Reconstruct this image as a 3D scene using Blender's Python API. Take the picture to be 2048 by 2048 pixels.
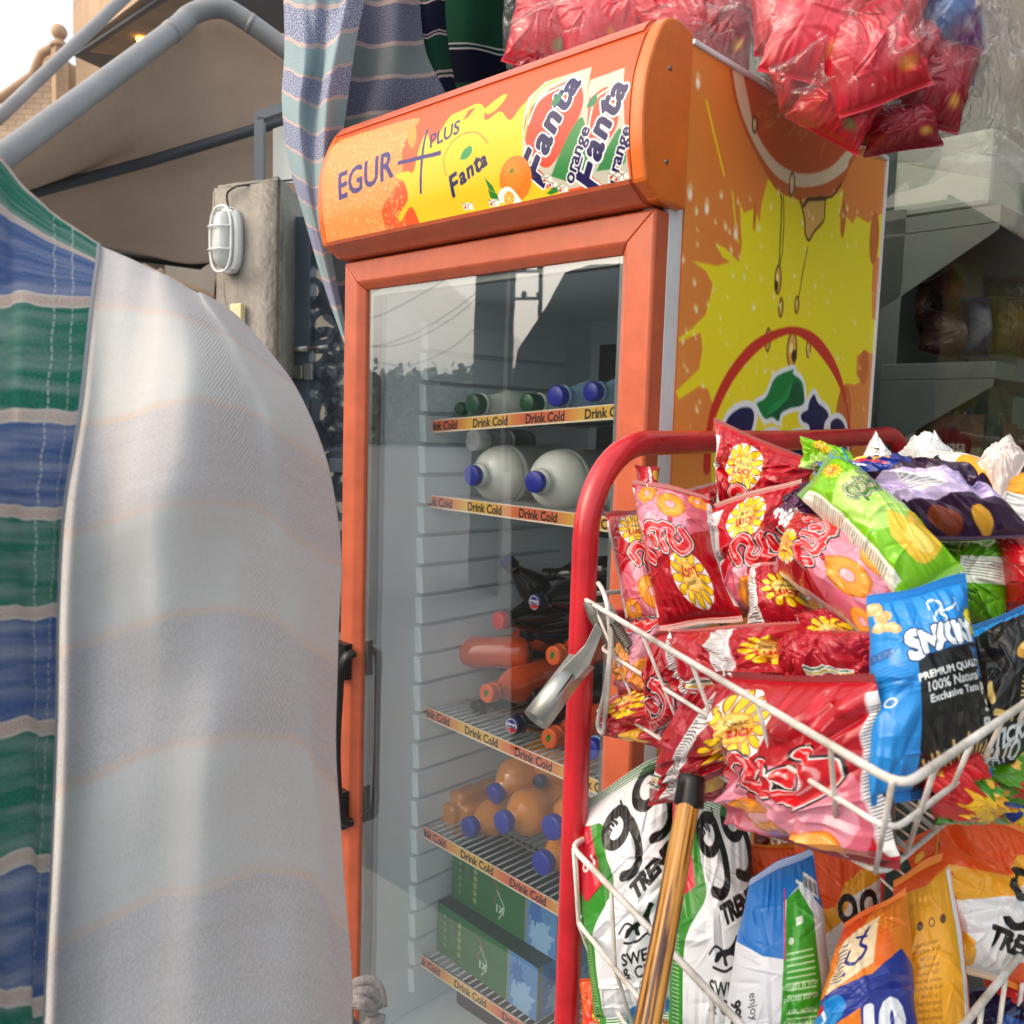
import bpy, bmesh, math, random
import numpy as np
from mathutils import Vector, Matrix
S = bpy.context.scene
COL = S.collection
for o in list(bpy.data.objects): bpy.data.objects.remove(o)

# ------------------------------------------------------------------ camera
F, YAW, PIT, ROL = 1780.05, -.7658, -.0963, .031
CP = np.array([.6698, -.9986, 1.4183])
fw = np.array([math.cos(PIT)*math.sin(YAW), math.cos(PIT)*math.cos(YAW), math.sin(PIT)])
_rt = np.array([math.cos(YAW), -math.sin(YAW), 0]); _up = np.cross(_rt, fw)
rr = _rt*math.cos(ROL)+_up*math.sin(ROL); uu = -_rt*math.sin(ROL)+_up*math.cos(ROL)
def ray(x, y): return fw+rr*(x-1024)/F+uu*(1024-y)/F
def at(x, y, d): return CP+d*ray(x, y)                 # point d metres in front of the lens
def pl(x, y, ax, v):                                   # point on the world plane axis = v
    r = ray(x, y); return CP+r*(v-CP[ax])/r[ax]
cd = bpy.data.cameras.new('camera'); cam = bpy.data.objects.new('camera', cd); COL.objects.link(cam)
cd.sensor_width = 36; cd.lens = 36*F/2048; cd.clip_start = .02; cd.clip_end = 500
cam.matrix_world = Matrix([[rr[i], uu[i], -fw[i], CP[i]] for i in range(3)]+[[0, 0, 0, 1]])
cd.dof.use_dof = True; cd.dof.focus_distance = 1.15; cd.dof.aperture_fstop = 11
S.camera = cam
S.render.resolution_x = S.render.resolution_y = 1024
# ------------------------------------------------------------------ sky and sun
SUN_EL, SUN_ROT = math.radians(36), math.radians(200)
w = bpy.data.worlds.new("World"); S.world = w; w.use_nodes = True
nt = w.node_tree; bg = nt.nodes['Background']
sky = nt.nodes.new('ShaderNodeTexSky'); sky.sky_type = 'NISHITA'; sky.sun_disc = False
sky.sun_elevation = SUN_EL; sky.sun_rotation = SUN_ROT; sky.air_density = .9; sky.dust_density = 8.0; sky.ozone_density = .3
hz = nt.nodes.new('ShaderNodeMix'); hz.data_type = 'RGBA'; hz.blend_type = 'ADD'; hz.inputs['Factor'].default_value = 1   # thin bright high cloud over the clear sky
hz.inputs['B'].default_value = (5.7, 6.3, 6.8, 1); nt.links.new(sky.outputs[0], hz.inputs['A']); nt.links.new(hz.outputs['Result'], bg.inputs[0]); bg.inputs[1].default_value = .11
sl = bpy.data.lights.new('sun', 'SUN'); sl.energy = .5; sl.angle = math.radians(75); sl.color = (1, .98, .95)
so = bpy.data.objects.new('sun', sl); COL.objects.link(so)
sd = Vector((math.sin(SUN_ROT)*math.cos(SUN_EL), math.cos(SUN_ROT)*math.cos(SUN_EL), math.sin(SUN_EL)))
so.rotation_euler = sd.to_track_quat('Z', 'Y').to_euler()
S.view_settings.view_transform = 'Standard'; S.view_settings.look = 'None'
S.view_settings.exposure = .34
S.view_settings.use_white_balance = True; S.view_settings.white_balance_temperature = 6850; S.view_settings.white_balance_tint = 10; S.view_settings.gamma = 1
S.render.engine = 'CYCLES'
S.cycles.max_bounces = 8; S.cycles.transparent_max_bounces = 24

# ------------------------------------------------------------------ helpers
rnd = random.Random(7)
def tag(o, label=None, cat=None, group=None, kind=None):
    for k, v in (('label', label), ('category', cat), ('group', group), ('kind', kind)):
        if v: o[k] = v
    return o
def empty(name, loc=(0, 0, 0), **k):
    o = bpy.data.objects.new(name, None); o.location = tuple(loc); o.empty_display_size = .02; COL.objects.link(o)
    return tag(o, **k)
def link(name, me, mats=(), parent=None, smooth=True):
    o = bpy.data.objects.new(name, me); COL.objects.link(o)
    for m in (mats if isinstance(mats, (list, tuple)) else [mats]): me.materials.append(m)
    if smooth and len(me.polygons): me.polygons.foreach_set('use_smooth', [True]*len(me.polygons))
    if parent is not None:
        o.parent = parent; o.matrix_parent_inverse = Matrix.Translation(-Vector(parent.location))
    return o
class MB:
    """collects shapes (with a material slot each) and links them as one mesh"""
    def __init__(s): s.v = []; s.f = []; s.mi = []; s.sm = []
    def add(s, vs, fs, mi=0, sm=False):
        b = len(s.v); s.v += [tuple(map(float, q)) for q in vs]; s.f += [tuple(i+b for i in q) for q in fs]
        s.mi += [mi]*len(fs); s.sm += [sm]*len(fs); return s
    def hexa(s, p, mi=0):   # p: 4 bottom, 4 top
        return s.add(p, [(3, 2, 1, 0), (4, 5, 6, 7), (0, 1, 5, 4), (1, 2, 6, 5), (2, 3, 7, 6), (3, 0, 4, 7)], mi)
    def box(s, a, b, mi=0):
        x0, y0, z0 = a; x1, y1, z1 = b
        return s.hexa([(x0, y0, z0), (x1, y0, z0), (x1, y1, z0), (x0, y1, z0), (x0, y0, z1), (x1, y0, z1), (x1, y1, z1), (x0, y1, z1)], mi)
    def prism(s, pts, vec, mi=0, sm=False):
        n = len(pts); pts = [np.array(p, float) for p in pts]; q = [p+np.array(vec) for p in pts]
        s.add(pts+q, [tuple(range(n))[::-1], tuple(range(n, 2*n))]+[(i, (i+1) % n, n+(i+1) % n, n+i) for i in range(n)], mi, sm); return s
    def tube(s, path, r, seg=10, mi=0, closed=False, flat=1.0):
        path = [np.array(p, float) for p in path]; n = len(path); rs = r if isinstance(r, (list, tuple)) else [r]*n
        t0 = None; vs = []
        for i, p in enumerate(path):
            a = path[i-1] if (i or closed) else p; b = path[(i+1) % n] if (i < n-1 or closed) else p
            t = b-a; t /= (np.linalg.norm(t)+1e-12)
            if t0 is None:
                u = np.cross(t, (0, 0, 1)); u = np.cross(t, (1, 0, 0)) if np.linalg.norm(u) < .1 else u
            else: u = u-t*(u@t)
            u /= np.linalg.norm(u); v = np.cross(t, u); t0 = t
            for k in range(seg):
                an = 2*math.pi*k/seg; vs.append(p+rs[i]*(u*math.cos(an)+v*math.sin(an)*flat))
        fs = [(i*seg+k, i*seg+(k+1) % seg, ((i+1) % n)*seg+(k+1) % seg, ((i+1) % n)*seg+k) for i in range(n if closed else n-1) for k in range(seg)]
        if not closed: fs += [tuple(range(seg))[::-1], tuple(range((n-1)*seg, n*seg))]
        return s.add(vs, fs, mi, True)
    def lathe(s, prof, o, ax, seg=24, mi=0, sq=1.0):   # prof: (dist along axis, radius)
        ax = np.array(ax, float); ax /= np.linalg.norm(ax); u = np.cross(ax, (0, 0, 1))
        if np.linalg.norm(u) < .1: u = np.cross(ax, (1, 0, 0))
        u /= np.linalg.norm(u); v = np.cross(u, ax); o = np.array(o, float); vs = []
        for d, r in prof:
            for k in range(seg):
                an = 2*math.pi*k/seg; vs.append(o+ax*d+r*(u*math.cos(an)+v*math.sin(an)*sq))
        n = len(prof)
        fs = [(i*seg+k, i*seg+(k+1) % seg, (i+1)*seg+(k+1) % seg, (i+1)*seg+k) for i in range(n-1) for k in range(seg)]
        fs += [tuple(range(seg))[::-1], tuple(range((n-1)*seg, n*seg))]
        return s.add(vs, fs, mi, True)
    def build(s, name, mats, parent=None, bevel=0, fix=True):
        me = bpy.data.meshes.new(name); me.from_pydata(s.v, [], s.f)
        o = link(name, me, mats, parent, smooth=False)
        me.polygons.foreach_set('material_index', s.mi); me.polygons.foreach_set('use_smooth', s.sm)
        if fix:
            bm = bmesh.new(); bm.from_mesh(me); bmesh.ops.recalc_face_normals(bm, faces=bm.faces); bm.to_mesh(me); bm.free()
        if bevel:
            b = o.modifiers.new('bevel', 'BEVEL'); b.width = bevel; b.segments = 2; b.limit_method = 'ANGLE'; b.angle_limit = .6
        me.update(); return o
def cat(pts, n):      # Catmull-Rom through pts (k,d) -> n samples
    P = np.array(pts, float); k = len(P); P2 = np.vstack([2*P[0]-P[1], P, 2*P[-1]-P[-2]]); out = []
    for t in np.linspace(0, k-1, n):
        i = min(int(t), k-2); f = t-i; a, b, c, d = P2[i:i+4]
        out.append(.5*((2*b)+(c-a)*f+(2*a-5*b+4*c-d)*f*f+(3*b-a-3*c+d)*f**3))
    return np.array(out)
def cat2(G, nv, nu):  # grid (r,c,3) -> (nv,nu,3)
    G = np.array(G, float); A = np.stack([cat(G[r], nu) for r in range(len(G))]); return np.stack([cat(A[:, c], nv) for c in range(nu)], 1)

# ---------------------------- materials
def new_mat(name):
    m = bpy.data.materials.new(name); m.use_nodes = True; t = m.node_tree
    return m, t, t.nodes['Principled BSDF']
def sr(c):
    return tuple(((x/12.92) if x <= .04045 else ((x+.055)/1.055)**2.4) for x in c)+(1,)
def mat(name, c, rough=.5, metal=0, spec=.5, coat=0, var=0, vs=8, bump=0, bs=60, alpha=None, dirt=None, emis=None, trans=0, sub=0, chip=None):
    m, t, p = new_mat(name); N = t.nodes; L = t.links; c4 = sr(c)
    p.inputs['Base Color'].default_value = c4; p.inputs['Roughness'].default_value = rough; p.inputs['Metallic'].default_value = metal
    p.inputs['Specular IOR Level'].default_value = spec; p.inputs['Coat Weight'].default_value = coat; p.inputs['Coat Roughness'].default_value = .08
    p.inputs['Transmission Weight'].default_value = trans
    if sub: p.inputs['Subsurface Weight'].default_value = sub; p.inputs['Subsurface Scale'].default_value = .02
    tc = N.new('ShaderNodeTexCoord')
    if var:
        n = N.new('ShaderNodeTexNoise'); n.inputs['Scale'].default_value = vs; n.inputs['Detail'].default_value = 8; n.inputs['Roughness'].default_value = .65
        L.new(tc.outputs['Object'], n.inputs['Vector'])
        r = N.new('ShaderNodeValToRGB'); r.color_ramp.elements[0].position = .3; r.color_ramp.elements[1].position = .72
        d = dirt or tuple(x*(1-var) for x in c)
        r.color_ramp.elements[0].color = sr(d); r.color_ramp.elements[1].color = sr(tuple(min(1, x*(1+var*.35)) for x in c))
        L.new(n.outputs['Fac'], r.inputs[0]); L.new(r.outputs[0], p.inputs['Base Color'])
        mr = N.new('ShaderNodeMapRange'); mr.inputs[3].default_value = max(0, rough-.08); mr.inputs[4].default_value = min(1, rough+.12)
        L.new(n.outputs['Fac'], mr.inputs[0]); L.new(mr.outputs[0], p.inputs['Roughness'])
    if bump:
        n2 = N.new('ShaderNodeTexNoise'); n2.inputs['Scale'].default_value = bs; n2.inputs['Detail'].default_value = 6
        L.new(tc.outputs['Object'], n2.inputs['Vector'])
        b = N.new('ShaderNodeBump'); b.inputs['Strength'].default_value = bump; b.inputs['Distance'].default_value = .01
        L.new(n2.outputs['Fac'], b.inputs['Height']); L.new(b.outputs[0], p.inputs['Normal'])
    if chip:
        cn = N.new('ShaderNodeTexNoise'); cn.inputs['Scale'].default_value = chip[0]; cn.inputs['Detail'].default_value = 5; cn.inputs['Roughness'].default_value = .7; L.new(tc.outputs['Object'], cn.inputs['Vector'])
        c2 = N.new('ShaderNodeMapRange'); c2.inputs[1].default_value = chip[1]; c2.inputs[2].default_value = chip[1]+.02; L.new(cn.outputs['Fac'], c2.inputs[0])
        cm = N.new('ShaderNodeMix'); cm.data_type = 'RGBA'; L.new(c2.outputs[0], cm.inputs['Factor']); cm.inputs['B'].default_value = sr(chip[2])
        if p.inputs['Base Color'].links: L.new(p.inputs['Base Color'].links[0].from_socket, cm.inputs['A'])
        else: cm.inputs['A'].default_value = c4
        L.new(cm.outputs['Result'], p.inputs['Base Color'])
    if emis: p.inputs['Emission Color'].default_value = sr(emis[0]); p.inputs['Emission Strength'].default_value = emis[1]
    return m
def artmat(name, rough=.3, coat=.5, spec=.5, bump=0, bs=400, metal=0):
    m, t, p = new_mat(name); N = t.nodes; L = t.links
    a = N.new('ShaderNodeAttribute'); a.attribute_name = 'Col'
    L.new(a.outputs['Color'], p.inputs['Base Color']); p.inputs['Roughness'].default_value = rough
    p.inputs['Coat Weight'].default_value = coat; p.inputs['Coat Roughness'].default_value = .07; p.inputs['Specular IOR Level'].default_value = spec
    p.inputs['Metallic'].default_value = metal
    if bump:
        tc = N.new('ShaderNodeTexCoord'); n2 = N.new('ShaderNodeTexNoise'); n2.inputs['Scale'].default_value = bs; n2.inputs['Detail'].default_value = 3
        L.new(tc.outputs['Object'], n2.inputs['Vector']); b = N.new('ShaderNodeBump'); b.inputs['Strength'].default_value = bump; b.inputs['Distance'].default_value = .004
        L.new(n2.outputs['Fac'], b.inputs['Height']); L.new(b.outputs[0], p.inputs['Normal'])
    return m
def glassmat(name, tint=(1, 1, 1), ior=1.5, gain=1.0, rough=0.0, base=0.0, bump=0, bs=30, veil=0):
    m, t, p = new_mat(name); N = t.nodes; L = t.links; N.remove(p)
    out = N['Material Output']; tr = N.new('ShaderNodeBsdfTransparent'); tr.inputs[0].default_value = tint+(1,)
    g = N.new('ShaderNodeBsdfGlossy'); g.inputs['Roughness'].default_value = rough
    fr = N.new('ShaderNodeFresnel'); fr.inputs[0].default_value = ior
    ma = N.new('ShaderNodeMath'); ma.operation = 'MULTIPLY_ADD'; ma.inputs[1].default_value = gain; ma.inputs[2].default_value = base; ma.use_clamp = True
    mx = N.new('ShaderNodeMixShader'); L.new(fr.outputs[0], ma.inputs[0])
    ge = N.new('ShaderNodeNewGeometry'); m2 = N.new('ShaderNodeMath'); m2.operation = 'SUBTRACT'; m2.inputs[0].default_value = 1; L.new(ge.outputs['Backfacing'], m2.inputs[1])
    m3 = N.new('ShaderNodeMath'); m3.operation = 'MULTIPLY'; L.new(ma.outputs[0], m3.inputs[0]); L.new(m2.outputs[0], m3.inputs[1]); L.new(m3.outputs[0], mx.inputs[0])
    tro = tr.outputs[0]
    if veil:
        df = N.new('ShaderNodeBsdfDiffuse'); df.inputs[0].default_value = (.8, .8, .8, 1); mv = N.new('ShaderNodeMixShader'); mv.inputs[0].default_value = veil
        L.new(tro, mv.inputs[1]); L.new(df.outputs[0], mv.inputs[2]); tro = mv.outputs[0]
    L.new(tro, mx.inputs[1]); L.new(g.outputs[0], mx.inputs[2]); L.new(mx.outputs[0], out.inputs[0])
    if bump:
        tc = N.new('ShaderNodeTexCoord'); n2 = N.new('ShaderNodeTexNoise'); n2.inputs['Scale'].default_value = bs; n2.inputs['Detail'].default_value = 5
        L.new(tc.outputs['Object'], n2.inputs['Vector']); b = N.new('ShaderNodeBump'); b.inputs['Strength'].default_value = bump; b.inputs['Distance'].default_value = .02
        L.new(n2.outputs['Fac'], b.inputs['Height']); L.new(b.outputs[0], g.inputs['Normal'])
    return m

# ---------------------------- painter: printed artwork rasterised to vertex colours
_tc = {}
def text_tris(s):
    if s in _tc: return _tc[s]
    cu = bpy.data.curves.new('t', 'FONT'); cu.body = s; cu.resolution_u = 3; cu.align_x = 'CENTER'
    ob = bpy.data.objects.new('t', cu); COL.objects.link(ob)
    me = ob.evaluated_get(bpy.context.evaluated_depsgraph_get()).to_mesh(); me.calc_loop_triangles()
    V = np.array([v.co[:2] for v in me.vertices]) if len(me.vertices) else np.zeros((0, 2))
    T = [tuple(t.vertices) for t in me.loop_triangles]
    if len(V): V[:, 1] -= .35; V[:, 0] -= (V[:, 0].max()+V[:, 0].min())/2
    bpy.data.objects.remove(ob); bpy.data.curves.remove(cu); _tc[s] = (V, T); return _tc[s]
class Art:
    """canvas in its own units: x right 0..w, y down 0..h; px per unit = k"""
    def __init__(s, w, h, k, bgc, fn=None):
        s.w, s.h, s.k = w, h, k; s.W, s.H = int(w*k), int(h*k); s.fn = fn
        s.a = np.empty((s.H, s.W, 3)); s.a[:] = bgc
    def q(s, pts):
        if s.fn: pts = [s.fn(*p) for p in pts]
        return np.array(pts, float)*s.k
    def _bb(s, P, m):
        x0, y0 = np.floor(P.min(0)-m).astype(int); x1, y1 = np.ceil(P.max(0)+m).astype(int)
        x0 = max(0, x0); y0 = max(0, y0); x1 = min(s.W, x1+1); y1 = min(s.H, y1+1)
        if x1 <= x0 or y1 <= y0: return None
        Y, X = np.mgrid[y0:y1, x0:x1]; return x0, y0, x1, y1, X+.5, Y+.5
    def put(s, bb, al, c):
        x0, y0, x1, y1 = bb[:4]; r = s.a[y0:y1, x0:x1]; r += (np.array(c)-r)*np.clip(al, 0, 1)[..., None]
    def _inside(s, P, X, Y):
        ins = np.zeros(X.shape, bool); n = len(P)
        for i in range(n):
            xa, ya = P[i]; xb, yb = P[(i+1) % n]
            if ya == yb: continue
            c = ((ya > Y) != (yb > Y)) & (X < (xb-xa)*(Y-ya)/(yb-ya)+xa); ins ^= c
        return ins
    def _dist(s, P, X, Y, closed):
        D = np.full(X.shape, 1e9); n = len(P)
        for i in range(n if closed else n-1):
            a = P[i]; d = P[(i+1) % n]-a; L = d@d+1e-9; t = np.clip(((X-a[0])*d[0]+(Y-a[1])*d[1])/L, 0, 1)
            D = np.minimum(D, np.hypot(X-a[0]-t*d[0], Y-a[1]-t*d[1]))
        return D
    def poly(s, pts, c, smooth=0, grow=0, al=1, raw=False):
        P = np.array(pts, float)*s.k if raw else s.q(pts)
        if smooth: P = cat(np.vstack([P, P[:1]]), smooth)[:-1]
        g = grow*s.k; bb = s._bb(P, g+2)
        if bb is None: return s
        ins = s._inside(P, bb[4], bb[5]); d = s._dist(P, bb[4], bb[5], True); sd_ = np.where(ins, -d, d)-g
        s.put(bb, np.clip(.5-sd_, 0, 1)*al, c); return s
    def line(s, pts, wd, c, smooth=0, al=1, raw=False):
        P = np.array(pts, float)*s.k if raw else s.q(pts)
        if smooth: P = cat(P, smooth)
        g = wd*s.k/2; bb = s._bb(P, g+2)
        if bb is None: return s
        s.put(bb, np.clip(.5-(s._dist(P, bb[4], bb[5], False)-g), 0, 1)*al, c); return s
    def ell(s, cx, cy, rx, ry, c, rot=0, al=1, soft=0):
        P = s.q([(cx, cy)])[0]; rx *= s.k; ry *= s.k; R = max(rx, ry); bb = s._bb(P[None], R+2)
        if bb is None: return s
        X = bb[4]-P[0]; Y = bb[5]-P[1]; ca, sa = math.cos(rot), math.sin(rot); x = (X*ca+Y*sa)/rx; y = (-X*sa+Y*ca)/ry
        d = (np.hypot(x, y)-1)*min(rx, ry); s.put(bb, np.clip(.5-d/(1+soft*s.k), 0, 1)*al, c); return s
    def text(s, t, cx, cy, size, c, rot=0, bold=0, sx=1, shear=0, out=None, ow=0, flip=1):
        V, T = text_tris(t)
        if not len(V): return s
        X = V[:, 0]*sx+V[:, 1]*shear; Y = -V[:, 1]; ca, sa = math.cos(rot), math.sin(rot)
        P0 = s.q([(cx, cy)])[0]; P = np.stack([X*ca-Y*sa, X*sa+Y*ca], 1)*size*s.k*flip+P0
        m = (bold+ow)*s.k+2; bb = s._bb(P, m)
        if bb is None: return s
        ss = 2; M = np.zeros(((bb[3]-bb[1])*ss, (bb[2]-bb[0])*ss), bool)
        Q = (P-np.array([bb[0], bb[1]]))*ss
        for tr in T:
            a, b, d = Q[tr[0]], Q[tr[1]], Q[tr[2]]
            x0, y0 = np.floor(np.minimum(np.minimum(a, b), d)).astype(int); x1, y1 = np.ceil(np.maximum(np.maximum(a, b), d)).astype(int)
            x0 = max(x0, 0); y0 = max(y0, 0); x1 = min(x1+1, M.shape[1]); y1 = min(y1+1, M.shape[0])
            if x1 <= x0 or y1 <= y0: continue
            yy, xx = np.mgrid[y0:y1, x0:x1]+.5
            e = lambda p, r_: (r_[0]-p[0])*(yy-p[1])-(r_[1]-p[1])*(xx-p[0])
            e0, e1, e2 = e(a, b), e(b, d), e(d, a)
            M[y0:y1, x0:x1] |= ((e0 >= -.3) & (e1 >= -.3) & (e2 >= -.3)) | ((e0 <= .3) & (e1 <= .3) & (e2 <= .3))
        def dil(M, r):
            R = int(round(r*s.k*ss)); o = M.copy()
            for dy in range(-R, R+1):
                wx = int(math.sqrt(max(0, R*R-dy*dy)));
                if dy > 0: sh = np.zeros_like(M); sh[dy:] = M[:-dy]
                elif dy < 0: sh = np.zeros_like(M); sh[:dy] = M[-dy:]
                else: sh = M
                cs = np.cumsum(np.pad(sh, ((0, 0), (wx+1, wx))).astype(np.int32), 1)
                o |= (cs[:, 2*wx+1:]-cs[:, :-(2*wx+1)]) > 0 if wx else sh
            return o
        dn = lambda A: A.reshape(A.shape[0]//ss, ss, A.shape[1]//ss, ss).mean((1, 3))
        if out is not None: s.put(bb, dn(dil(M, bold+ow)), out)
        s.put(bb, dn(dil(M, bold) if bold else M), c); return s
    def splat(s, cx, cy, r, c, n=14, seed=1, var=.5, sq=1):
        R = random.Random(seed); pts = []
        for i in range(n*2):
            an = math.pi*i/n; q = r*(1+(var*R.random() if i % 2 else -var*.5*R.random())); pts.append((cx+q*math.cos(an), cy+q*math.sin(an)*sq))
        return s.poly(pts, c, smooth=n*8)
    def samp(s, X, Y):
        x = np.clip(np.asarray(X)*s.k-.5, 0, s.W-1.001); y = np.clip(np.asarray(Y)*s.k-.5, 0, s.H-1.001)
        i = x.astype(int); j = y.astype(int); fx = (x-i)[..., None]; fy = (y-j)[..., None]; a = s.a
        return a[j, i]*(1-fx)*(1-fy)+a[j, i+1]*fx*(1-fy)+a[j+1, i]*(1-fx)*fy+a[j+1, i+1]*fx*fy
def grid_mesh(name, surfs, uvs=None):
    """surfs: list of (P[nv,nu,3], colour[nv,nu,3] or None, material index)"""
    V = []; Fs = []; C = []; MI = []; UV = []; b = 0
    for P, c, mi in surfs:
        nv, nu = P.shape[:2]; V.append(P.reshape(-1, 3)); i = np.arange(nv*nu).reshape(nv, nu)+b
        q = np.stack([i[:-1, :-1], i[1:, :-1], i[1:, 1:], i[:-1, 1:]], -1).reshape(-1, 4); Fs.append(q); MI.append(np.full(len(q), mi))
        C.append(np.ones((nv*nu, 3))*.5 if c is None else np.asarray(c).reshape(-1, 3))
        uvv = np.stack(np.broadcast_arrays(np.linspace(0, 1, nu)[None, :], np.linspace(0, 1, nv)[:, None]), -1); UV.append(uvv.reshape(-1, 2)); b += nv*nu
    V = np.vstack(V).astype(np.float32); Fs = np.vstack(Fs).astype(np.int32); C = np.vstack(C); MI = np.concatenate(MI).astype(np.int32); UV = np.vstack(UV)
    me = bpy.data.meshes.new(name); me.vertices.add(len(V)); me.vertices.foreach_set('co', V.ravel())
    me.loops.add(Fs.size); me.loops.foreach_set('vertex_index', Fs.ravel()); me.polygons.add(len(Fs))
    me.polygons.foreach_set('loop_start', np.arange(0, Fs.size, 4, dtype=np.int32)); me.polygons.foreach_set('material_index', MI)
    me.update(calc_edges=True)
    at_ = me.color_attributes.new('Col', 'BYTE_COLOR', 'POINT'); at_.data.foreach_set('color_srgb', np.hstack([np.clip(C, 0, 1), np.ones((len(C), 1))]).astype(np.float32).ravel())
    ul = me.uv_layers.new(name='UVMap'); ul.data.foreach_set('uv', UV[Fs.ravel()].astype(np.float32).ravel())
    return me
def ring(pts): return [np.array(p) for p in pts]

# ------------------------------------------------------------------ common materials
M = dict(
 orange=mat('orange_plastic', (.76, .365, .235), .38, coat=.12, var=.10, vs=22, bump=.04, bs=90, chip=(34, .735, (.93, .62, .50))), orange2=mat('orange_cap', (.87, .43, .13), .36, coat=.15, var=.09, vs=18, bump=.04, bs=90),
 white=mat('white_enamel', (.84, .84, .85), .35, var=.06, vs=9), black=mat('black_plastic', (.03, .03, .035), .35),
 liner=mat('liner_plastic', (.90, .95, .97), .45, var=.05, vs=5), grey=mat('dark_back', (.25, .27, .28), .5, var=.15, vs=5),
 gasket=mat('gasket_rubber', (.12, .1, .1), .6), chrome=mat('galvanised_wire', (.72, .72, .72), .28, metal=.9),
 screw=mat('screw_steel', (.5, .5, .48), .3, metal=1), alu=mat('aluminium_lining', (.55, .57, .57), .4, metal=.6, var=.1),
 red=mat('red_paint', (.78, .12, .17), .28, coat=.35, var=.12, vs=14, dirt=(.6, .07, .1), chip=(55, .70, (.30, .14, .12))), wire=mat('white_coated_wire', (.88, .87, .86), .38, var=.15, vs=25, dirt=(.62, .58, .53), chip=(70, .67, (.42, .30, .22))),
 steel=mat('worn_steel', (.55, .54, .5), .33, metal=.85, var=.3, vs=35, bump=.1), steel2=mat('clean_steel', (.70, .70, .68), .36, metal=.9, var=.12, vs=25),
 print=artmat('printed_vinyl', .34, .12, .35), strip=artmat('printed_strip', .4, .1), foil=artmat('printed_foil_film', .3, .4, .4), matte=artmat('printed_matte_film', .42, .15), carton=artmat('printed_carton', .45, .1),
 concrete=mat('rough_concrete', (.60, .575, .54), .9, var=.2, vs=7, bump=.9, bs=45), plaster=mat('beige_plaster', (.70, .60, .50), .9, var=.1, vs=1, bump=.3, bs=9),
 stone=mat('beige_stone', (.74, .62, .51), .85, var=.14, vs=2.5, bump=.3, bs=12), soffit=mat('soffit', (.42, .42, .43), .8, var=.05),
 gate=mat('grey_gate_paint', (.33, .37, .41), .45, var=.12, vs=6), pole=mat('grey_pole_paint', (.56, .56, .57), .42, metal=.1, var=.1, vs=5), darkpole=mat('dark_pole_paint', (.27, .28, .31), .5, var=.1),
 canopy=mat('brown_canopy', (.76, .655, .58), .85, var=.08, vs=2.2, bump=.25, bs=25), dark=mat('dark_void', (.06, .055, .055), .9),
 cream=mat('cream_plastic', (.85, .80, .62), .4, var=.05), lampwhite=mat('lamp_white', (.86, .87, .88), .3, coat=.3),
 shelf=mat('grey_shelf_metal', (.52, .54, .54), .45, var=.08), wall=mat('pale_wall', (.62, .68, .65), .8, var=.04, vs=2),
)
FR = empty('beverage_fridge', (-.32, .3, 0), label='tall orange upright drinks fridge with glass door and printed orange drink adverts', cat='fridge')
W_, ZT, D_ = .655, 1.9125, .628
# --- printed side panel (world plane x = 0), drawn in metres: X = y, Y = ZT - z
def sp(zx, zy):       # crop pixel -> panel metres
    p = pl(1200+zx*.4451, zy*.4451, 0, 0.0); return (p[1], ZT-p[2])
cO, cY, cN = (.90, .56, .26), (.95, .87, .14), (.10, .08, .30)
A = Art(D_, 1.82, 620, cO, sp)
for k in range(60): A.ell(rnd.uniform(450, 1250), rnd.uniform(250, 1900), rnd.uniform(.04, .1), rnd.uniform(.04, .12), (.90, .50, .22), al=.25, soft=.05)
A.poly([(750, 790), (800, 850), (880, 880), (900, 920), (920, 885), (1010, 885), (1060, 860), (1090, 840), (1080, 920), (1068, 965), (1095, 950), (1130, 995), (1150, 960), (1200, 992), (1262, 950),
        (1275, 960), (1258, 1150), (1225, 1140), (1216, 1290), (1218, 1420), (1245, 1440), (1238, 1590), (1190, 1565), (1150, 1590), (1148, 1680), (1185, 1690), (1140, 1720), (1100, 1710), (1060, 1810), (1080, 1920), (1090, 2150), (1180, 2230), (1120, 2300), (1150, 2450), (1060, 2420), (1010, 2600), (950, 2460), (880, 2660), (830, 2480), (740, 2590), (700, 2440), (560, 2500), (600, 2380), (420, 2350), (500, 2250),
        (489, 1940), (500, 1800), (480, 1735), (440, 1722), (350, 1782), (335, 1745), (440, 1645), (455, 1560), (448, 1482), (350, 1522), (350, 1505), (405, 1465), (470, 1400), (490, 1320), (500, 1262), (470, 1205), (410, 1160),
        (475, 1172), (520, 1182), (580, 1165), (545, 1142), (510, 1078), (560, 1105), (620, 1165), (632, 1090), (628, 1000), (622, 895), (642, 945), (690, 925), (712, 985), (722, 900)], cY)
for x, y, rx, ry in ((1088, 975, .010, .030), (1228, 1060, .020, .045), (1180, 1640, .022, .030), (1090, 1850, .03, .05), (690, 960, .004, .02)): A.ell(x, y, rx, ry, (.80, .42, .17))
A.line([(473, 440), (510, 600), (553, 775)], .004, cY); A.line([(590, 850), (605, 1000), (615, 1075)], .004, cY)
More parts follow.
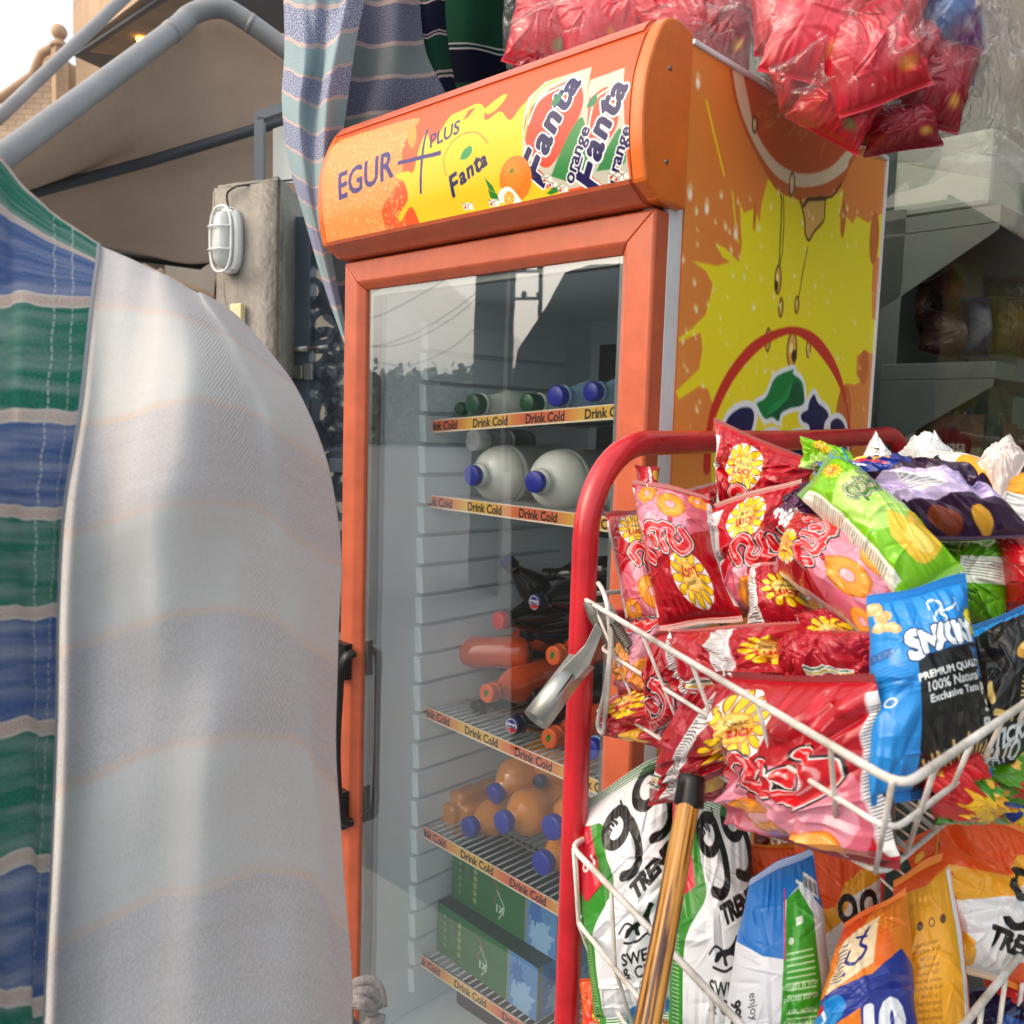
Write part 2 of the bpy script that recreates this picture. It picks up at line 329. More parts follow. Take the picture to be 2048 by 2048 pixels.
# orange slice
A.poly([(575, 295), (598, 430), (640, 560), (700, 690), (760, 800), (800, 850), (900, 888), (1000, 872), (1080, 822), (1165, 680), (1400, 560), (1500, 250), (900, 100)], (.78, .38, .16), smooth=220)
A.poly([(590, 300), (612, 430), (655, 560), (720, 690), (800, 790), (900, 830), (1010, 812), (1100, 750), (1150, 670), (1400, 500), (1500, 230), (900, 100)], (.90, .80, .68), smooth=220)
A.poly([(640, 330), (665, 450), (690, 560), (750, 670), (830, 745), (930, 770), (1030, 740), (1110, 660), (1300, 450), (1400, 200), (900, 100)], (.80, .34, .15), smooth=220)
for k in range(70):
    a_ = rnd.uniform(1.2, 2.7); r0 = rnd.uniform(.3, .8); cx, cy = 1010, 330
    p0 = (cx+420*r0*math.cos(a_), cy+400*r0*math.sin(a_)); p1 = (cx+420*(r0+.12)*math.cos(a_+.02), cy+400*(r0+.12)*math.sin(a_+.02))
    A.line([p0, p1], .004, rnd.choice([(.92, .55, .3), (.74, .32, .14)]), al=.5)
cB = (.25, .13, .06)
A.poly([(895, 885), (915, 960), (918, 1040), (935, 1068), (958, 1030), (990, 990), (1005, 940), (1000, 880), (960, 870)], (.88, .68, .34)); A.line([(895, 880), (905, 930), (915, 980), (918, 1040), (935, 1068), (958, 1030), (1000, 980), (1005, 930), (1012, 880), (1040, 870), (1080, 815)], .0035, cB, smooth=60)
A.line([(905, 920), (930, 885), (1010, 880)], .006, cB); A.line([(800, 850), (812, 880), (808, 1000), (800, 1195)], .003, cB); A.line([(820, 870), (822, 1000), (815, 1120), (800, 1195)], .002, cB); A.line([(928, 1100), (905, 1220), (888, 1330)], .0022, cB)
for x, y, rx, ry, dk in ((795, 1245, .011, .022, 1), (808, 1370, .008, .015, 0), (880, 1358, .008, .014, 0), (750, 1515, .009, .018, 0), (858, 1560, .017, .028, 1), (932, 1555, .008, .015, 0), (858, 815, .009, .018, 0), (690, 548, .008, .012, 0)):
    A.ell(x, y, rx, ry, cB); A.ell(x, y, rx-.0028, ry-.003, (.90, .66, .28) if y > 900 else (.88, .74, .6)); A.ell(x-3, y-8, rx*.35, ry*.3, (.97, .9, .6))
    if dk: A.ell(x+(10 if x > 800 else -8), y+28, rx*.5, ry*.35, cB)
for k in range(150):
    x, y = rnd.uniform(360, 1240), rnd.uniform(840, 1900); r = rnd.uniform(.0015, .005)
    A.ell(x, y, r, r*1.4, (.97, .88, .62), al=.5, soft=.002); A.ell(x+4, y+7, r*.6, r*.8, (1, .97, .85), al=.8)
for x, y in ((435, 350), (475, 915), (400, 850), (605, 1030)): A.ell(x, y, .006, .012, (.95, .78, .6), al=.8); A.ell(x, y+12, .005, .006, (1, .94, .85))
# ring arc, leaf and lettering
A.poly([(470, 1930), (500, 1800), (580, 1640), (700, 1510), (850, 1457), (960, 1490), (1040, 1590), (1090, 1720), (1116, 1870), (1125, 2000), (1115, 2000), (1104, 1830), (1058, 1700), (1000, 1605), (930, 1527), (850, 1490), (730, 1545), (620, 1660), (540, 1800), (500, 1930), (490, 2100), (460, 2100)], (.80, .18, .14), smooth=260)
W2 = (.93, .93, .94)
leaf = [(697, 1800), (742, 1772), (780, 1690), (830, 1660), (868, 1650), (862, 1668), (900, 1700), (912, 1750), (908, 1805), (850, 1822), (810, 1845), (798, 1880), (770, 1862), (735, 1868)]
blobs = [[(545, 1925), (575, 1860), (625, 1822), (672, 1822), (688, 1860), (672, 1930), (640, 1990), (660, 2140), (600, 2200), (560, 2060)],
         [(930, 1830), (900, 1850), (905, 1880), (935, 1900), (940, 1960), (960, 2100), (1005, 2120), (1000, 1960), (1005, 1890), (1022, 1860), (1010, 1830), (975, 1800), (958, 1762), (938, 1790)],
         [(1030, 1930), (1035, 1885), (1062, 1870), (1088, 1890), (1100, 1940), (1105, 2100), (1060, 2110), (1030, 2040)],
         [(700, 2100), (710, 1985), (745, 1940), (790, 1940), (815, 1990), (820, 2100), (790, 2200), (730, 2190)],
         [(830, 2120), (838, 1985), (862, 1945), (905, 1945), (925, 2000), (925, 2120)]]
for b_ in blobs: A.poly(b_, W2, smooth=60, grow=.010)
A.poly(leaf, W2, grow=.008, smooth=80)
for b_ in blobs: A.poly(b_, cN, smooth=60)
for b_ in ([(735, 2100), (745, 2020), (775, 2020), (780, 2100)], [(1050, 2040), (1058, 1960), (1078, 1960), (1080, 2040)]): A.poly(b_, W2, smooth=30)
A.poly(leaf, (.05, .48, .22), smooth=80); A.poly([(740, 1865), (790, 1800), (840, 1760), (872, 1700), (900, 1730), (908, 1803), (850, 1820), (808, 1843), (798, 1878), (770, 1862)], (.04, .33, .2), smooth=60); A.poly([(735, 1863), (760, 1815), (820, 1770), (862, 1690), (845, 1775), (790, 1830)], (.10, .58, .27))
A.poly([(515, 1895), (560, 1915), (610, 1932), (620, 1990), (560, 1975), (510, 1940)], (.78, .13, .12)); A.line([(515, 1895), (560, 1915), (612, 1932)], .004, (.1, .02, .02))
NU, NV = 300, 820
Yv = np.linspace(0, D_, NU); Zv = np.linspace(0, 1.82, NV)
P = np.zeros((NV, NU, 3)); P[..., 0] = .002; P[..., 1] = Yv[None]; P[..., 2] = ZT-.004-Zv[:, None]
o = link('side_panel', grid_mesh('side_panel', [(P, A.samp(*np.meshgrid(Yv, Zv)), 0)]), M['print'], FR)
# --- cabinet: white enamel box with an opening for the liner
x0, x1 = -W_, 0.0; LX0, LX1, LZ0, LZ1, LY = -.612, -.045, .25, 1.66, .57
mb = MB()
mb.box((x0, -.012, 0.06), (LX0, D_, ZT-.006)); mb.box((LX1, -.012, 0.06), (x1-.001, D_, ZT-.006))
mb.box((LX0, -.012, LZ1), (LX1, D_, ZT-.006)); mb.box((LX0, -.012, .06), (LX1, D_, LZ0)); mb.box((LX0, LY+.02, LZ0), (LX1, D_, LZ1))
mb.box((-.010, -.032, .06), (.0005, -.0125, ZT-.002)); mb.box((-.002, .0, ZT-.0055), (.006, D_, ZT+.002)); mb.box((-.002, D_-.004, .06), (.006, D_+.003, ZT))
mb.build('cabinet', M['white'], FR, bevel=.002)
mb = MB(); mb.box((-.0008, .001, .06), (.0012, D_-.004, ZT-.007)); mb.build('side_panel_backing', M['orange2'], FR)
mb = MB()
t = .006
mb.box((LX0, -.005, LZ0), (LX0+t, LY, LZ1)); mb.box((LX1-t, -.005, LZ0), (LX1, LY, LZ1)); mb.box((LX0+t, -.005, LZ0), (LX1-t, LY, LZ0+t)); mb.box((LX0+t, -.005, LZ1-t), (LX1-t, LY, LZ1)); mb.box((LX0+t, LY-t, LZ0+t), (LX1-t, LY, LZ1-t))
for k in range(24):                     # moulded ledges, lips sagging a little toward the back
    z = LZ0+.05+k*.057
    if z > LZ1-.06: break
    for xa, xb in ((LX0+t, LX0+t+.013), (LX1-t-.013, LX1-t)):
        mb.hexa([(xa, .075, z), (xb, .08, z), (xb, .47, z), (xa, .48, z), (xa, .07, z+.051), (xb-.003, .078, z+.049), (xb-.003, .475, z+.049), (xa, .485, z+.051)])
mb.build('liner', M['liner'], FR, bevel=.002)
mb = MB(); mb.box((LX0+.05, LY-.03, 1.18), (LX1-.05, LY-t, 1.6))
for k in range(9): mb.box((LX0+.09, LY-.036, 1.24+k*.035), (LX1-.09, LY-.03, 1.25+k*.035))
mb.build('evaporator_cover', M['grey'], FR, bevel=.004)
mb = MB(); mb.box((LX0+.0065, .12, 1.45), (LX0+.0085, .30, 1.53))
for z in (1.515, 1.50, 1.485, 1.47): mb.box((LX0+.0086, .13, z), (LX0+.009, .21, z+.003), 1); mb.box((LX0+.0086, .225, z), (LX0+.009, .285, z+.004), 1)
mb.build('rating_sticker', [mat('sticker_grey', (.72, .75, .75), .5), mat('sticker_ink', (.35, .38, .4), .6)], FR)
# --- door: frame, glass, gasket, handle
ZD, ZB = 1.694, .16; m_ = .05; yf, yb = -.062, -.022
mb = MB()
def rail(pts_out, pts_in):
    # outer edge thin, sloping in to the glass: mitred bar, chamfered toward the pane
    (ax, az), (bx, bz) = pts_out; (cx_, cz), (dx, dz) = pts_in
    mx = lambda p, q, f: (p[0]+(q[0]-p[0])*f, p[1]+(q[1]-p[1])*f)
    prof = [(0, yb), (0, yf+.004), (.05, yf), (.72, yf), (.80, yf+.003), (.98, yf+.012), (1, yb)]
    a = [(*mx((ax, az), (cx_, cz), f), y) for f, y in prof]; b = [(*mx((bx, bz), (dx, dz), f), y) for f, y in prof]
    va = [(p[0], p[2], p[1]) for p in a]; vb = [(p[0], p[2], p[1]) for p in b]; n = len(va)
    mb.add(va+vb, [tuple(range(n)), tuple(range(n, 2*n))[::-1]]+[(i, (i+1) % n, n+(i+1) % n, n+i) for i in range(n)])
xl, xr = -W_-.002, .0; g = .0006
rail([(xl, ZD), (xr, ZD)], [(xl+m_, ZD-m_), (xr-m_-.008, ZD-m_)]); rail([(xl, ZD-g), (xl, ZB)], [(xl+m_-.001, ZD-m_-g), (xl+m_-.001, ZB+m_)])
rail([(xr, ZD-g), (xr, ZB)], [(xr-m_-.007, ZD-m_-g), (xr-m_-.007, ZB+m_)]); rail([(xl, ZB-.0005), (xr, ZB-.0005)], [(xl+m_, ZB+m_), (xr-m_-.008, ZB+m_)])
mb.build('door_frame', M['orange'], FR, bevel=.0015)
gi = (xl+m_-.002, xr-m_-.006, ZB+m_-.002, ZD-m_+.002)
mb = MB(); mb.box((gi[0], -.046, gi[2]), (gi[1], -.043, gi[3]))
mb.build('door_glass', glassmat('door_glass', (.965, .985, .99), 1.55, 4.3, .0, .02, bump=.012, bs=2.2, veil=.004), FR)
mb = MB()
for a, b in (((gi[0]-.001, -.0425, gi[2]), (gi[0]+.011, -.026, gi[3])), ((gi[1]-.011, -.0425, gi[2]), (gi[1]+.001, -.026, gi[3])), ((gi[0]+.012, -.0425, gi[3]-.012), (gi[1]-.012, -.026, gi[3])), ((gi[0]+.012, -.0425, gi[2]), (gi[1]-.012, -.026, gi[2]+.012))): mb.box(a, b)
for a, b in (((x0+.002, -.0215, ZB), (x0+.03, -.0125, ZD-.005)), ((-.035, -.0215, ZB), (-.012, -.0125, ZD-.005)), ((x0+.03, -.0215, ZD-.03), (-.035, -.0125, ZD-.005))): mb.box(a, b, 1)
mb.build('door_gasket', [M['alu'], M['gasket']], FR, bevel=.001)
mb = MB(); hx = -.652+.032
hx = -.611
path = cat([(hx, -.066, 1.005), (hx, -.080, 1.0), (hx-.004, -.088, .975), (hx-.006, -.088, .93), (hx-.008, -.090, .84), (hx-.007, -.088, .76), (hx-.005, -.086, .72), (hx, -.078, .695), (hx, -.066, .69)], 40)
mb.tube(path, [.011-.0045*math.sin(math.pi*i/39)**2 for i in range(40)], 12, flat=.75)
mb.box((-.655, -.077, .955), (hx-.008, -.0625, 1.02)); mb.box((-.653, -.077, .675), (hx-.010, -.0625, .745))
mb.build('door_handle', M['black'], FR, bevel=.003)
# --- header sign
prof = np.vstack([cat([(-.016, 1.913), (-.045, 1.919), (-.068, 1.915), (-.080, 1.905)], 12), cat([(-.082, 1.902), (-.094, 1.878), (-.107, 1.84), (-.111, 1.80), (-.109, 1.76), (-.101, 1.722)], 40), cat([(-.099, 1.718), (-.078, 1.7055), (-.066, 1.7005), (-.016, 1.7005)], 9)])
mb = MB(); mb.prism([(-.655, y, z) for y, z in prof], (.648, 0, 0)); hs = mb.build('header_sign', M['orange'], FR)
def shell(f, s, u0, n):   # strip of the header profile, offset outward by s
    q = cat(prof[u0[0]:u0[1]+1], n); tng = np.gradient(q, axis=0); tng /= np.linalg.norm(tng, axis=1)[:, None]; nn = np.stack([tng[:, 1], -tng[:, 0]], 1)
    nn = nn if nn[n//2, 0] < 0 else -nn; return q+nn*s
def hp(zx, zy):
    p = pl(500+zx*.4658, zy*.4658, 1, -.104); return (p[0]+.652, ZT-.02-p[2])
H = Art(.645, .18, 2200, (.85, .33, .14), hp)
def hq(x, z): return (x+.652, ZT-.02-z)
cR, cYh = (.80, .30, .17), (.87, .74, .14)
H.poly([(360, 590), (680, 500), (690, 560), (665, 640), (670, 760), (580, 900), (560, 1020), (330, 1060), (300, 700)], (.88, .55, .28), smooth=90)
for k in range(900):
    x, y = rnd.uniform(340, 670), rnd.uniform(560, 1020); r = rnd.uniform(.0006, .0022); H.ell(x, y, r, r*1.3, (.96, .74, .5), al=.6); H.ell(x, y+3, r*.6, r*.6, (.78, .4, .2), al=.5)
H.poly([(760, 560), (800, 620), (850, 500), (900, 470), (960, 440), (1000, 460), (1020, 520), (1080, 480), (1130, 520), (1180, 450), (1240, 420), (1320, 700), (1300, 900), (1100, 960), (900, 960), (730, 1010), (725, 960), (700, 890), (650, 950), (640, 930), (690, 860), (680, 790), (640, 760), (690, 740), (720, 740), (740, 640)], cYh, smooth=160)
H.poly([(1000, 470), (1060, 410), (1090, 400), (1080, 440), (1050, 480), (1020, 490)], cYh, smooth=30); H.splat(1090, 480, .008, cR, 8, 3); H.poly([(930, 470), (960, 455), (940, 500), (915, 520)], cR); H.splat(700, 920, .010, cR, 7, 5)
H.poly([(670, 560), (700, 540), (720, 600), (710, 640), (690, 620)], (.92, .55, .2), smooth=30)
tl = hp(1000, 620)
# cans
def can(x0_, x1_, x2_, x3_):
    H.poly([(x0_, 360), (x1_, 275), (x2_, 800), (x3_, 800), (x0_+10, 700)], (.74, .72, .64), smooth=0)
H.poly([(1255, 345), (1455, 280), (1470, 700), (1455, 790), (1330, 820), (1240, 770), (1190, 680), (1185, 560), (1195, 420)], (.74, .72, .66)); H.poly([(1462, 345), (1610, 290), (1625, 500), (1628, 770), (1520, 800), (1450, 740)], (.72, .72, .66))
H.poly([(1290, 380), (1400, 340), (1440, 480), (1300, 720), (1210, 640), (1200, 500)], (.82, .26, .16), smooth=50); H.poly([(1470, 430), (1550, 380), (1600, 500), (1560, 600), (1470, 640)], (.80, .28, .18), smooth=50)
H.line([(1210, 540), (1250, 430), (1340, 370), (1420, 350)], .003, (.95, .93, .85), smooth=30); H.line([(1195, 600), (1230, 400), (1320, 330)], .004, (.6, .75, .4), smooth=30); H.line([(1470, 560), (1500, 430), (1590, 370)], .003, (.95, .9, .8), smooth=30)
H.poly([(1300, 760), (1400, 560), (1450, 520), (1460, 700), (1400, 780)], (.20, .50, .26), smooth=40); H.poly([(1490, 740), (1560, 620), (1610, 560), (1615, 700)], (.2, .5, .28), smooth=40)
H.poly([(1210, 690), (1260, 740), (1330, 820), (1250, 800)], (.75, .2, .12))
def fan(x, y, s, ro, wgt=.0012, ow=.003):
    c_, s_ = math.cos(ro), math.sin(ro)
    for pas in (0, 1):
        for ch, dx, sz, dy in (('F', -1.28, 1.5, .18), ('a', -.52, 1.15, .03), ('n', .12, 1.1, 0), ('t', .72, 1.3, -.05), ('a', 1.22, 1.05, .0)):
            px, py = hp(x, y); X = px+(dx*c_-dy*s_)*s*.60; Y = py+(dx*s_+dy*c_)*s*.60
            fn = H.fn; H.fn = None
            H.text(ch, X, Y, s*sz*.64, (.95, .95, .96) if pas == 0 else cN, rot=ro, bold=wgt*.8+(ow*.75 if pas == 0 else 0), shear=.12); H.fn = fn
fan(1298, 535, .072, -1.0, .0030); fan(1512, 562, .068, -1.06, .0028)
H.text('orange', 1412, 668, .025, cN, rot=-1.08, bold=.0008, out=(.95, .95, .95), ow=.0018); H.text('orange', 1588, 668, .024, cN, rot=-1.12, bold=.0008, out=(.95, .95, .95), ow=.0018)
for x, y in ((1322, 430), (1482, 440)): H.poly([(x-22, y+30), (x-8, y-5), (x+18, y-30), (x+22, y), (x+5, y+25)], (.1, .45, .3), smooth=30)
H.line([(860, 760), (850, 690), (880, 620), (930, 580), (990, 575), (1040, 620)], .0018, (.86, .42, .15), smooth=60)
fan(955, 735, .044, -.30, .0018, 0); H.poly([(918, 690), (935, 650), (965, 632), (970, 660), (945, 690)], (.15, .55, .3), smooth=30)
H.ell(1150, 770, .030, .029, (.90, .47, .14)); H.ell(1140, 755, .018, .018, (.94, .56, .2), al=.6, soft=.01); H.ell(1138, 738, .004, .003, (.3, .5, .15))
for k in range(90): H.ell(1150+rnd.gauss(0, 38), 775+rnd.gauss(0, 35), .0008, .0008, (.80, .36, .08), al=.6)
H.poly([(1060, 870), (1080, 820), (1120, 805), (1150, 840), (1155, 870)], (.97, .95, .9), smooth=40); H.ell(1112, 852, .010, .009, (.93, .62, .2))
for a_ in range(6): H.line([(1112, 852), (1112+26*math.cos(a_*1.05), 852+26*math.sin(a_*1.05))], .0008, (.97, .88, .6))
for p_ in ([(1020, 765), (1050, 800), (1060, 830), (1035, 815)], [(1030, 815), (1065, 835), (1070, 865), (1035, 850)], [(1270, 830), (1310, 800), (1340, 795), (1330, 820), (1290, 835)]): H.poly(p_, (.12, .48, .16))
for x, y in ((935, 885), (1045, 870), (1280, 770), (1300, 790), (1340, 810), (1560, 755), (1600, 750), (1580, 765)):
    H.poly([(x-22, y-10), (x+18, y-16), (x+24, y+12), (x-16, y+18)], (.9, .9, .86)); H.line([(x-22, y-10), (x+2, y-3), (x+18, y-16)], .0012, (.5, .45, .4)); H.line([(x+2, y-3), (x+2, y+14)], .0012, (.45, .4, .35)); H.ell(x-10, y+6, .0025, .002, (.7, .2, .12))
H.text('EGUR', 510, 755, .062, (.20, .14, .42), rot=-.10, bold=.0014, sx=.93)
H.line([(655, 705), (832, 662)], .0062, (.20, .14, .42)); H.line([(762, 560), (748, 830)], .0050, (.20, .14, .42)); H.text('PLUS', 845, 577, .030, (.18, .13, .36), rot=-.17, bold=.0006)
nv = 150; us = np.linspace(0, .644, 560); q = shell(prof, .0012, (13, 51), nv)
vz = ZT-.02-q[:, 1]; P = np.zeros((nv, 560, 3)); P[..., 0] = -.652+us[None]; P[..., 1] = q[:, 0][:, None]; P[..., 2] = q[:, 1][:, None]
link('header_artwork', grid_mesh('header_artwork', [(P, H.samp(*np.meshgrid(us, np.clip(vz, 0, .18))), 0)]), M['print'], FR)
for lo_, hi_ in ((6, 13), (51, 59)):
    mb = MB(); qa = shell(prof, .0035, (lo_, hi_), 10); mb.prism([(-.651, y, z) for y, z in list(qa)+list(cat(prof[lo_:hi_+1], 10)[::-1])], (.640, 0, 0)); mb.build('header_trim', M['orange'], FR)
for xa, wd in ((-.668, .016), (-.008, .020)):
    qo = prof[::1]; c_ = qo.mean(0); mb = MB(); qe = c_+(qo-c_)*np.array([1.07, 1.012]); qe[:, 0] = np.minimum(qe[:, 0], -.012)
    mb.prism([(xa, y, z) for y, z in qe], (wd, 0, 0)); e = mb.build('end_cap', M['orange2'], FR, bevel=.004)
    if xa > -.1:
        for zx, zy in ((1803, 293), (1787, 695)):
            p = pl(500+zx*.4658, zy*.4658, 0, xa+wd); mb = MB(); mb.lathe([(-.002, .0035), (.0012, .0032), (.0016, .001)], p, (1, 0, 0), 12); mb.build('screw', M['screw'], FR)
for x_, y_, r_ in ((-.02, -.045, .010), (-.20, -.03, .006)): mb = MB(); mb.tube([(x_, y_, 1.6935), (x_, y_, 1.700)], r_, 14); mb.build('hinge_pin', M['steel2'], FR)
# --- shelves with "Drink Cold" strips
def strip_art(n):
    a = Art(n*.128, .024, 2400, (.93, .88, .78)); 
    X_ = (np.arange(a.W)+.5)/a.k; t_ = np.clip((np.cos((X_-.03)/.256*2*math.pi*1.0)*1.6+1)/2, 0, 1)[None, :, None]
    y0_, y1_ = int(.0022*a.k), int(.0216*a.k); a.a[y0_:y1_] = np.array((.86, .42, .27))*t_+np.array((.90, .70, .30))*(1-t_)
    for k in range(n): a.text('Drink Cold', .042+k*.128, .0120, .0215, (.10, .07, .06), bold=.0006, sx=.88)
    return a
SA = strip_art(5)
shelf_z = [((-.6315, 1.409), (-.178, 1.4437)), ((-.6356, 1.272), (-.2296, 1.2698)), ((-.636, .866), (-.235, .8487)), ((-.636, .6267), (-.237, .6107)), ((-.636, .3606), (-.3366, .3600))]
SHZ = []
for si, ((xa, za), (xb, zb)) in enumerate(shelf_z):
    sl_ = (zb-za)/(xb-xa); xA, xB = LX0+.012, LX1-.012; zA = za+sl_*(xA-xa); zB = za+sl_*(xB-xa); yq = .098; zf = lambda x: zA+(zB-zA)*(x-xA)/(xB-xA)
    SHZ.append((zf, yq)); mb = MB(); r = .0022
    n = 34
    for k in range(n):
        x = xA+.004+(xB-xA-.008)*k/(n-1); mb.tube([(x, yq+.006, zf(x)+.010), (x, .52, zf(x)+.010)], .0016, 6)
    for y in (yq+.006, .2, .36, .52): mb.tube([(xA, y, zA+.0065), (xB, y, zB+.0065)], r, 6)
    sh = mb.build('shelf', M['chrome'], FR)
    nu_ = 700; nv_ = 34; xs = np.linspace(xA-.014, xB+.008, nu_); vs_ = np.linspace(0, .024, nv_)
    P = np.zeros((nv_, nu_, 3)); P[..., 0] = xs[None]; P[..., 1] = yq-.001; zz = np.array([zf(x) for x in xs]); P[..., 2] = zz[None]+.013-vs_[:, None]
    off = (.0, .008, .0, .002, .01)[si]
    cc = SA.samp(*np.meshgrid(xs-xs[0]+off, vs_)); P2 = P.copy(); P2[..., 1] += .0015
    link('price_strip', grid_mesh('price_strip', [(P, cc, 0), (P2[:, ::-1], None, 0)]), M['strip'], FR)
mb = MB()
for x in (-.57, -.09):
    for y in (.05, .55): mb.lathe([(0, .018), (.02, .02), (.06, .012)], (x, y, 0), (0, 0, 1), 12)
mb.box((x0+.01, .02, .045), (-.01, .6, .0595)); mb.build('base_foot', M['black'], FR)

# ------------------------------------------------------------------ setting: ground, shop, gate, canopy, houses
mb = MB(); mb.add([(-150, -150, 0), (150, -150, 0), (150, 150, 0), (-150, 150, 0)], [(0, 1, 2, 3)])
g = mb.build('ground', mat('dusty_ground', (.40, .42, .44), .9, var=.12, vs=.6, bump=.3, bs=6)); tag(g, kind='structure')
mb = MB(); mb.box((-2.2, -.75, -.1), (4, 3.6, -.0001+.004)); g = mb.build('pavement', mat('pavement_concrete', (.62, .61, .6), .85, var=.2, vs=3, bump=.4, bs=20)); tag(g, kind='structure')
# shop: facade with glazed opening, dim room behind it
SH = empty('shop_building', (1.2, 1.5, 0), label='pale green walled shop front with large window behind the drinks fridge', cat='shop')
FY = .74
mb = MB(); mb.box((-.72, FY, 0), (-.50, FY+.12, 3.4)); mb.box((-.50, FY, 3.1), (3.2, FY+.12, 3.4)); mb.box((-.50, FY, 0), (3.2, FY+.12, .25)); mb.box((3.2, FY, 0), (3.4, FY+.12, 3.4))
mb.box((-.72, FY+.12, 0), (-.6, 4.2, 3.4)); mb.box((-.6, 4.1, 0), (3.4, 4.2, 3.4)); mb.box((3.4, FY, 0), (3.5, 4.2, 3.4)); mb.box((-.72, FY, 3.4), (3.5, FY+1.3, 3.55)); mb.box((-.72, 2.9, 3.4), (3.5, 4.2, 3.55))  # opening added between the two roof slabs so sky light reaches the room
mb.build('wall', M['wall'], SH, bevel=.004)
mb = MB()
for a, b in (((-.49, FY+.03, .26), (-.45, FY+.08, 3.09)), ((3.15, FY+.03, .26), (3.19, FY+.08, 3.09)), ((-.45, FY+.03, .26), (3.15, FY+.08, .3)), ((-.45, FY+.03, 3.05), (3.15, FY+.08, 3.09))): mb.box(a, b)
mb.build('window_frame', M['alu'], SH, bevel=.002)
mb = MB(); mb.box((-.45, FY+.05, .3), (3.15, FY+.056, 3.05)); mb.build('window_pane', glassmat('shop_glass', (.76, .78, .76), 1.5, .7, 0, .01), SH)
# shop shelving unit (built from its corner, left side receding)
def shelf_slab(mb, K, Lp, Rp, th, back):
    K, Lp, Rp = map(np.array, (K, Lp, Rp)); b = Lp+(Rp-K)*back
    top = [Lp, K, Rp, Rp+(Lp-K)]; mb.hexa([p-np.array([0, 0, th]) for p in top]+top)
U = empty('shop_shelving', tuple(at(1900, 900, 2.1)*np.array([1, 1, 0])), label='grey metal shelving of groceries seen through the shop window', cat='shelving')
mb = MB()
K1, L1, R1 = at(2003, 408, 1.80), at(1768, 447, 1.97), at(2130, 470, 2.07)
K2, L2, R2 = at(1992, 722, 1.80), at(1762, 727, 1.97), at(2130, 762, 2.07)
for K_, L_, R_ in ((K1, L1, R1), (K2, L2, R2)):
    L_[2] = K_[2]; R_[2] = K_[2]; R_[:] = K_+(R_-K_)*2.2
    shelf_slab(mb, K_, L_, R_, .035, 0)
    mb.prism([L_-[0, 0, .0355], K_-[0, 0, .0355], K_-[0, 0, .05], L_-[0, 0, .20]], (np.array([-.02, .03, 0])))
K3 = K2-[0, 0, .38]; L3 = L2-[0, 0, .38]; R3 = R2-[0, 0, .38]; shelf_slab(mb, K3, L3, R3, .035, 0)
mb.build('shelf_board', M['shelf'], U, bevel=.002)
back = (R1-K1); mb = MB(); mb.prism([L1-[0, 0, 1.7], L1-[0, 0, -.02], L1+back-[0, 0, -.02], L1+back-[0, 0, 1.7]], (-.03, .05, 0)); mb.build('back_panel', mat('shelf_back', (.45, .46, .44), .6, var=.1), U)
mb = MB(); b_ = (L1-K1)/np.linalg.norm(L1-K1); mb.prism([L1+[0, 0, .02], L1+[0, 0, -1.9], L1+[0, 0, -1.9]-b_*.05, L1+[0, 0, .02]-b_*.05], (-.02, .02, 0)); mb.build('upright', M['shelf'], U, bevel=.002)
# goods on the shelving
o_ = at(1885, 455, 2.02); w1 = (K1-L1)/np.linalg.norm(K1-L1); d1 = back/np.linalg.norm(back)
b0 = L1+w1*.03+d1*.02; mb = MB()
def obox(mb, o, a, la, b, lb, h, mi=0):
    o = np.array(o); q = [o, o+a*la, o+a*la+b*lb, o+b*lb]; mb.hexa(q+[p+np.array([0, 0, h]) for p in q], mi)
obox(mb, L1+w1*.015+[0, 0, .003], w1, .20, d1, .25, .155)
tag(mb.build('appliance_box', mat('white_box', (.82, .84, .82), .5, var=.04), bevel=.012), 'white appliance box on top of the grey shop shelving', 'box')
mb = MB(); bc = at(1925, 425, 2.0); bc[2] = K1[2]+.004
mb.lathe([(-.0, .02), (.003, .055)]+[(.03+.032*math.sin(a), .058*math.cos(a)) for a in np.linspace(-.2, 1.5, 12)], bc, (0, 0, 1), 28)
tag(mb.build('dome_lid', M['cream'], bevel=0), 'cream rounded dome lid standing on the top shop shelf', 'lid')
def carton_art(i):
    a = Art(.16, .22, 900, (.66, .60, .46)); a.poly([(0, 0), (.16, 0), (.16, .055), (0, .055)], (.45, .34, .24)); a.ell(.08, .055, .055, .032, (.48, .08, .10)); a.text('altunsa', .08, .053, .030, (.9, .88, .85), bold=.0006)
    a.ell(.11, .16, .042, .035, (.25, .18, .1)); a.ell(.11, .155, .036, .026, (.80, .72, .5)); a.ell(.045, .13, .03, .035, (.55, .45, .25)); a.poly([(0, .195), (.16, .195), (.16, .22), (0, .22)], (.5, .1, .12)); a.text('sehriye', .09, .095, .018, (.4, .15, .1)); return a
CA = carton_art(0)
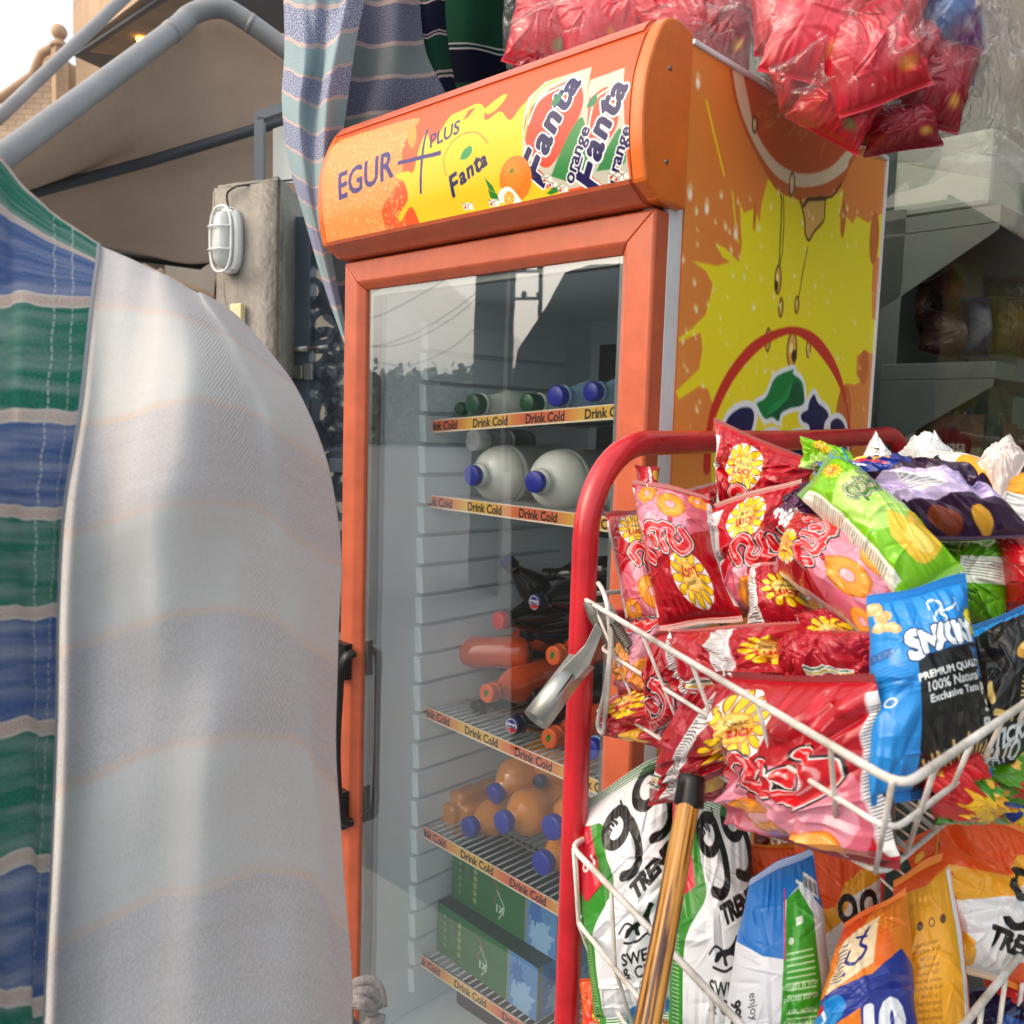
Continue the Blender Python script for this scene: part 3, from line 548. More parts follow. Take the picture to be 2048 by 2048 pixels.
def artbox(name, o, a, la, b, lb, h, art, um=(0, 1), label=None, catn=None, group=None, n=(70, 90)):
    """carton: printed front (o, a) and printed side (o+a*la, b)"""
    o = np.array(o, float); a = np.array(a); b = np.array(b); S_ = []
    def face(o, a, la, u0, u1, z0=0):
        U_, V_ = np.meshgrid(np.linspace(0, 1, n[0]), np.linspace(0, 1, n[1])); P = o+a*la*U_[..., None]+np.array([0, 0, h])*(1-V_[..., None])
        S_.append((P, art.samp((u0+(u1-u0)*U_)*art.w, V_*art.h), 0))
    face(o, a, la, um[0], um[1]); face(o+a*la, b, lb, 0, .5); face(o+b*lb, -b, lb, .5, 1); face(o+a*la+b*lb, -a, la, um[0], um[1])
    top = np.array([[o+[0, 0, h], o+a*la+[0, 0, h]], [o+b*lb+[0, 0, h], o+a*la+b*lb+[0, 0, h]]]); bot = top-[0, 0, h]
    c = art.samp(np.full((2, 2), .01), np.full((2, 2), .01)); S_.append((top, c, 0)); S_.append((bot[:, ::-1], c, 0))
    ob = link(name, grid_mesh(name, S_), M['carton'], None, smooth=False); return tag(ob, label, catn, group)
gap = 0; pos = K2-[0, 0, .38]+[0, 0, .002]
for i, (s0, wd) in enumerate(((.13, .135), (-.02, .13), (-.17, .13))):
    if i == 0: artbox('grocery_carton', pos+(-w1)*.155+d1*.02, w1, wd, d1, .07, .27, CA, label='beige grocery carton, largest face visible, on the lower shop shelf', catn='carton', group='cartons on the lower shop shelf')
    else: artbox('grocery_carton', pos+w1*-.012+d1*(.03+.085*i), d1, .075, -w1, .14, .265-.01*i, CA, label=['', 'narrow beige carton, second along the lower shop shelf', 'narrow beige carton, third and rightmost on the lower shop shelf'][i], catn='carton', group='cartons on the lower shop shelf')
artbox('tea_box', L2-[0, 0, .378]+w1*.10+d1*.02, w1, .12, d1, .1, .33, (lambda a: (a.poly([(0, 0), (.12, 0), (.12, .1), (0, .1)], (.16, .20, .16)), a.poly([(.015, .14), (.105, .14), (.105, .25), (.015, .25)], (.55, .5, .48)), a.text('TEA', .06, .06, .03, (.5, .55, .45)), a)[-1])(Art(.12, .3, 700, (.36, .36, .35))), label='dark and grey upright box left of the cartons on the lower shop shelf', catn='box')
mb = MB(); jc = L2-[0, 0, .376]+w1*.05+d1*.03; mb.lathe([(0, .03), (.02, .036), (.16, .036), (.19, .024), (.20, .022)], jc, (0, 0, 1), 20); j = mb.build('sauce_jar', mat('jar_red', (.3, .07, .06), .2, coat=.5)); tag(j, 'dark red sauce jar with white cap beside the fridge, behind the window', 'jar')
mb = MB(); mb.lathe([(.2, .027), (.203, .029), (.25, .029), (.255, .026)], jc, (0, 0, 1), 20); j.location = (0, 0, 0); mb.build('lid', M['lampwhite'], j)
# houses behind the canopy
B1 = empty('stone_house', tuple(at(260, 60, 13)*np.array([1, 1, 0])), label='beige stone clad house with projecting grey soffit above the canopy', cat='house')
def px_prism(pts, d, th, dd=None):   # outline at distance d, extruded away from the street by th metres
    q = [at(x, y, (dd[i] if dd else d)) for i, (x, y) in enumerate(pts)]; v = fw*np.array([1, 1, 0]); v /= np.linalg.norm(v); return q, v*th
mb = MB(); q, v = px_prism([(150, 112), (148, -60), (620, -60), (620, 420), (152, 700), (152, 135)], 14, 5); mb.prism(q, v); mb.build('wall', M['stone'], B1)
mb = MB(); q = [at(147, 112, 12.2), at(250, 44, 11.0), at(360, -30, 10), at(600, -30, 10), at(600, 60, 13.6), at(205, 138, 13.9)]
zz = q[0][2]; mb.prism(q, (0, 0, .12)); mb.build('soffit', M['soffit'], B1)
mb = MB(); mb.prism([at(146, 100, 12.1), at(250, 28, 10.9), at(330, -40, 10), at(330, -220, 10), at(250, -220, 10.9), at(146, -220, 12.1)], (.3, .5, 0)); mb.build('balcony_wall', M['stone'], B1)
mb = MB(); mb.lathe([(0, .07), (.03, .06), (.05, .02)], at(283, 78, 11.6), (0, 0, -1), 14); mb.build('ceiling_light', mat('warm_lamp', (1, .8, .4), .4, emis=((1, .78, .35), 6)), B1)
B2 = empty('brick_villa', tuple(at(60, 200, 18)*np.array([1, 1, 0])), label='sunlit pale brick villa with ball finial on its corner pillar', cat='house')
def brickmat():
    m, t, p = new_mat('pale_brick'); N = t.nodes; L = t.links; b = N.new('ShaderNodeTexBrick'); tc = N.new('ShaderNodeTexCoord'); mp = N.new('ShaderNodeMapping'); mp.inputs['Rotation'].default_value = (1.5708, 0, 0)
    L.new(tc.outputs['Object'], mp.inputs[0]); L.new(mp.outputs[0], b.inputs[0]); b.inputs['Scale'].default_value = 2.2; b.inputs['Color1'].default_value = sr((.80, .70, .60)); b.inputs['Color2'].default_value = sr((.74, .64, .55)); b.inputs['Mortar'].default_value = sr((.66, .56, .47)); L.new(b.outputs[0], p.inputs[0]); p.inputs['Roughness'].default_value = .9; return m
mb = MB(); q, v = px_prism([(-200, 330), (0, 218), (60, 170), (82, 118), (112, 102), (116, 420), (-200, 700)], 18, 3); mb.prism(q, v); mb.build('wall', brickmat(), B2)
mb = MB(); mb.tube([at(x, y, 17.8) for x, y in ((-200, 305), (0, 197), (66, 150), (82, 108), (112, 92))], .09, 8); mb.build('coping', M['stone'], B2)
mb = MB(); q, v = px_prism([(124, 125), (200, 142), (200, 420), (124, 420)], 18.4, 2.5); mb.prism(q, v); mb.build('side_wall', M['plaster'], B2)
c0 = at(119, 96, 17.7); mb = MB(); mb.box((c0[0]-.12, c0[1]-.12, 0), (c0[0]+.12, c0[1]+.12, c0[2])); mb.lathe([(0, .17), (.08, .17), (.1, .1), (.14, .1)]+[(.30+.15*math.sin(a), .15*math.cos(a)) for a in np.linspace(-1.2, 1.5, 10)], c0, (0, 0, 1), 16); mb.build('corner_pillar', M['stone'], B2)
# canopy: brown fabric over pipes
CN = empty('canopy', tuple(at(300, 300, 4)*np.array([1, 1, 0])), label='brown fabric canopy stretched on bent grey pipes beside the stone house', cat='canopy')
mb = MB(); c = cat([at(-90, 375, 3.1), at(0, 318, 3.2), at(180, 185, 3.6), at(345, 62, 4.0), at(385, 28, 4.1), at(440, 16, 4.15), at(490, 40, 4.2), at(600, 120, 4.3), at(760, 240, 4.4)], 80); mb.tube(c, .046, 14); mb.build('main_pipe', M['pole'], CN)
for u in (at(352, 54, 4.0), at(510, 52, 4.2)):
    mb = MB(); i = int(np.argmin(((c-u)**2).sum(1))); mb.tube(c[max(i-1, 0):i+1], .048, 14); mb.build('pipe_joint', M['pole'], CN)
mb = MB(); mb.tube([at(-60, 285, 4.4), at(0, 232, 4.5), at(250, -6, 5.0), at(330, -80, 5.2)], .032, 10); mb.build('upper_pipe', M['pole'], CN)
mb = MB(); mb.tube([at(-40, 415, 4.2), at(65, 386, 4.25), at(300, 322, 4.3), at(540, 250, 4.4), at(760, 190, 4.5)], .026, 10); mb.build('lower_pipe', M['darkpole'], CN)
def sheet(G, nv, nu, sag=0, name='fabric', m=None, par=None, th=.004, wr=0):
    P = cat2(G, nv, nu); u = np.linspace(0, 1, nu)[None, :, None]; v_ = np.linspace(0, 1, nv)[:, None, None]
    P = P-np.array([0, 0, 1])*sag*np.sin(np.pi*u)*np.sin(np.pi*v_)
    if wr: P = P+np.array([0, 0, 1])*wr*np.sin(u*9+v_*4)*np.sin(v_*7+2*u)
    ob = link(name, grid_mesh(name, [(P, None, 0)]), m, par); s_ = ob.modifiers.new('thick', 'SOLIDIFY'); s_.thickness = th; return ob
sheet([[at(-90, 385, 3.3), at(0, 328, 3.35), at(180, 200, 3.7), at(350, 70, 4.15), at(440, 28, 4.25), at(600, 120, 4.4), at(760, 230, 4.4)],
       [at(-40, 412, 4.3), at(65, 384, 4.35), at(190, 350, 4.38), at(300, 320, 4.4), at(420, 284, 4.45), at(540, 248, 4.5), at(760, 190, 4.5)]], 30, 60, .02, 'upper_fabric', M['canopy'], CN, wr=.01)
sheet([[at(-40, 416, 4.3), at(65, 388, 4.3), at(200, 350, 4.35), at(300, 324, 4.4), at(420, 288, 4.45), at(560, 246, 4.5)],
       [at(-40, 500, 4.7), at(65, 495, 4.7), at(200, 500, 4.7), at(300, 512, 4.7), at(400, 524, 4.7), at(560, 500, 4.8)]], 30, 60, .03, 'lower_fabric', M['canopy'], CN, wr=.012)
mb = MB(); mb.tube([at(150, 502, 4.75), at(220, 508, 4.74), at(400, 532, 4.75), at(450, 495, 4.75)], .02, 8); mb.build('dark_gap_strip', M['dark'], CN)  # near-black strip painting in the shaded gap along the canopy's lower edge
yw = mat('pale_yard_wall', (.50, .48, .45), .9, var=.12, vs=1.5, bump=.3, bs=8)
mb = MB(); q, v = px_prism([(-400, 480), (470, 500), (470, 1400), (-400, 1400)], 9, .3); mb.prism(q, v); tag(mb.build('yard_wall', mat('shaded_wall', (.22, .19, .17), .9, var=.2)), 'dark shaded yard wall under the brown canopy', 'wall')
mb = MB(); mb.tube([at(285, 532, 3.6), at(310, 545, 3.6), at(430, 596, 3.5)], .013, 8); mb.tube([at(318, 545, 3.58), at(326, 549, 3.58)], .02, 10)
tag(mb.build('timber_pole', mat('pale_wood', (.66, .55, .45), .7, var=.2, vs=20)), 'pale thin wooden pole slanting down to the concrete pillar', 'pole')
mb = MB(); mb.tube([at(330, 585, 3.75), at(430, 628, 3.65)], .028, 8); tag(mb.build('wooden_beam', mat('reddish_wood', (.62, .44, .36), .7, var=.2, vs=12)), 'thicker reddish wooden beam below the pale pole', 'beam')
# pillar
F1, F2, F3 = at(424, 398, 3.06), at(562, 372, 2.88), at(610, 365, 3.22)
for q in (F1, F2, F3): q[2] = 2.21
F4 = F1+F3-F2; a1 = (F2-F1)/np.linalg.norm(F2-F1); nrm = np.array([a1[1], -a1[0], 0]); nrm = nrm if nrm@(CP-F1) > 0 else -nrm
bm = bmesh.new(); vs = [bm.verts.new(tuple(p*np.array([1, 1, 0])+np.array([0, 0, z]))) for z in (0, 2.21) for p in (F1, F2, F3, F4)]
for f in ((3, 2, 1, 0), (4, 5, 6, 7), (0, 1, 5, 4), (1, 2, 6, 5), (2, 3, 7, 6), (3, 0, 4, 7)): bm.faces.new([vs[i] for i in f])
bmesh.ops.bevel(bm, geom=bm.edges[:], offset=.018, segments=2, affect='EDGES'); bmesh.ops.triangulate(bm, faces=bm.faces)
for _ in range(3): bmesh.ops.subdivide_edges(bm, edges=[e for e in bm.edges if e.calc_length() > .035], cuts=1)
from mathutils import noise as mn
for _ in range(2): bmesh.ops.subdivide_edges(bm, edges=[e for e in bm.edges if e.calc_length() > .06], cuts=1)
bm.normal_update()
for v in bm.verts:
    n = mn.noise(v.co*9)*.006+mn.noise(v.co*28)*.004+mn.noise(v.co*70)*.002; v.co += v.normal*n
me = bpy.data.meshes.new('concrete_pillar'); bm.to_mesh(me); bm.free()
pil = link('concrete_pillar', me, M['concrete']); tag(pil, 'rough grey concrete gate pillar carrying an oval lamp', 'pillar')
# bulkhead lamp on the pillar face (local frame a1 = along face, z, nrm = out)
def onface(px, py, off=0):
    r = ray(px, py); t_ = nrm@(F1-CP)/(nrm@r); return CP+r*t_+nrm*off
LC = onface(468, 484, .006); lw, lh = .050, .104
LA = empty('bulkhead_lamp', tuple(LC), label='oval white caged bulkhead lamp on the concrete pillar', cat='wall lamp')
def oval(off, sx, sz, n=40, p=2.8):
    out = []
    for k in range(n):
        t_ = 2*math.pi*k/n; c_, s_ = math.cos(t_), math.sin(t_); out.append(LC+nrm*off+a1*sx*math.copysign(abs(c_)**(2/p), c_)+np.array([0, 0, 1])*sz*math.copysign(abs(s_)**(2/p), s_))
    return out
def loft(mb, rings, mi=0, cap=True):
    n = len(rings[0]); V = [p for r_ in rings for p in r_]; Fq = [(i*n+k, i*n+(k+1) % n, (i+1)*n+(k+1) % n, (i+1)*n+k) for i in range(len(rings)-1) for k in range(n)]
    if cap: Fq += [tuple(range(n))[::-1], tuple(range((len(rings)-1)*n, len(rings)*n))]
    mb.add(V, Fq, mi, True)
mb = MB(); loft(mb, [oval(0, lw+.004, lh+.004), oval(.02, lw+.006, lh+.006), oval(.028, lw, lh), oval(.028, lw-.01, lh-.01)]); mb.build('base', M['lampwhite'], LA)
mb = MB(); loft(mb, [oval(.028, lw-.008, lh-.008), oval(.045, lw-.011, lh-.011), oval(.062, lw-.02, lh-.02, p=2.4), oval(.070, lw-.034, lh-.045, p=2.2), oval(.072, .003, .01, p=2)]); mb.build('lens', mat('frosted_lens', (.72, .74, .74), .15, coat=.8), LA)
mb = MB(); mb.tube(oval(.050, lw+.003, lh+.003), .0045, 8, closed=True); 
for k in (-.36, .36):
    zc = np.array([0, 0, k*lh]); mb.tube(cat([LC+zc-a1*(lw+.003)+nrm*.05, LC+zc-a1*lw*.6+nrm*.076, LC+zc+nrm*.082, LC+zc+a1*lw*.6+nrm*.076, LC+zc+a1*(lw+.003)+nrm*.05], 16), .0032, 8)
for k in (-1, 1):
    for s_ in (-.6, .6): p = LC+np.array([0, 0, k*(lh+.003)*.93])+a1*s_*lw; mb.tube([p+nrm*.02, p+nrm*.05], .0035, 8)
mb.build('guard', M['lampwhite'], LA)
mb = MB(); mb.tube(cat([LC+[0, 0, lh]+nrm*.012, onface(462, 412, .012), onface(464, 390, .02), onface(478, 378, .02), onface(492, 372, .01), F2+[-.06, .1, .01]], 30), .0035, 8); mb.build('cable', M['black'], LA)
c_ = onface(484, 638, .008); mb = MB(); mb.hexa([c_+a1*sx_+np.array([0, 0, sz_])+nrm*o_ for o_ in (0, .022) for sx_, sz_ in ((-.028, -.048), (.028, -.048), (.028, .048), (-.028, .048))])
sw = mb.build('switch_box', M['cream'], bevel=.004); tag(sw, 'small cream switch box on the concrete pillar below the lamp', 'switch')
mb = MB(); mb.lathe([(0, .004), (.002, .003)], c_+nrm*.022, nrm, 10); mb.build('screw', M['screw'], sw)
# gate with scrollwork
GA = empty('metal_gate', tuple(at(690, 900, 3.2)*np.array([1, 1, 0])), label='dark grey metal gate with cut scroll pattern between pillar and fridge', cat='gate')
g0 = at(612, 440, 3.12); g1 = at(800, 440, 3.05); ga = (g1-g0)*np.array([1, 1, 0]); ga /= np.linalg.norm(ga); gn = np.array([ga[1], -ga[0], 0]); gn = gn if gn@(CP-g0) > 0 else -gn
def gp(px, py, off=0):
    r = ray(px, py); t_ = gn@(g0-CP)/(gn@r); return CP+r*t_+gn*off
def gbar(mb, x0_, x1_, z0_, z1_, o0, o1):   # along gate, height, offset out
    q = [g0*np.array([1, 1, 0])+ga*a_+gn*o_+np.array([0, 0, z_]) for z_ in (z0_, z1_) for a_, o_ in ((x0_, o0), (x1_, o0), (x1_, o1), (x0_, o1))]; mb.hexa(q)
mb = MB(); gbar(mb, -.03, .03, .05, 2.12, -.03, .03); gbar(mb, .0305, 1.3, 2.06, 2.12, -.03, .03); gbar(mb, .0305, 1.3, .05, .11, -.03, .03); gbar(mb, 1.3005, 1.36, .05, 2.12, -.03, .03); gbar(mb, .1055, 1.2995, 1.235, 1.285, -.025, .025)
mb.build('gate_frame', M['gate'], GA, bevel=.003)
mb = MB()
def scroll(cx_, cz_, R_, turns, sg, a0, wd=.022):
    pts = []
    for k in range(34):
        t_ = k/33; r_ = R_*(1-.82*t_); a_ = a0+sg*t_*turns*2*math.pi; pts.append(g0*np.array([1, 1, 0])+ga*(cx_+r_*math.cos(a_))+np.array([0, 0, cz_+r_*math.sin(a_)]))
    for k in range(33):
        d_ = pts[k+1]-pts[k]; s_ = np.cross(d_, gn); s_ /= np.linalg.norm(s_)+1e-9; w0 = wd*(1-.6*k/33)/2; w1_ = wd*(1-.6*(k+1)/33)/2
        q = [pts[k]-s_*w0, pts[k+1]-s_*w1_, pts[k+1]+s_*w1_, pts[k]+s_*w0]; mb.hexa([p-gn*.004 for p in q]+[p+gn*.004 for p in q])
R3_ = random.Random(5)
zz = .2
while zz < 2.0:
    for xx in (.055, .10, .16, .25, .38, .52, .68, .9, 1.1):
        big = R3_.random() < .35; scroll(xx+R3_.uniform(-.04, .04), zz+R3_.uniform(-.04, .04), R3_.uniform(.10, .15) if big else R3_.uniform(.045, .085), R3_.uniform(.9, 1.6), R3_.choice((-1, 1)), R3_.uniform(0, 6.28), .05 if big else .028)
    zz += .105
mb.build('scrollwork', M['gate'], GA)
mb = MB(); mb.tube([gp(585, 702, .05), gp(628, 700, .05)], .011, 10); mb.tube([gp(628, 700, .05), gp(668, 696, .05)], .008, 10); mb.build('sliding_bolt', M['steel2'], GA)
mb = MB()
for x, y, w_, h_ in ((600, 745, 12, 13), (628, 745, 9, 16), (612, 746, 5, 14)):
    q = [gp(x-w_, y+h_, .04), gp(x+w_, y+h_, .04), gp(x+w_, y-h_, .04), gp(x-w_, y-h_, .04)]; mb.prism(q, gn*.012)
mb.build('lock_plate', M['steel2'], GA, bevel=.002)
mb = MB(); q = [at(330, 380, 6.0), at(900, 380, 5.6), at(900, 1700, 5.6), at(330, 1700, 6.0)]; mb.prism(q, (-.1, .2, 0)); tag(mb.build('courtyard_wall', yw), 'pale plastered courtyard wall glimpsed through the gate scrollwork', 'wall')
WB = empty('white_signboard', tuple(at(545, 300, 3.6)*np.array([1, 1, 0])), label='white board in a grey square tube frame above the pillar', cat='board')
mb = MB()
def sq(mb, a_, b_, w_=.018):
    a_ = np.array(a_); b_ = np.array(b_); t_ = (b_-a_)/np.linalg.norm(b_-a_); u_ = np.cross(t_, fw); u_ /= np.linalg.norm(u_); v_ = np.cross(t_, u_)
    mb.hexa([a_-u_*w_-v_*w_, a_+u_*w_-v_*w_, a_+u_*w_+v_*w_, a_-u_*w_+v_*w_, b_-u_*w_-v_*w_, b_+u_*w_-v_*w_, b_+u_*w_+v_*w_, b_-u_*w_+v_*w_])
sq(mb, at(520, 385, 3.5), at(520, 238, 3.5)); sq(mb, at(516, 236, 3.5), at(680, 178, 3.5)); sq(mb, at(680, 178, 3.5), at(680, 385, 3.5)); mb.build('frame', M['gate'], WB)
mb = MB(); q, v = px_prism([(546, 258), (720, 200), (720, 378), (546, 362)], 3.56, .02); mb.prism(q, v); mb.build('board', mat('white_board', (.86, .86, .84), .5), WB)

# ------------------------------------------------------------------ across the street (mirrored in the fridge door)
def mir(px, py, t_):       # where the view ray that bounces off the door glass gets to after t_ metres
    p = pl(px, py, 1, -.046); r = ray(px, py).copy(); r[1] = -r[1]; r /= np.linalg.norm(r); return p+r*t_
R4 = random.Random(11)
mb = MB(); a_ = mir(700, 770, 60); b_ = mir(1330, 770, 60)
ctr = []
for k in range(900):
    f_ = R4.random()*1.6-.45; p = a_+(b_-a_)*f_; hh = mir(700, 742, 60)[2]*(.84+.13*math.sin(f_*31)+.09*math.sin(f_*83+1)); zz = R4.random()*hh; ctr.append((p[0]+R4.uniform(-2, 2), p[1]+R4.uniform(-2, 2), zz))
for cx_, cy_, cz_ in ctr:
    for j in range(30):
        q = Vector((R4.gauss(0, .9), R4.gauss(0, .9), R4.gauss(0, .45))); u_ = Vector((R4.gauss(0, 1), R4.gauss(0, 1), R4.gauss(0, 1))).normalized()*.28; v_ = u_.cross(Vector((R4.gauss(0, 1), R4.gauss(0, 1), R4.gauss(0, 1)))).normalized()*.3
        c_ = Vector((cx_, cy_, cz_))+q; mb.add([c_-u_, c_-v_, c_+u_, c_+v_], [(0, 1, 2, 3)])
tl_ = mb.build('far_trees', mat('far_foliage', (.46, .50, .44), .9, var=.3, vs=.5), fix=False); tag(tl_, 'hazy line of far trees along the street, mirrored in the fridge glass', 'trees', kind='stuff')
UP = empty('utility_pole', tuple(mir(1015, 800, 26)*np.array([1, 1, 0])), label='tall lattice utility pole mirrored in the fridge door glass', cat='utility pole')
pb = mir(1015, 800, 26); mb = MB(); mb.tube([(pb[0], pb[1], 0), (pb[0], pb[1], 13)], .13, 8); mb.build('pole', M['darkpole'], UP)
dv = (mir(1040, 700, 26)-mir(990, 700, 26)); dv[2] = 0; dv /= np.linalg.norm(dv); mb = MB()
for z in (5.2, 6.0, 7.2, 8.1, 9.0, 10): 
    mb.tube([(pb[0]-dv[0]*.9, pb[1]-dv[1]*.9, z), (pb[0]+dv[0]*.9, pb[1]+dv[1]*.9, z+.05)], .05, 6)
    for s_ in (-.85, -.4, .4, .85): mb.lathe([(0, .06), (.12, .09), (.2, .05)], (pb[0]+dv[0]*s_, pb[1]+dv[1]*s_, z+.05), (0, 0, 1), 8)
p2 = pb+dv*.9; mb.tube([(p2[0], p2[1], 4), (p2[0], p2[1], 12)], .07, 6); mb.build('cross_arm', M['darkpole'], UP)
mb = MB()
for k, z in enumerate((5.3, 6.1, 6.2, 7.3, 8.2)):
    e1 = mir(700-40*k, 800, 34+3*k); pts = [np.array([pb[0], pb[1], z])*(1-f_)+np.array([e1[0], e1[1], z-1.2])*f_-np.array([0, 0, 1])*1.2*math.sin(math.pi*f_) for f_ in np.linspace(0, 1, 20)]; mb.tube(pts, .011, 5)
mb.build('power_line', M['black'], UP)
mb = MB(); q = [mir(944, 850, 6.5), mir(1004, 850, 6.0), mir(1004, 500, 6.0), mir(944, 500, 6.5)]
q = [np.array([*q[0][:2], 0]), np.array([*q[1][:2], 0]), np.array([*q[1][:2], 4.2]), np.array([*q[0][:2], 4.2])]; mb.prism(q, (-.25, -.3, 0)); tag(mb.build('street_pillar', mat('street_pillar', (.28, .29, .3), .85, var=.15)), 'tall grey pillar across the street, mirrored in the fridge glass', 'pillar')
mb = MB(); G = [(1022, 1500), (1022, 780), (1035, 700), (1095, 610), (1130, 545), (1180, 530), (1380, 520), (1420, 800), (1420, 1500)]
q = [mir(x, y, 2.0) for x, y in G]; mb.prism(q, (-.03, -.035, 0)); tag(mb.build('hanging_tarpaulin', mat('dark_tarpaulin', (.13, .15, .16), .8, var=.3, vs=5, bump=.4, bs=4)), 'dark peaked tarpaulin behind the viewer, mirrored in the fridge glass', 'tarpaulin')

# ------------------------------------------------------------------ drinks in the fridge
capm = {k: mat(k+'_cap', c, .35, coat=.2) for k, c in dict(green=(.04, .30, .20), blue=(.09, .16, .62), navy=(.06, .09, .28), white=(.82, .83, .84), black=(.05, .05, .06), red=(.78, .16, .18), orange=(.88, .38, .20)).items()}
bodm = dict(milk=mat('milk_plastic', (.80, .84, .80), .25, coat=.4), cream=mat('yoghurt_plastic', (.86, .87, .84), .22, coat=.5), water=mat('water_plastic', (.52, .68, .80), .12, coat=.8), cola=mat('cola', (.035, .025, .025), .08, coat=1), green=mat('green_bottle', (.05, .16, .07), .1, coat=1),
            orange=mat('orange_drink', (.84, .32, .12), .12, coat=.9), juice=mat('orange_juice', (.84, .52, .12), .12, coat=.9), clear=mat('cloudy_plastic', (.55, .62, .62), .2, coat=.5))
labm = dict(blue=mat('blue_label', (.12, .34, .62), .35), white=mat('white_label', (.82, .82, .82), .4), navy=mat('navy_label', (.12, .12, .42), .35), green=mat('green_label', (.05, .28, .18), .4), dark=mat('dark_label', (.08, .1, .3), .35), pink=mat('pink_label', (.8, .5, .45), .4))
CG = 'bottles lying in the drinks fridge'
def logo_disc(kind):
    a = Art(.03, .03, 2600, (.06, .09, .28) if kind == 'pepsi' else (.88, .40, .2))
    if kind == 'pepsi':
        a.ell(.015, .015, .0125, .0125, (.9, .9, .92)); a.ell(.015, .015, .0112, .0112, (.10, .16, .5)); a.poly([(.004, .0175), (.026, .0165), (.024, .023), (.015, .0265), (.006, .023)], (.78, .12, .16), smooth=40); a.poly([(.0035, .0115), (.0265, .0105), (.0265, .0180), (.0035, .0190)], (.92, .92, .94)); a.text('pepsi', .015, .0148, .0095, (.08, .12, .42), bold=.0004)
    elif kind == 'swirl':
        a.a[:] = (.07, .13, .5); a.line([(.008, .010), (.015, .006), (.022, .010)], .0014, (.3, .4, .8), smooth=20)
    else: a.poly([(.013, .021), (.010, .013), (.017, .007), (.020, .012), (.016, .019)], (.2, .45, .2), smooth=24)
    return a
LD = {k: logo_disc(k) for k in ('pepsi', 'leaf', 'swirl')}
def bottle(px, py, kind, label, cap='blue', body='milk', R=.035, L=.2, cr=.014, yq=.085, yaw=0, pit=0, lab=None, logo=None, shape=0, ch=.018, name='bottle'):
    o = pl(px, py, 1, yq); ax = np.array([math.sin(yaw)*math.cos(pit), math.cos(yaw)*math.cos(pit), math.sin(pit)])
    E_ = empty(name, tuple(o), label=label, cat='bottle', group=CG)
    mb = MB(); mb.lathe([(0, cr*.86), (.0012, cr*.97), (.003, cr), (ch-.002, cr), (ch, cr*.95)], o, ax, 28)
    n = 28
    for k in range(n): pass
    cp = mb.build('cap', capm[cap], E_)
    if logo:
        a_ = LD[logo]; u_ = np.cross(ax, (0, 0, 1)); u_ /= np.linalg.norm(u_); v_ = np.cross(u_, ax); rr_ = np.linspace(0, .98, 18)[:, None]; th = np.linspace(0, 2*math.pi, 37)[None]
        X = rr_*np.cos(th); Y = rr_*np.sin(th); P = o-ax*.0006+(X[..., None]*u_+Y[..., None]*v_)*cr*.9; link('cap_print', grid_mesh('cap_print', [(P, a_.samp(.015+X*.014, .015-Y*.014), 0)]), M['print'], E_)
    if shape == 1:   # round jug
        pr = [(ch, cr*.85), (ch+.006, cr*1.25), (ch+.010, cr*1.1)]+[(ch+.012+R*(1-math.cos(t_)), max(cr*1.1, R*math.sin(t_))) for t_ in np.linspace(.35, 1.5, 9)]+[(ch+R*1.2, R), (ch+R*1.22, R*.985), (ch+R*1.3, R*.985), (ch+R*1.32, R), (ch+R*1.5, R), (ch+R*1.52, R*.985), (L-R*.3, R*.98), (L, R*.6)]
    elif shape == 2:  # squat juice bottle with waist
        pr = [(ch, cr*.85), (ch+.008, cr*.95), (ch+.02, R*.72), (ch+.035, R*.96), (ch+.05, R), (ch+.075, R*.97), (ch+.085, R*.86), (ch+.10, R*.86), (ch+.11, R), (L-.02, R), (L-.005, R*.9), (L, R*.6)]
    else:
        pr = [(ch, cr*.8), (ch+.003, cr*1.12), (ch+.006, cr*.85), (ch+.02, cr*.95), (ch+.04, R*.72), (ch+.06, R*.95), (ch+.075, R), (L*.55, R*.98), (L-.02, R), (L-.004, R*.9), (L, R*.6)]
    mb = MB(); mb.lathe(pr, o, ax, 32); mb.build('body', bodm[body], E_)
    if lab:
        l0, l1 = (.42, .78) if shape != 2 else (.34, .52); l0 = max(l0*L, ch+.065); mb = MB(); mb.lathe([(l0, R*1.012), (max(l1*L, l0+.02), R*1.012)], o, ax, 32); mb.build('label', labm[lab], E_)
    return E_
B = bottle
B(917, 817, 0, 'white milk bottle with dark green cap, farthest left on the top shelf', 'green', 'milk', .021, .17, .0125, .14)
B(943, 808, 0, 'white milk bottle with large green cap in front on the top shelf', 'green', 'milk', .030, .19, .0185, .10, ch=.022, lab=None)
B(1052, 806, 0, 'white milk bottle with green cap, between white bottle and blue capped water', 'green', 'milk', .026, .17, .017, .115, ch=.03)
B(1109, 792, 0, 'clear water bottle with blue cap and blue label on the top shelf', 'blue', 'water', .031, .22, .0175, .10, lab='blue')
B(1180, 783, 0, 'second clear water bottle with blue cap, right end of the top shelf', 'blue', 'water', .031, .22, .016, .13, lab='blue')
B(944, 881, 0, 'cloudy white capped bottle lying above the left round jug', 'white', 'clear', .022, .16, .020, .15, ch=.026)
B(941, 951, 0, 'round white yoghurt jug with blue cap, left one on the second shelf', 'blue', 'cream', .055, .22, .0185, .095, shape=1, ch=.014)
B(1066, 964, 0, 'round white yoghurt jug with blue cap, right one on the second shelf', 'blue', 'cream', .055, .22, .0185, .095, shape=1, ch=.014, yaw=-.12)
B(1185, 987, 0, 'white capped bottle beside the right round jug, by the red rail', 'white', 'cream', .04, .2, .019, .095, ch=.016)
mb = MB()
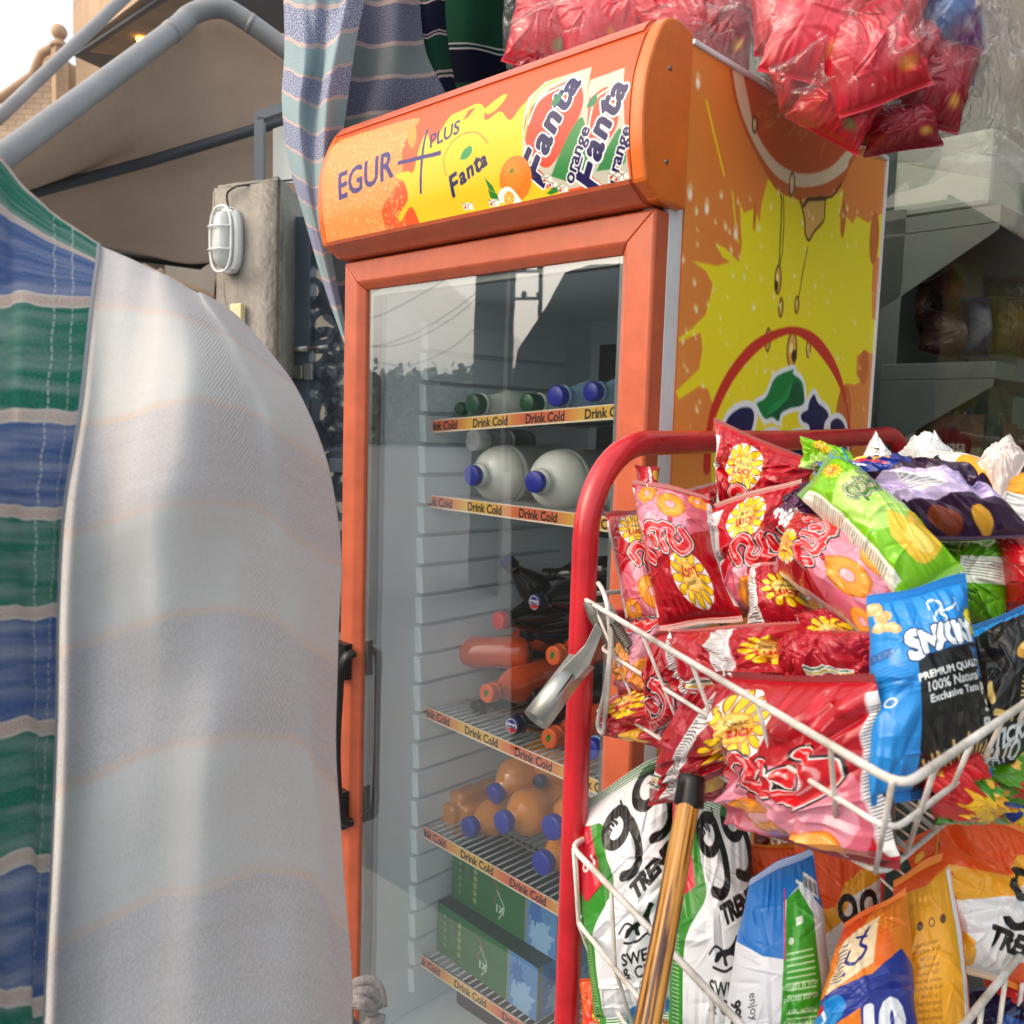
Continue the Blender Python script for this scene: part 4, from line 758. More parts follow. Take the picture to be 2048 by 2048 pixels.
B(1012, 1120, 0, 'cola bottle with navy cap leaning on top of the bottle pile', 'navy', 'cola', .034, .22, .0155, .27, yaw=.35, pit=-.75, logo='swirl')
B(1068, 1205, 0, 'cola bottle with navy cap showing a blue white and red round logo, upper in pile', 'navy', 'cola', .036, .24, .0165, .22, logo='pepsi', yaw=.1)
B(1150, 1215, 0, 'dark green bottle with black cap at the upper right of the pile', 'black', 'green', .034, .24, .014, .24)
B(994, 1242, 0, 'dark cola bottle with bright red cap on the left of the pile', 'red', 'cola', .034, .24, .0175, .18, yaw=.1)
B(868, 1303, 0, 'orange soda bottle lying crosswise at the left end of the pile', 'orange', 'orange', .032, .20, .013, .17, yaw=1.05, pit=.08, lab=None)
B(905, 1285, 0, 'orange soda bottle lying behind the crosswise orange bottle', 'orange', 'orange', .028, .22, .012, .28, yaw=1.1, pit=.12)
B(1105, 1312, 0, 'orange soda bottle with leaf marked cap behind the metal tube', 'orange', 'orange', .034, .22, .0175, .17, logo='leaf')
B(972, 1388, 0, 'orange soda bottle with leaf marked cap lying in the middle of the third shelf', 'orange', 'orange', .036, .22, .0175, .13, logo='leaf', yaw=-.05)
B(868, 1388, 0, 'dark green bottle with black cap, far left on the third shelf', 'black', 'green', .033, .22, .015, .20)
B(950, 1417, 0, 'dark bottle with black cap under the middle orange soda bottle', 'black', 'green', .030, .22, .015, .16)
B(1023, 1452, 0, 'cola bottle with navy cap and round logo lying on the third shelf wires', 'navy', 'cola', .033, .24, .0165, .105, logo='pepsi')
B(1097, 1478, 0, 'orange soda bottle with leaf marked cap, front right of the third shelf', 'orange', 'orange', .033, .24, .0175, .105, logo='leaf')
B(1178, 1500, 0, 'blue capped water bottle at the right end of the third shelf', 'blue', 'water', .033, .22, .0175, .10, lab='blue')
B(985, 1592, 0, 'juice bottle with blue cap, topmost of the juice pile', 'blue', 'juice', .040, .22, .0195, .16, shape=2, pit=.28, lab=None, name='juice_bottle')
B(934, 1656, 0, 'juice bottle with blue cap, leftmost cap of the juice pile', 'blue', 'juice', .036, .20, .0195, .13, shape=2, name='juice_bottle')
B(1001, 1646, 0, 'juice bottle with blue cap in front of the juice pile', 'blue', 'juice', .043, .24, .0205, .11, shape=2, yaw=.05, name='juice_bottle')
B(1100, 1657, 0, 'juice bottle with blue cap beside the red post, upper right of the juice pile', 'blue', 'juice', .043, .24, .0215, .11, shape=2, lab='white', name='juice_bottle')
B(1080, 1728, 0, 'juice bottle with blue cap, lower right on the fourth shelf', 'blue', 'juice', .036, .24, .021, .10, shape=2, name='juice_bottle')
B(1140, 1775, 0, 'juice bottle with blue cap partly behind the red post, lowest of the pile', 'blue', 'juice', .036, .24, .021, .10, shape=2, name='juice_bottle')
B(1075, 1565, 0, 'juice bottle in a navy wrapper behind the juice pile', 'navy', 'juice', .042, .20, .012, .20, shape=2, lab='navy', yaw=-.2, name='juice_bottle')
# square sided juice bottle lying with its flank to the glass
B(1085, 1150, 0, 'dark cola bottle lying crosswise high at the back of the pile', 'black', 'cola', .033, .22, .014, .34, yaw=.9, pit=.1)
B(1045, 1270, 0, 'dark cola bottle lying right of the red capped bottle', 'black', 'cola', .034, .22, .014, .26, yaw=.2, lab='dark')
B(1000, 1330, 0, 'dark green bottle lying behind the middle orange soda bottle', 'black', 'green', .034, .22, .014, .28, yaw=.3, lab='green')
B(920, 1350, 0, 'dark green bottle with green label at the left end of the pile', 'black', 'green', .032, .2, .014, .30, yaw=.4, lab='green')
B(1150, 1400, 0, 'dark cola bottle behind the red post at the right of the pile', 'black', 'cola', .034, .22, .014, .22)
B(1060, 1395, 0, 'cola bottle with dark label between two orange soda bottles', 'black', 'cola', .032, .22, .014, .22, lab='dark')
o_ = pl(895, 1625, 1, .16); E_ = empty('juice_bottle', tuple(o_), label='square sided amber juice bottle lying flat at the left end of the fourth shelf', cat='bottle', group=CG)
bm = bmesh.new(); bmesh.ops.create_cube(bm, size=1); bmesh.ops.scale(bm, vec=(.105, .17, .085), verts=bm.verts); bmesh.ops.bevel(bm, geom=bm.edges[:], offset=.02, segments=4, affect='EDGES')
bmesh.ops.subdivide_edges(bm, edges=[e for e in bm.edges if e.calc_length() > .04], cuts=5, use_grid_fill=True)
for v in bm.verts: v.co *= 1-.04*math.cos(v.co.y*110)*(abs(v.co.y) < .06)
bmesh.ops.translate(bm, vec=tuple(o_+[0, .07, 0]), verts=bm.verts); me = bpy.data.meshes.new('body'); bm.to_mesh(me); bm.free(); link('body', me, bodm['juice'], E_)
mb = MB(); mb.lathe([(0, .02), (.02, .02)], o_+[.05, .155, .0], (.3, 1, 0), 24); mb.build('cap', capm['blue'], E_)
# green drink cartons on the fifth shelf
ga_ = Art(.30, .15, 900, (.10, .42, .19))
for k in range(6): ga_.poly([(.03+.045*k, .02), (.055+.045*k, .02), (.055+.045*k, .06), (.03+.045*k, .06)], (.12, .34, .18)) if k < 2 else None
for k in range(5): ga_.ell(.10+.0*k, .03+.022*k, .008, .009, (.55, .62, .30)); ga_.ell(.035, .03+.022*k, .004, .006, (.5, .6, .5))
ga_.line([(.17, .02), (.20, .05), (.18, .08), (.21, .12)], .003, (.75, .3, .25), smooth=30); ga_.line([(.19, .05), (.22, .09), (.20, .13)], .004, (.7, .8, .75), smooth=30); ga_.ell(.20, .09, .014, .02, (.12, .45, .25)); ga_.text('1X', .205, .10, .03, (.85, .9, .9), bold=.001)
gb_ = Art(.15, .15, 900, (.32, .55, .78)); gb_.splat(.075, .11, .05, (.55, .72, .88), 12, 4); gb_.splat(.05, .05, .03, (.2, .42, .72), 10, 2)
for t_ in np.linspace(0, 1, 16): gb_.ell(.004+.004*math.sin(t_*30), .15*t_, .006, .008, (.5, .52, .4))
def drinkbox(px, py, y0, label, L_=.27, h=.115, yaw=-.0, D=.16):
    o = pl(px, py, 1, y0); o[2] = py; o[0] = px; a = np.array([math.cos(yaw), math.sin(yaw), 0]); b = np.array([-math.sin(yaw), math.cos(yaw), 0]); n = (160, 80); S_ = []
    def face(o, a, la, art, fl=0):
        U_, V_ = np.meshgrid(np.linspace(0, 1, n[0]), np.linspace(0, 1, n[1])); P = o+a*la*U_[..., None]+np.array([0, 0, h])*(1-V_[..., None]); S_.append((P, art.samp((U_ if not fl else 1-U_)*art.w, V_*art.h), 0))
    m_ = L_*.72
    face(o, a, m_, ga_); face(o+a*(m_+.0), a, L_-m_, gb_); face(o+a*L_, b, D, gb_); face(o+b*D, -b, D, ga_); face(o+a*L_+b*D, -a, L_, ga_)
    c = np.full((2, 2, 3), .3)*np.array([.2, .55, .3]); top = np.array([[o+[0, 0, h], o+a*L_+[0, 0, h]], [o+b*D+[0, 0, h], o+a*L_+b*D+[0, 0, h]]]); S_.append((top, c, 0)); S_.append(((top-[0, 0, h])[:, ::-1], c, 0))
    tag(link('drink_carton', grid_mesh('drink_carton', S_), M['carton'], None, smooth=False), label, 'carton', 'green drink cartons in the fridge')
drinkbox(pl(874, 1885, 1, .13)[0], .3745, .13, 'lower of the two green and blue drink cartons on the fifth shelf', .285, .10, -.06)
drinkbox(pl(903, 1800, 1, .16)[0], .4755, .16, 'upper of the two stacked green and blue drink cartons in the fridge', .285, .10, -.03, .13)
mb = MB(); o_ = np.array([-.56, .16, LZ0+.008])
tag(mb.box(o_, o_+[.40, .3, .05]).build('drink_tray', mat('dark_tray', (.12, .13, .12), .5), bevel=.006), 'dark low tray on the fridge floor under the last shelf', 'tray')

# ------------------------------------------------------------------ cloths
def clothmat(name, bands, rep, phase=0, *, bump=.35, speck=None, tw=260, scale_v=1.0, stitch=None, soft=.0, fade=0, wv=(900, 900), weft=.0):
    """woven bands along V (repeat rep times): bands = [(start, colour, speckle colour or None)]"""
    m, t, p = new_mat(name); N = t.nodes; L = t.links
    uv = N.new('ShaderNodeUVMap'); uv.uv_map = 'UVMap'; sp_ = N.new('ShaderNodeSeparateXYZ'); L.new(uv.outputs[0], sp_.inputs[0])
    nz = N.new('ShaderNodeTexNoise'); nz.inputs['Scale'].default_value = 5; L.new(uv.outputs[0], nz.inputs['Vector'])
    def mth(op, a, b, c=None):
        n = N.new('ShaderNodeMath'); n.operation = op
        for i, x in enumerate((a, b, c)):
            if x is None: continue
            if isinstance(x, (int, float)): n.inputs[i].default_value = x
            else: L.new(x, n.inputs[i])
        return n.outputs[0]
    v = mth('MULTIPLY_ADD', sp_.outputs[1], rep, mth('MULTIPLY_ADD', nz.outputs['Fac'], .06, phase)); fr = mth('FRACT', v, None)
    def ramp(idx):
        r = N.new('ShaderNodeValToRGB'); r.color_ramp.interpolation = 'LINEAR' if soft else 'CONSTANT'; E = r.color_ramp.elements; items = []
        for i, b in enumerate(bands):
            c = sr(b[1] if idx == 0 else (b[2] or b[1])); nx = bands[i+1][0] if i+1 < len(bands) else 1.0
            items.append((b[0]+(soft if i else 0), c));
            if soft: items.append((nx-soft, c))
        while len(E) < len(items): E.new(.5)
        for e, (po, c) in zip(E, items): e.position = min(1, max(0, po)); e.color = c
        L.new(fr, r.inputs[0]); return r.outputs[0]
    A_, B_ = ramp(0), ramp(1)
    mp = N.new('ShaderNodeMapping'); mp.inputs['Scale'].default_value = (wv[0], wv[1], 1); L.new(uv.outputs[0], mp.inputs[0])
    wn = N.new('ShaderNodeTexNoise'); wn.inputs['Scale'].default_value = 1; wn.inputs['Detail'].default_value = 2; L.new(mp.outputs[0], wn.inputs['Vector'])
    thr = N.new('ShaderNodeMapRange'); thr.inputs[1].default_value = .46; thr.inputs[2].default_value = .54; L.new(wn.outputs['Fac'], thr.inputs[0])
    mx = N.new('ShaderNodeMix'); mx.data_type = 'RGBA'; L.new(thr.outputs[0], mx.inputs['Factor']); L.new(A_, mx.inputs['A']); L.new(B_, mx.inputs['B']); col = mx.outputs['Result']
    if stitch:      # pale running stitches along V at given U
        for u0 in stitch:
            wob = mth('MULTIPLY_ADD', nz.outputs['Fac'], .012, sp_.outputs[0])
            d = mth('LESS_THAN', mth('ABSOLUTE', mth('SUBTRACT', wob, u0), None), .0024); ds = mth('GREATER_THAN', mth('FRACT', mth('MULTIPLY', sp_.outputs[1], 130), None), .3)
            m2 = N.new('ShaderNodeMix'); m2.data_type = 'RGBA'; L.new(mth('MULTIPLY', d, ds), m2.inputs['Factor']); L.new(col, m2.inputs['A']); m2.inputs['B'].default_value = sr((.80, .82, .80)); col = m2.outputs['Result']
    if fade:        # uneven wash fading
        fn = N.new('ShaderNodeTexNoise'); fn.inputs['Scale'].default_value = 1.6; fn.inputs['Detail'].default_value = 7; fm = N.new('ShaderNodeMapping'); fm.inputs['Scale'].default_value = (.8, 34, 1); L.new(uv.outputs[0], fm.inputs[0]); L.new(fm.outputs[0], fn.inputs['Vector'])
        m3 = N.new('ShaderNodeMix'); m3.data_type = 'RGBA'; mr = N.new('ShaderNodeMapRange'); mr.inputs[1].default_value = .42; mr.inputs[2].default_value = .75; mr.inputs[4].default_value = fade; L.new(fn.outputs['Fac'], mr.inputs[0]); L.new(mr.outputs[0], m3.inputs['Factor']); L.new(col, m3.inputs['A']); m3.inputs['B'].default_value = sr((.86, .86, .88)); col = m3.outputs['Result']
    w1_ = N.new('ShaderNodeTexWave'); w1_.wave_type = 'BANDS'; w1_.bands_direction = 'DIAGONAL'; w1_.inputs['Scale'].default_value = tw; w1_.inputs['Distortion'].default_value = 1.5; w1_.inputs['Detail'].default_value = 1; L.new(uv.outputs[0], w1_.inputs['Vector'])
    m4 = N.new('ShaderNodeMix'); m4.data_type = 'RGBA'; m4.blend_type = 'MULTIPLY'; m4.inputs['Factor'].default_value = weft; L.new(col, m4.inputs['A']); cr_ = N.new('ShaderNodeCombineColor'); [L.new(w1_.outputs['Fac'], cr_.inputs[i_]) for i_ in range(3)]; L.new(cr_.outputs[0], m4.inputs['B']); col = m4.outputs['Result']
    L.new(col, p.inputs['Base Color']); p.inputs['Roughness'].default_value = .95; p.inputs['Specular IOR Level'].default_value = .03; p.inputs['Sheen Weight'].default_value = 0
    b = N.new('ShaderNodeBump'); b.inputs['Strength'].default_value = bump; b.inputs['Distance'].default_value = .0012; hh = mth('ADD', w1_.outputs['Fac'], mth('MULTIPLY', wn.outputs['Fac'], .8)); L.new(hh, b.inputs['Height']); L.new(b.outputs[0], p.inputs['Normal'])
    return m
def cloth(name, G, nv, nu, m, par=None, fold=None, th=.0015, disp=None):
    P = cat2([[at(*q) for q in row] for row in G], nv, nu)
    if disp: u = np.linspace(0, 1, nu)[None]; v = np.linspace(0, 1, nv)[:, None]; P = P-fw*disp(u, v)[..., None]
    me = grid_mesh(name, [(P, None, 0)])
    o = link(name, me, m, par); s_ = o.modifiers.new('thick', 'SOLIDIFY'); s_.thickness = th; s_.offset = 0; return o
pk = (.80, .72, .70)
mA = clothmat('striped_weave', [(0, (.62, .70, .72), (.56, .65, .68)), (.44, pk, (.74, .68, .68)), (.50, (.40, .41, .56), (.70, .73, .80)), (.93, pk, (.74, .68, .68))], 6.6, wv=(60, 420))
mB = clothmat('striped_weave_shaded', [(0, (.38, .42, .43), (.43, .46, .47)), (.40, (.60, .53, .53), (.56, .50, .50)), (.46, (.20, .20, .30), (.46, .47, .53)), (.94, (.60, .53, .53), (.55, .50, .50))], 5.2, wv=(150, 480))  # same striped weave, colours darkened to carry the shade on the back fold
mC = clothmat('green_navy_weave', [(0, (.08, .20, .16), (.10, .24, .19)), (.42, (.62, .55, .56), None), (.45, (.09, .2, .16), None), (.48, (.62, .55, .56), None), (.51, (.06, .07, .14), (.12, .13, .2)), (.93, (.6, .53, .55), None), (.95, (.07, .1, .14), None), (.97, (.6, .53, .55), None)], 2.6, wv=(200, 300))
ST = empty('striped_cloth', tuple(at(620, 350, 1.75)), label='pale blue grey and pink striped woven cloth hanging beside the fridge header', cat='cloth')
g1_, g2_ = (lambda u, v: .016*np.sin(u*7+v*3)), 0
cloth('front_fold', [[(566, -60, 1.62), (600, -60, 1.55), (650, -60, 1.52), (700, -60, 1.56), (745, -60, 1.62)],
    [(570, 100, 1.62), (605, 110, 1.54), (640, 118, 1.58), (668, 100, 1.50), (712, 75, 1.58)],
    [(566, 210, 1.62), (592, 222, 1.55), (622, 240, 1.58), (655, 232, 1.52), (690, 222, 1.60)],
    [(580, 330, 1.63), (600, 345, 1.57), (625, 360, 1.57), (650, 358, 1.56), (672, 345, 1.62)],
    [(610, 440, 1.64), (622, 450, 1.60), (635, 455, 1.59), (646, 450, 1.60), (655, 445, 1.63)],
    [(645, 560, 1.66), (652, 565, 1.64), (660, 568, 1.63), (668, 565, 1.64), (672, 560, 1.66)],
    [(690, 690, 1.67), (692, 692, 1.665), (694, 694, 1.66), (696, 693, 1.665), (698, 690, 1.67)]], 200, 90, mA, ST, disp=lambda u, v: .007*np.sin(u*16+v*5)*(1-v)+.003*np.sin(u*34-v*11)*(1-v))
cloth('back_fold', [[(690, -60, 1.72), (740, -60, 1.76), (790, -60, 1.72), (835, -60, 1.74)],
    [(680, 100, 1.72), (740, 105, 1.76), (790, 105, 1.73), (850, 95, 1.76)],
    [(655, 260, 1.73), (710, 250, 1.76), (780, 245, 1.74), (900, 235, 1.78)],
    [(640, 400, 1.72), (690, 400, 1.76), (760, 390, 1.80), (820, 380, 1.84)],
    [(655, 530, 1.70), (690, 530, 1.75), (730, 520, 1.80), (770, 520, 1.84)],
    [(688, 700, 1.70), (700, 700, 1.74), (715, 700, 1.80), (730, 700, 1.84)]], 160, 80, mB, ST, disp=lambda u, v: .006*np.sin(u*11+v*4))
cloth('dark_edge', [[(800, -60, 1.80), (850, -60, 1.78), (890, -60, 1.80)], [(808, 60, 1.80), (850, 60, 1.78), (892, 55, 1.81)], [(812, 200, 1.82), (870, 200, 1.79), (915, 195, 1.83)], [(815, 330, 1.84), (880, 330, 1.82), (940, 330, 1.85)]], 120, 50, mC, ST, disp=lambda u, v: .006*np.sin(u*9+v*2))
SC = cloth('green_cloth', [[(870, -70, 1.95), (930, -70, 1.92), (1000, -70, 1.95), (1060, -70, 1.98), (1160, -70, 1.96), (1290, -70, 2.0)], [(880, 60, 1.95), (940, 60, 1.92), (1000, 62, 1.96), (1060, 60, 1.98), (1160, 60, 1.96), (1290, 60, 2.0)], [(890, 180, 1.97), (950, 175, 1.94), (1010, 180, 1.98), (1060, 175, 2.0), (1160, 175, 1.98), (1290, 175, 2.0)], [(900, 330, 1.98), (960, 330, 1.95), (1020, 330, 1.99), (1080, 330, 2.0), (1160, 330, 1.98), (1290, 330, 2.0)]], 120, 70, clothmat('dark_green_weave', [(0, (.07, .19, .14), (.09, .22, .17)), (.66, (.55, .55, .55), None), (.675, (.07, .15, .14), None), (.70, (.55, .55, .55), None), (.715, (.06, .06, .11), (.08, .08, .13))], 1.5, wv=(200, 300)), disp=lambda u, v: .012*np.sin(u*8+v*2))
tag(SC, 'dark green cloth with thin pale lines hanging above the middle of the header', 'cloth')
# foreground blanket: patterned face and washed out reverse
BL = empty('woven_blanket', tuple(at(200, 1000, .55)), label='large blanket in the foreground, blue and green checked face folded over a pale grey reverse', cat='blanket')
band = [(0, (.86, .85, .865), (.79, .78, .80)), (.465, (.90, .835, .82), (.86, .80, .79)), (.50, (.84, .85, .86), (.88, .875, .88)), (.965, (.90, .845, .82), (.86, .81, .79))]
band = [(q_[0], tuple(x*k for x, k in zip(q_[1], (.945, .94, .925))), tuple(x*k for x, k in zip(q_[2], (.945, .94, .925)))) for q_ in band]
mR = clothmat('blanket_reverse', band, 3.6, bump=.55, tw=75, soft=.012, fade=.25, wv=(190, 330), weft=.06)
def gfold(x, c, w_): return np.exp(-((x-c)/w_)**2)
def bdisp(u, v):
    c = .52+.34*v; return -.016*gfold(u, c, .075)+.008*gfold(u, c+.16, .14)+.010*np.sin(u*5+v*2.5)*v+.004*np.sin(u*14+v*9)+.004*gfold(u, .34+.1*v, .2)+.0022*np.sin(u*19-v*9+np.sin(v*7))+.0016*np.sin(u*31+v*14+2*np.sin(u*5))+.0010*np.sin(u*12+v*41+np.sin(u*9)*1.5)
rev = [[(199, 492, .62), (262, 520, .60), (330, 552, .60), (400, 588, .62), (455, 618, .66), (505, 662, .70)],
       [(186, 610, .58), (262, 618, .56), (350, 632, .56), (440, 665, .58), (530, 730, .64), (590, 775, .70)],
       [(160, 830, .54), (250, 812, .52), (360, 790, .52), (470, 795, .55), (580, 860, .62), (648, 915, .70)],
       [(128, 1025, .52), (240, 995, .50), (360, 965, .50), (480, 970, .54), (600, 1040, .62), (678, 1090, .70)],
       [(116, 1230, .52), (240, 1190, .50), (360, 1155, .50), (480, 1155, .54), (600, 1215, .61), (677, 1265, .70)],
       [(112, 1465, .52), (240, 1415, .50), (360, 1375, .50), (490, 1365, .53), (610, 1420, .60), (675, 1470, .70)],
       [(102, 1735, .52), (230, 1680, .50), (360, 1630, .50), (490, 1610, .53), (620, 1650, .60), (690, 1700, .70)],
       [(88, 2015, .53), (220, 1960, .51), (360, 1905, .51), (500, 1875, .54), (630, 1900, .60), (708, 1950, .70)],
       [(78, 2300, .53), (220, 2280, .51), (360, 2230, .51), (500, 2210, .54), (630, 2210, .60), (700, 2240, .70)]]
cloth('reverse_side', rev, 320, 200, mR, BL, disp=lambda u, v: bdisp(u, v)*np.clip(u*3, 0, 1))
wl = (.84, .80, .77); pe = (.80, .66, .60); gB = (.27, .37, .58); gB2 = (.37, .47, .66); gG = (.15, .44, .37); gG2 = (.25, .54, .46)
mF = clothmat('blanket_face', [(0, gG, gG2), (.43, wl, None), (.445, pe, wl), (.485, wl, None), (.50, gB, gB2), (.93, wl, None), (.945, pe, wl), (.985, wl, None)], 4.5, .92, bump=.7, tw=70, weft=.10, stitch=(.82, .905), fade=.42, wv=(110, 700))
rowsF = []
for y, xs_, d in ((318, 2, .60), (400, 60, .60), (440, 118, .60), (500, 199, .61), (600, 186, .575), (830, 160, .535), (1020, 128, .515), (1220, 116, .515), (1450, 112, .515), (1720, 102, .515), (2000, 88, .525), (2300, 78, .525)):
    if y < 500: continue
    rowsF.append([(-260, y-60, d-.10), (-120, y-25, d-.085), (-20, y-8, d-.06), ((xs_-20)/2, y-2, d-.035), (xs_, y-2, d-.003)])
rowsF = [[(-260, 60, .56), (-120, 170, .57), (0, 322, .60), (90, 412, .61), (199, 490, .615)], [(-260, 220, .52), (-120, 290, .53), (-20, 400, .56), (85, 470, .585), (196, 525, .60)]]+rowsF[1:]
cloth('patterned_face', rowsF, 320, 120, mF, BL, disp=lambda u, v: (.006*np.sin(u*9+v*5)+.0035*np.sin(u*23-v*8)+.0012*np.sin(v*160+u*4)*gfold(u, .9, .25))*np.clip((1-u)*7, 0, 1))
mb = MB(); mb.tube(cat([at(x, y, .50+0*x) for x, y in ((199, 490), (186, 600), (160, 830), (128, 1020), (116, 1220), (112, 1450), (102, 1720), (88, 2000), (78, 2300))], 60), .0012, 6)
sd_ = []
P_ = cat2([[at(*q) for q in row] for row in rowsF], 120, 12)[:, -1]
mb = MB(); mb.tube(list(P_-fw*.001), .0016, 6); mb.build('seam_binding', mat('seam_thread', (.55, .56, .58), .9), BL)
mb = MB(); kc = at(722, 2015, .72)
for i in range(3): mb.tube([kc+(rr*math.cos(t_)*(.016-.003*i)+uu*math.sin(t_)*(.020-.003*i)+fw*(.006*math.sin(t_*2+i)-.006*i)) for t_ in np.linspace(0, 6.1, 30)], .0052, 10)
mb.tube(cat([kc+rr*.012-uu*.016, kc+rr*.016-uu*.05, kc+rr*.01-uu*.12], 12), .005, 8)
mb.build('knotted_cord', mat('pale_cord', (.76, .73, .72), .95, var=.2, vs=300, bump=.8, bs=900), BL)

# ------------------------------------------------------------------ red rack with wire baskets
RK = empty('snack_rack', (.05, .2, 0), label='red tube display rack with two white wire baskets beside the drinks fridge', cat='rack')
X0 = .05; ya, yb_ = -.235, .70; rb = .105
pth = [(X0, ya, .02), (X0, ya, .8), (X0, ya, 1.20)]+[(X0, ya+rb*(1-math.cos(t_)), 1.298+rb*math.sin(t_)) for t_ in np.linspace(.0, math.pi/2, 14)]
pth += [(X0, .2, 1.409), (X0, .5, 1.418)]+[(X0, yb_-rb*(1-math.sin(t_)), 1.318+rb*math.cos(t_)) for t_ in np.linspace(0, math.pi/2, 12)]+[(X0, yb_, .8), (X0, yb_, .02)]
mb = MB(); mb.tube(pth, .0148, 18); mb.build('rack_frame', M['red'], RK)
mb = MB()
for z in (1.20, .92, .5, .08): mb.tube([(X0, ya+.012, z), (X0, yb_-.012, z)], .009, 10)
mb.build('cross_bar', M['red'], RK)
for yy in (ya, yb_):
    mb = MB(); mb.lathe([(0, .022), (.02, .021), (.03, .017)], (X0, yy, 0.004), (0, 0, 1), 14); mb.build('foot', M['black'], RK)
def rc(pts, r=.02, n=5):    # round the corners of a closed loop
    out = []; k = len(pts)
    for i in range(k):
        a, b, c = (np.array(pts[(i+j-1) % k], float) for j in range(3)); p = b+(a-b)/np.linalg.norm(a-b)*r; q = b+(c-b)/np.linalg.norm(c-b)*r
        for t_ in np.linspace(0, 1, n): out.append((1-t_)**2*p+2*t_*(1-t_)*b+t_*t_*q)
    return out
ZR = 1.23
FA = pl(1155, 1190, 2, ZR); FB = pl(1805, 1575, 2, ZR); FC = pl(2048, 1408, 2, ZR); dd_ = (FC-FB)/np.linalg.norm(FC-FB); FD = FB+dd_*.85; FE = np.array([.07, .66, ZR]); FA0 = np.array([FA[0]+.0, FA[1], ZR]); FG = np.array([.075, -.10, ZR])
rim = [FA0, FB, FD, FE, FG]
b0_ = [pl(1190, 1440, 2, 1.115)+np.array([.02, .03, 0]), pl(1762, 1752, 2, 1.11), None, np.array([.11, .60, 1.11]), np.array([.11, -.06, 1.115])]
b0_[2] = b0_[1]+dd_*.75; r1_ = [a*.56+np.array(b)*.44 for a, b in zip(rim, b0_)]
def wloop(mb, pts, r): mb.tube(rc(pts), r, 8, closed=True)
mb = MB(); wloop(mb, rim, .0028); wloop(mb, r1_, .0021); wloop(mb, b0_, .0021)
def seg(a, b, t_): return np.array(a)*(1-t_)+np.array(b)*t_
def legs(mb, T, B_, i, ts, r=.0018):
    for t_ in ts:
        a = seg(T[i], T[(i+1) % 5], t_); b = seg(B_[i], B_[(i+1) % 5], t_); mid = seg(r1_[i], r1_[(i+1) % 5], t_) if T is rim else (a+b)/2
        mb.tube([a, a*.5+b*.5, b], r, 6)
legs(mb, rim, b0_, 0, (.10, .34, .53, .72, .88, .985)); legs(mb, rim, b0_, 1, [.06+.075*k for k in range(13)]); legs(mb, rim, b0_, 2, (.2, .4, .6, .8)); legs(mb, rim, b0_, 3, (.1, .3, .5, .7, .9)); legs(mb, rim, b0_, 4, (.3, .9))
for k in range(1, 12):
    t_ = k/12; mb.tube([seg(b0_[0], b0_[1], t_), seg(b0_[3], b0_[2], 1-t_) if t_ > .5 else seg(b0_[4], b0_[3], t_*.6)], .002, 6)
for k in range(1, 14): t_ = k/14; mb.tube([seg(b0_[1], b0_[2], t_), seg(b0_[4], b0_[3], t_)], .002, 6)
mb.tube([FA, FA+[-.0, .02, .03], (X0+.0, ya+.03, 1.26)], .003, 8)
up_b = mb.build('wire_basket', M['wire'], RK)
ZL = .955
LA_ = pl(1140, 1690, 2, ZL); LB_ = pl(1480, 2048, 2, ZL); dl = (LB_-LA_)/np.linalg.norm(LB_-LA_); R1_ = pl(2047, 1902, 2, ZL); R2_ = pl(1929, 2048, 2, ZL); dr_ = (R2_-R1_)/np.linalg.norm(R2_-R1_)
Am = np.array([[dl[0], -dr_[0]], [dl[1], -dr_[1]]]); k_ = np.linalg.solve(Am, (R1_-LA_)[:2]); LCn = LA_+dl*k_[0]
if not (0.2 < k_[0] < 1.2): LCn = LA_+dl*.62
lrim = [LA_, LCn, LCn-dr_*.8 if dr_[1] < 0 else LCn+dr_*.8, np.array([.07, .66, ZL]), np.array([.075, -.10, ZL])]
def inset(pts, f, dz): c = sum(np.array(p) for p in pts)/len(pts); return [c+(np.array(p)-c)*f-np.array([0, 0, dz]) for p in pts]
lr1 = [p-np.array([0, 0, .085]) for p in inset(lrim, .985, 0)]; lb = inset(lrim, .94, .17)
lr1[0] = pl(1150, 1838, 2, ZL-.085); lb[0] = pl(1205, 1850, 2, ZL-.17)+np.array([0, 0, 0]); lb[0] = LA_+np.array([.03, .03, -.17])
mb = MB(); wloop(mb, lrim, .0034); wloop(mb, lr1, .0028); wloop(mb, lb, .0026)
for i, ts in ((0, (.02, .22, .42, .62, .82, .98)), (1, [.06+.075*k for k in range(13)]), (2, (.2, .5, .8)), (3, (.1, .3, .5, .7, .9)), (4, (.5, .95))):
    for t_ in ts: mb.tube([seg(lrim[i], lrim[(i+1) % 5], t_), seg(lr1[i], lr1[(i+1) % 5], t_), seg(lb[i], lb[(i+1) % 5], t_)], .0022, 6)
for k in range(1, 14): t_ = k/14; mb.tube([seg(lb[1], lb[2], t_), seg(lb[4], lb[3], t_)], .002, 6)
mb.build('wire_basket', M['wire'], RK)
# depth of the basket walls along the picture
def wd_(px, py, poly_):
    best = None
    for a, b in ((poly_[0], poly_[1]), (poly_[1], poly_[2])):
        n_ = np.array([-(b[1]-a[1]), b[0]-a[0], 0]); r = ray(px, py); t_ = n_@(a-CP)/(n_@r); p = CP+r*t_; s_ = ((p-a)@(b-a))/((b-a)@(b-a))
        if t_ > 0 and -.3 <= s_ <= 1.3: best = t_ if best is None else (max(best, t_) if False else min(best, t_) if 0 <= s_ <= 1 else best)
    return best or .8
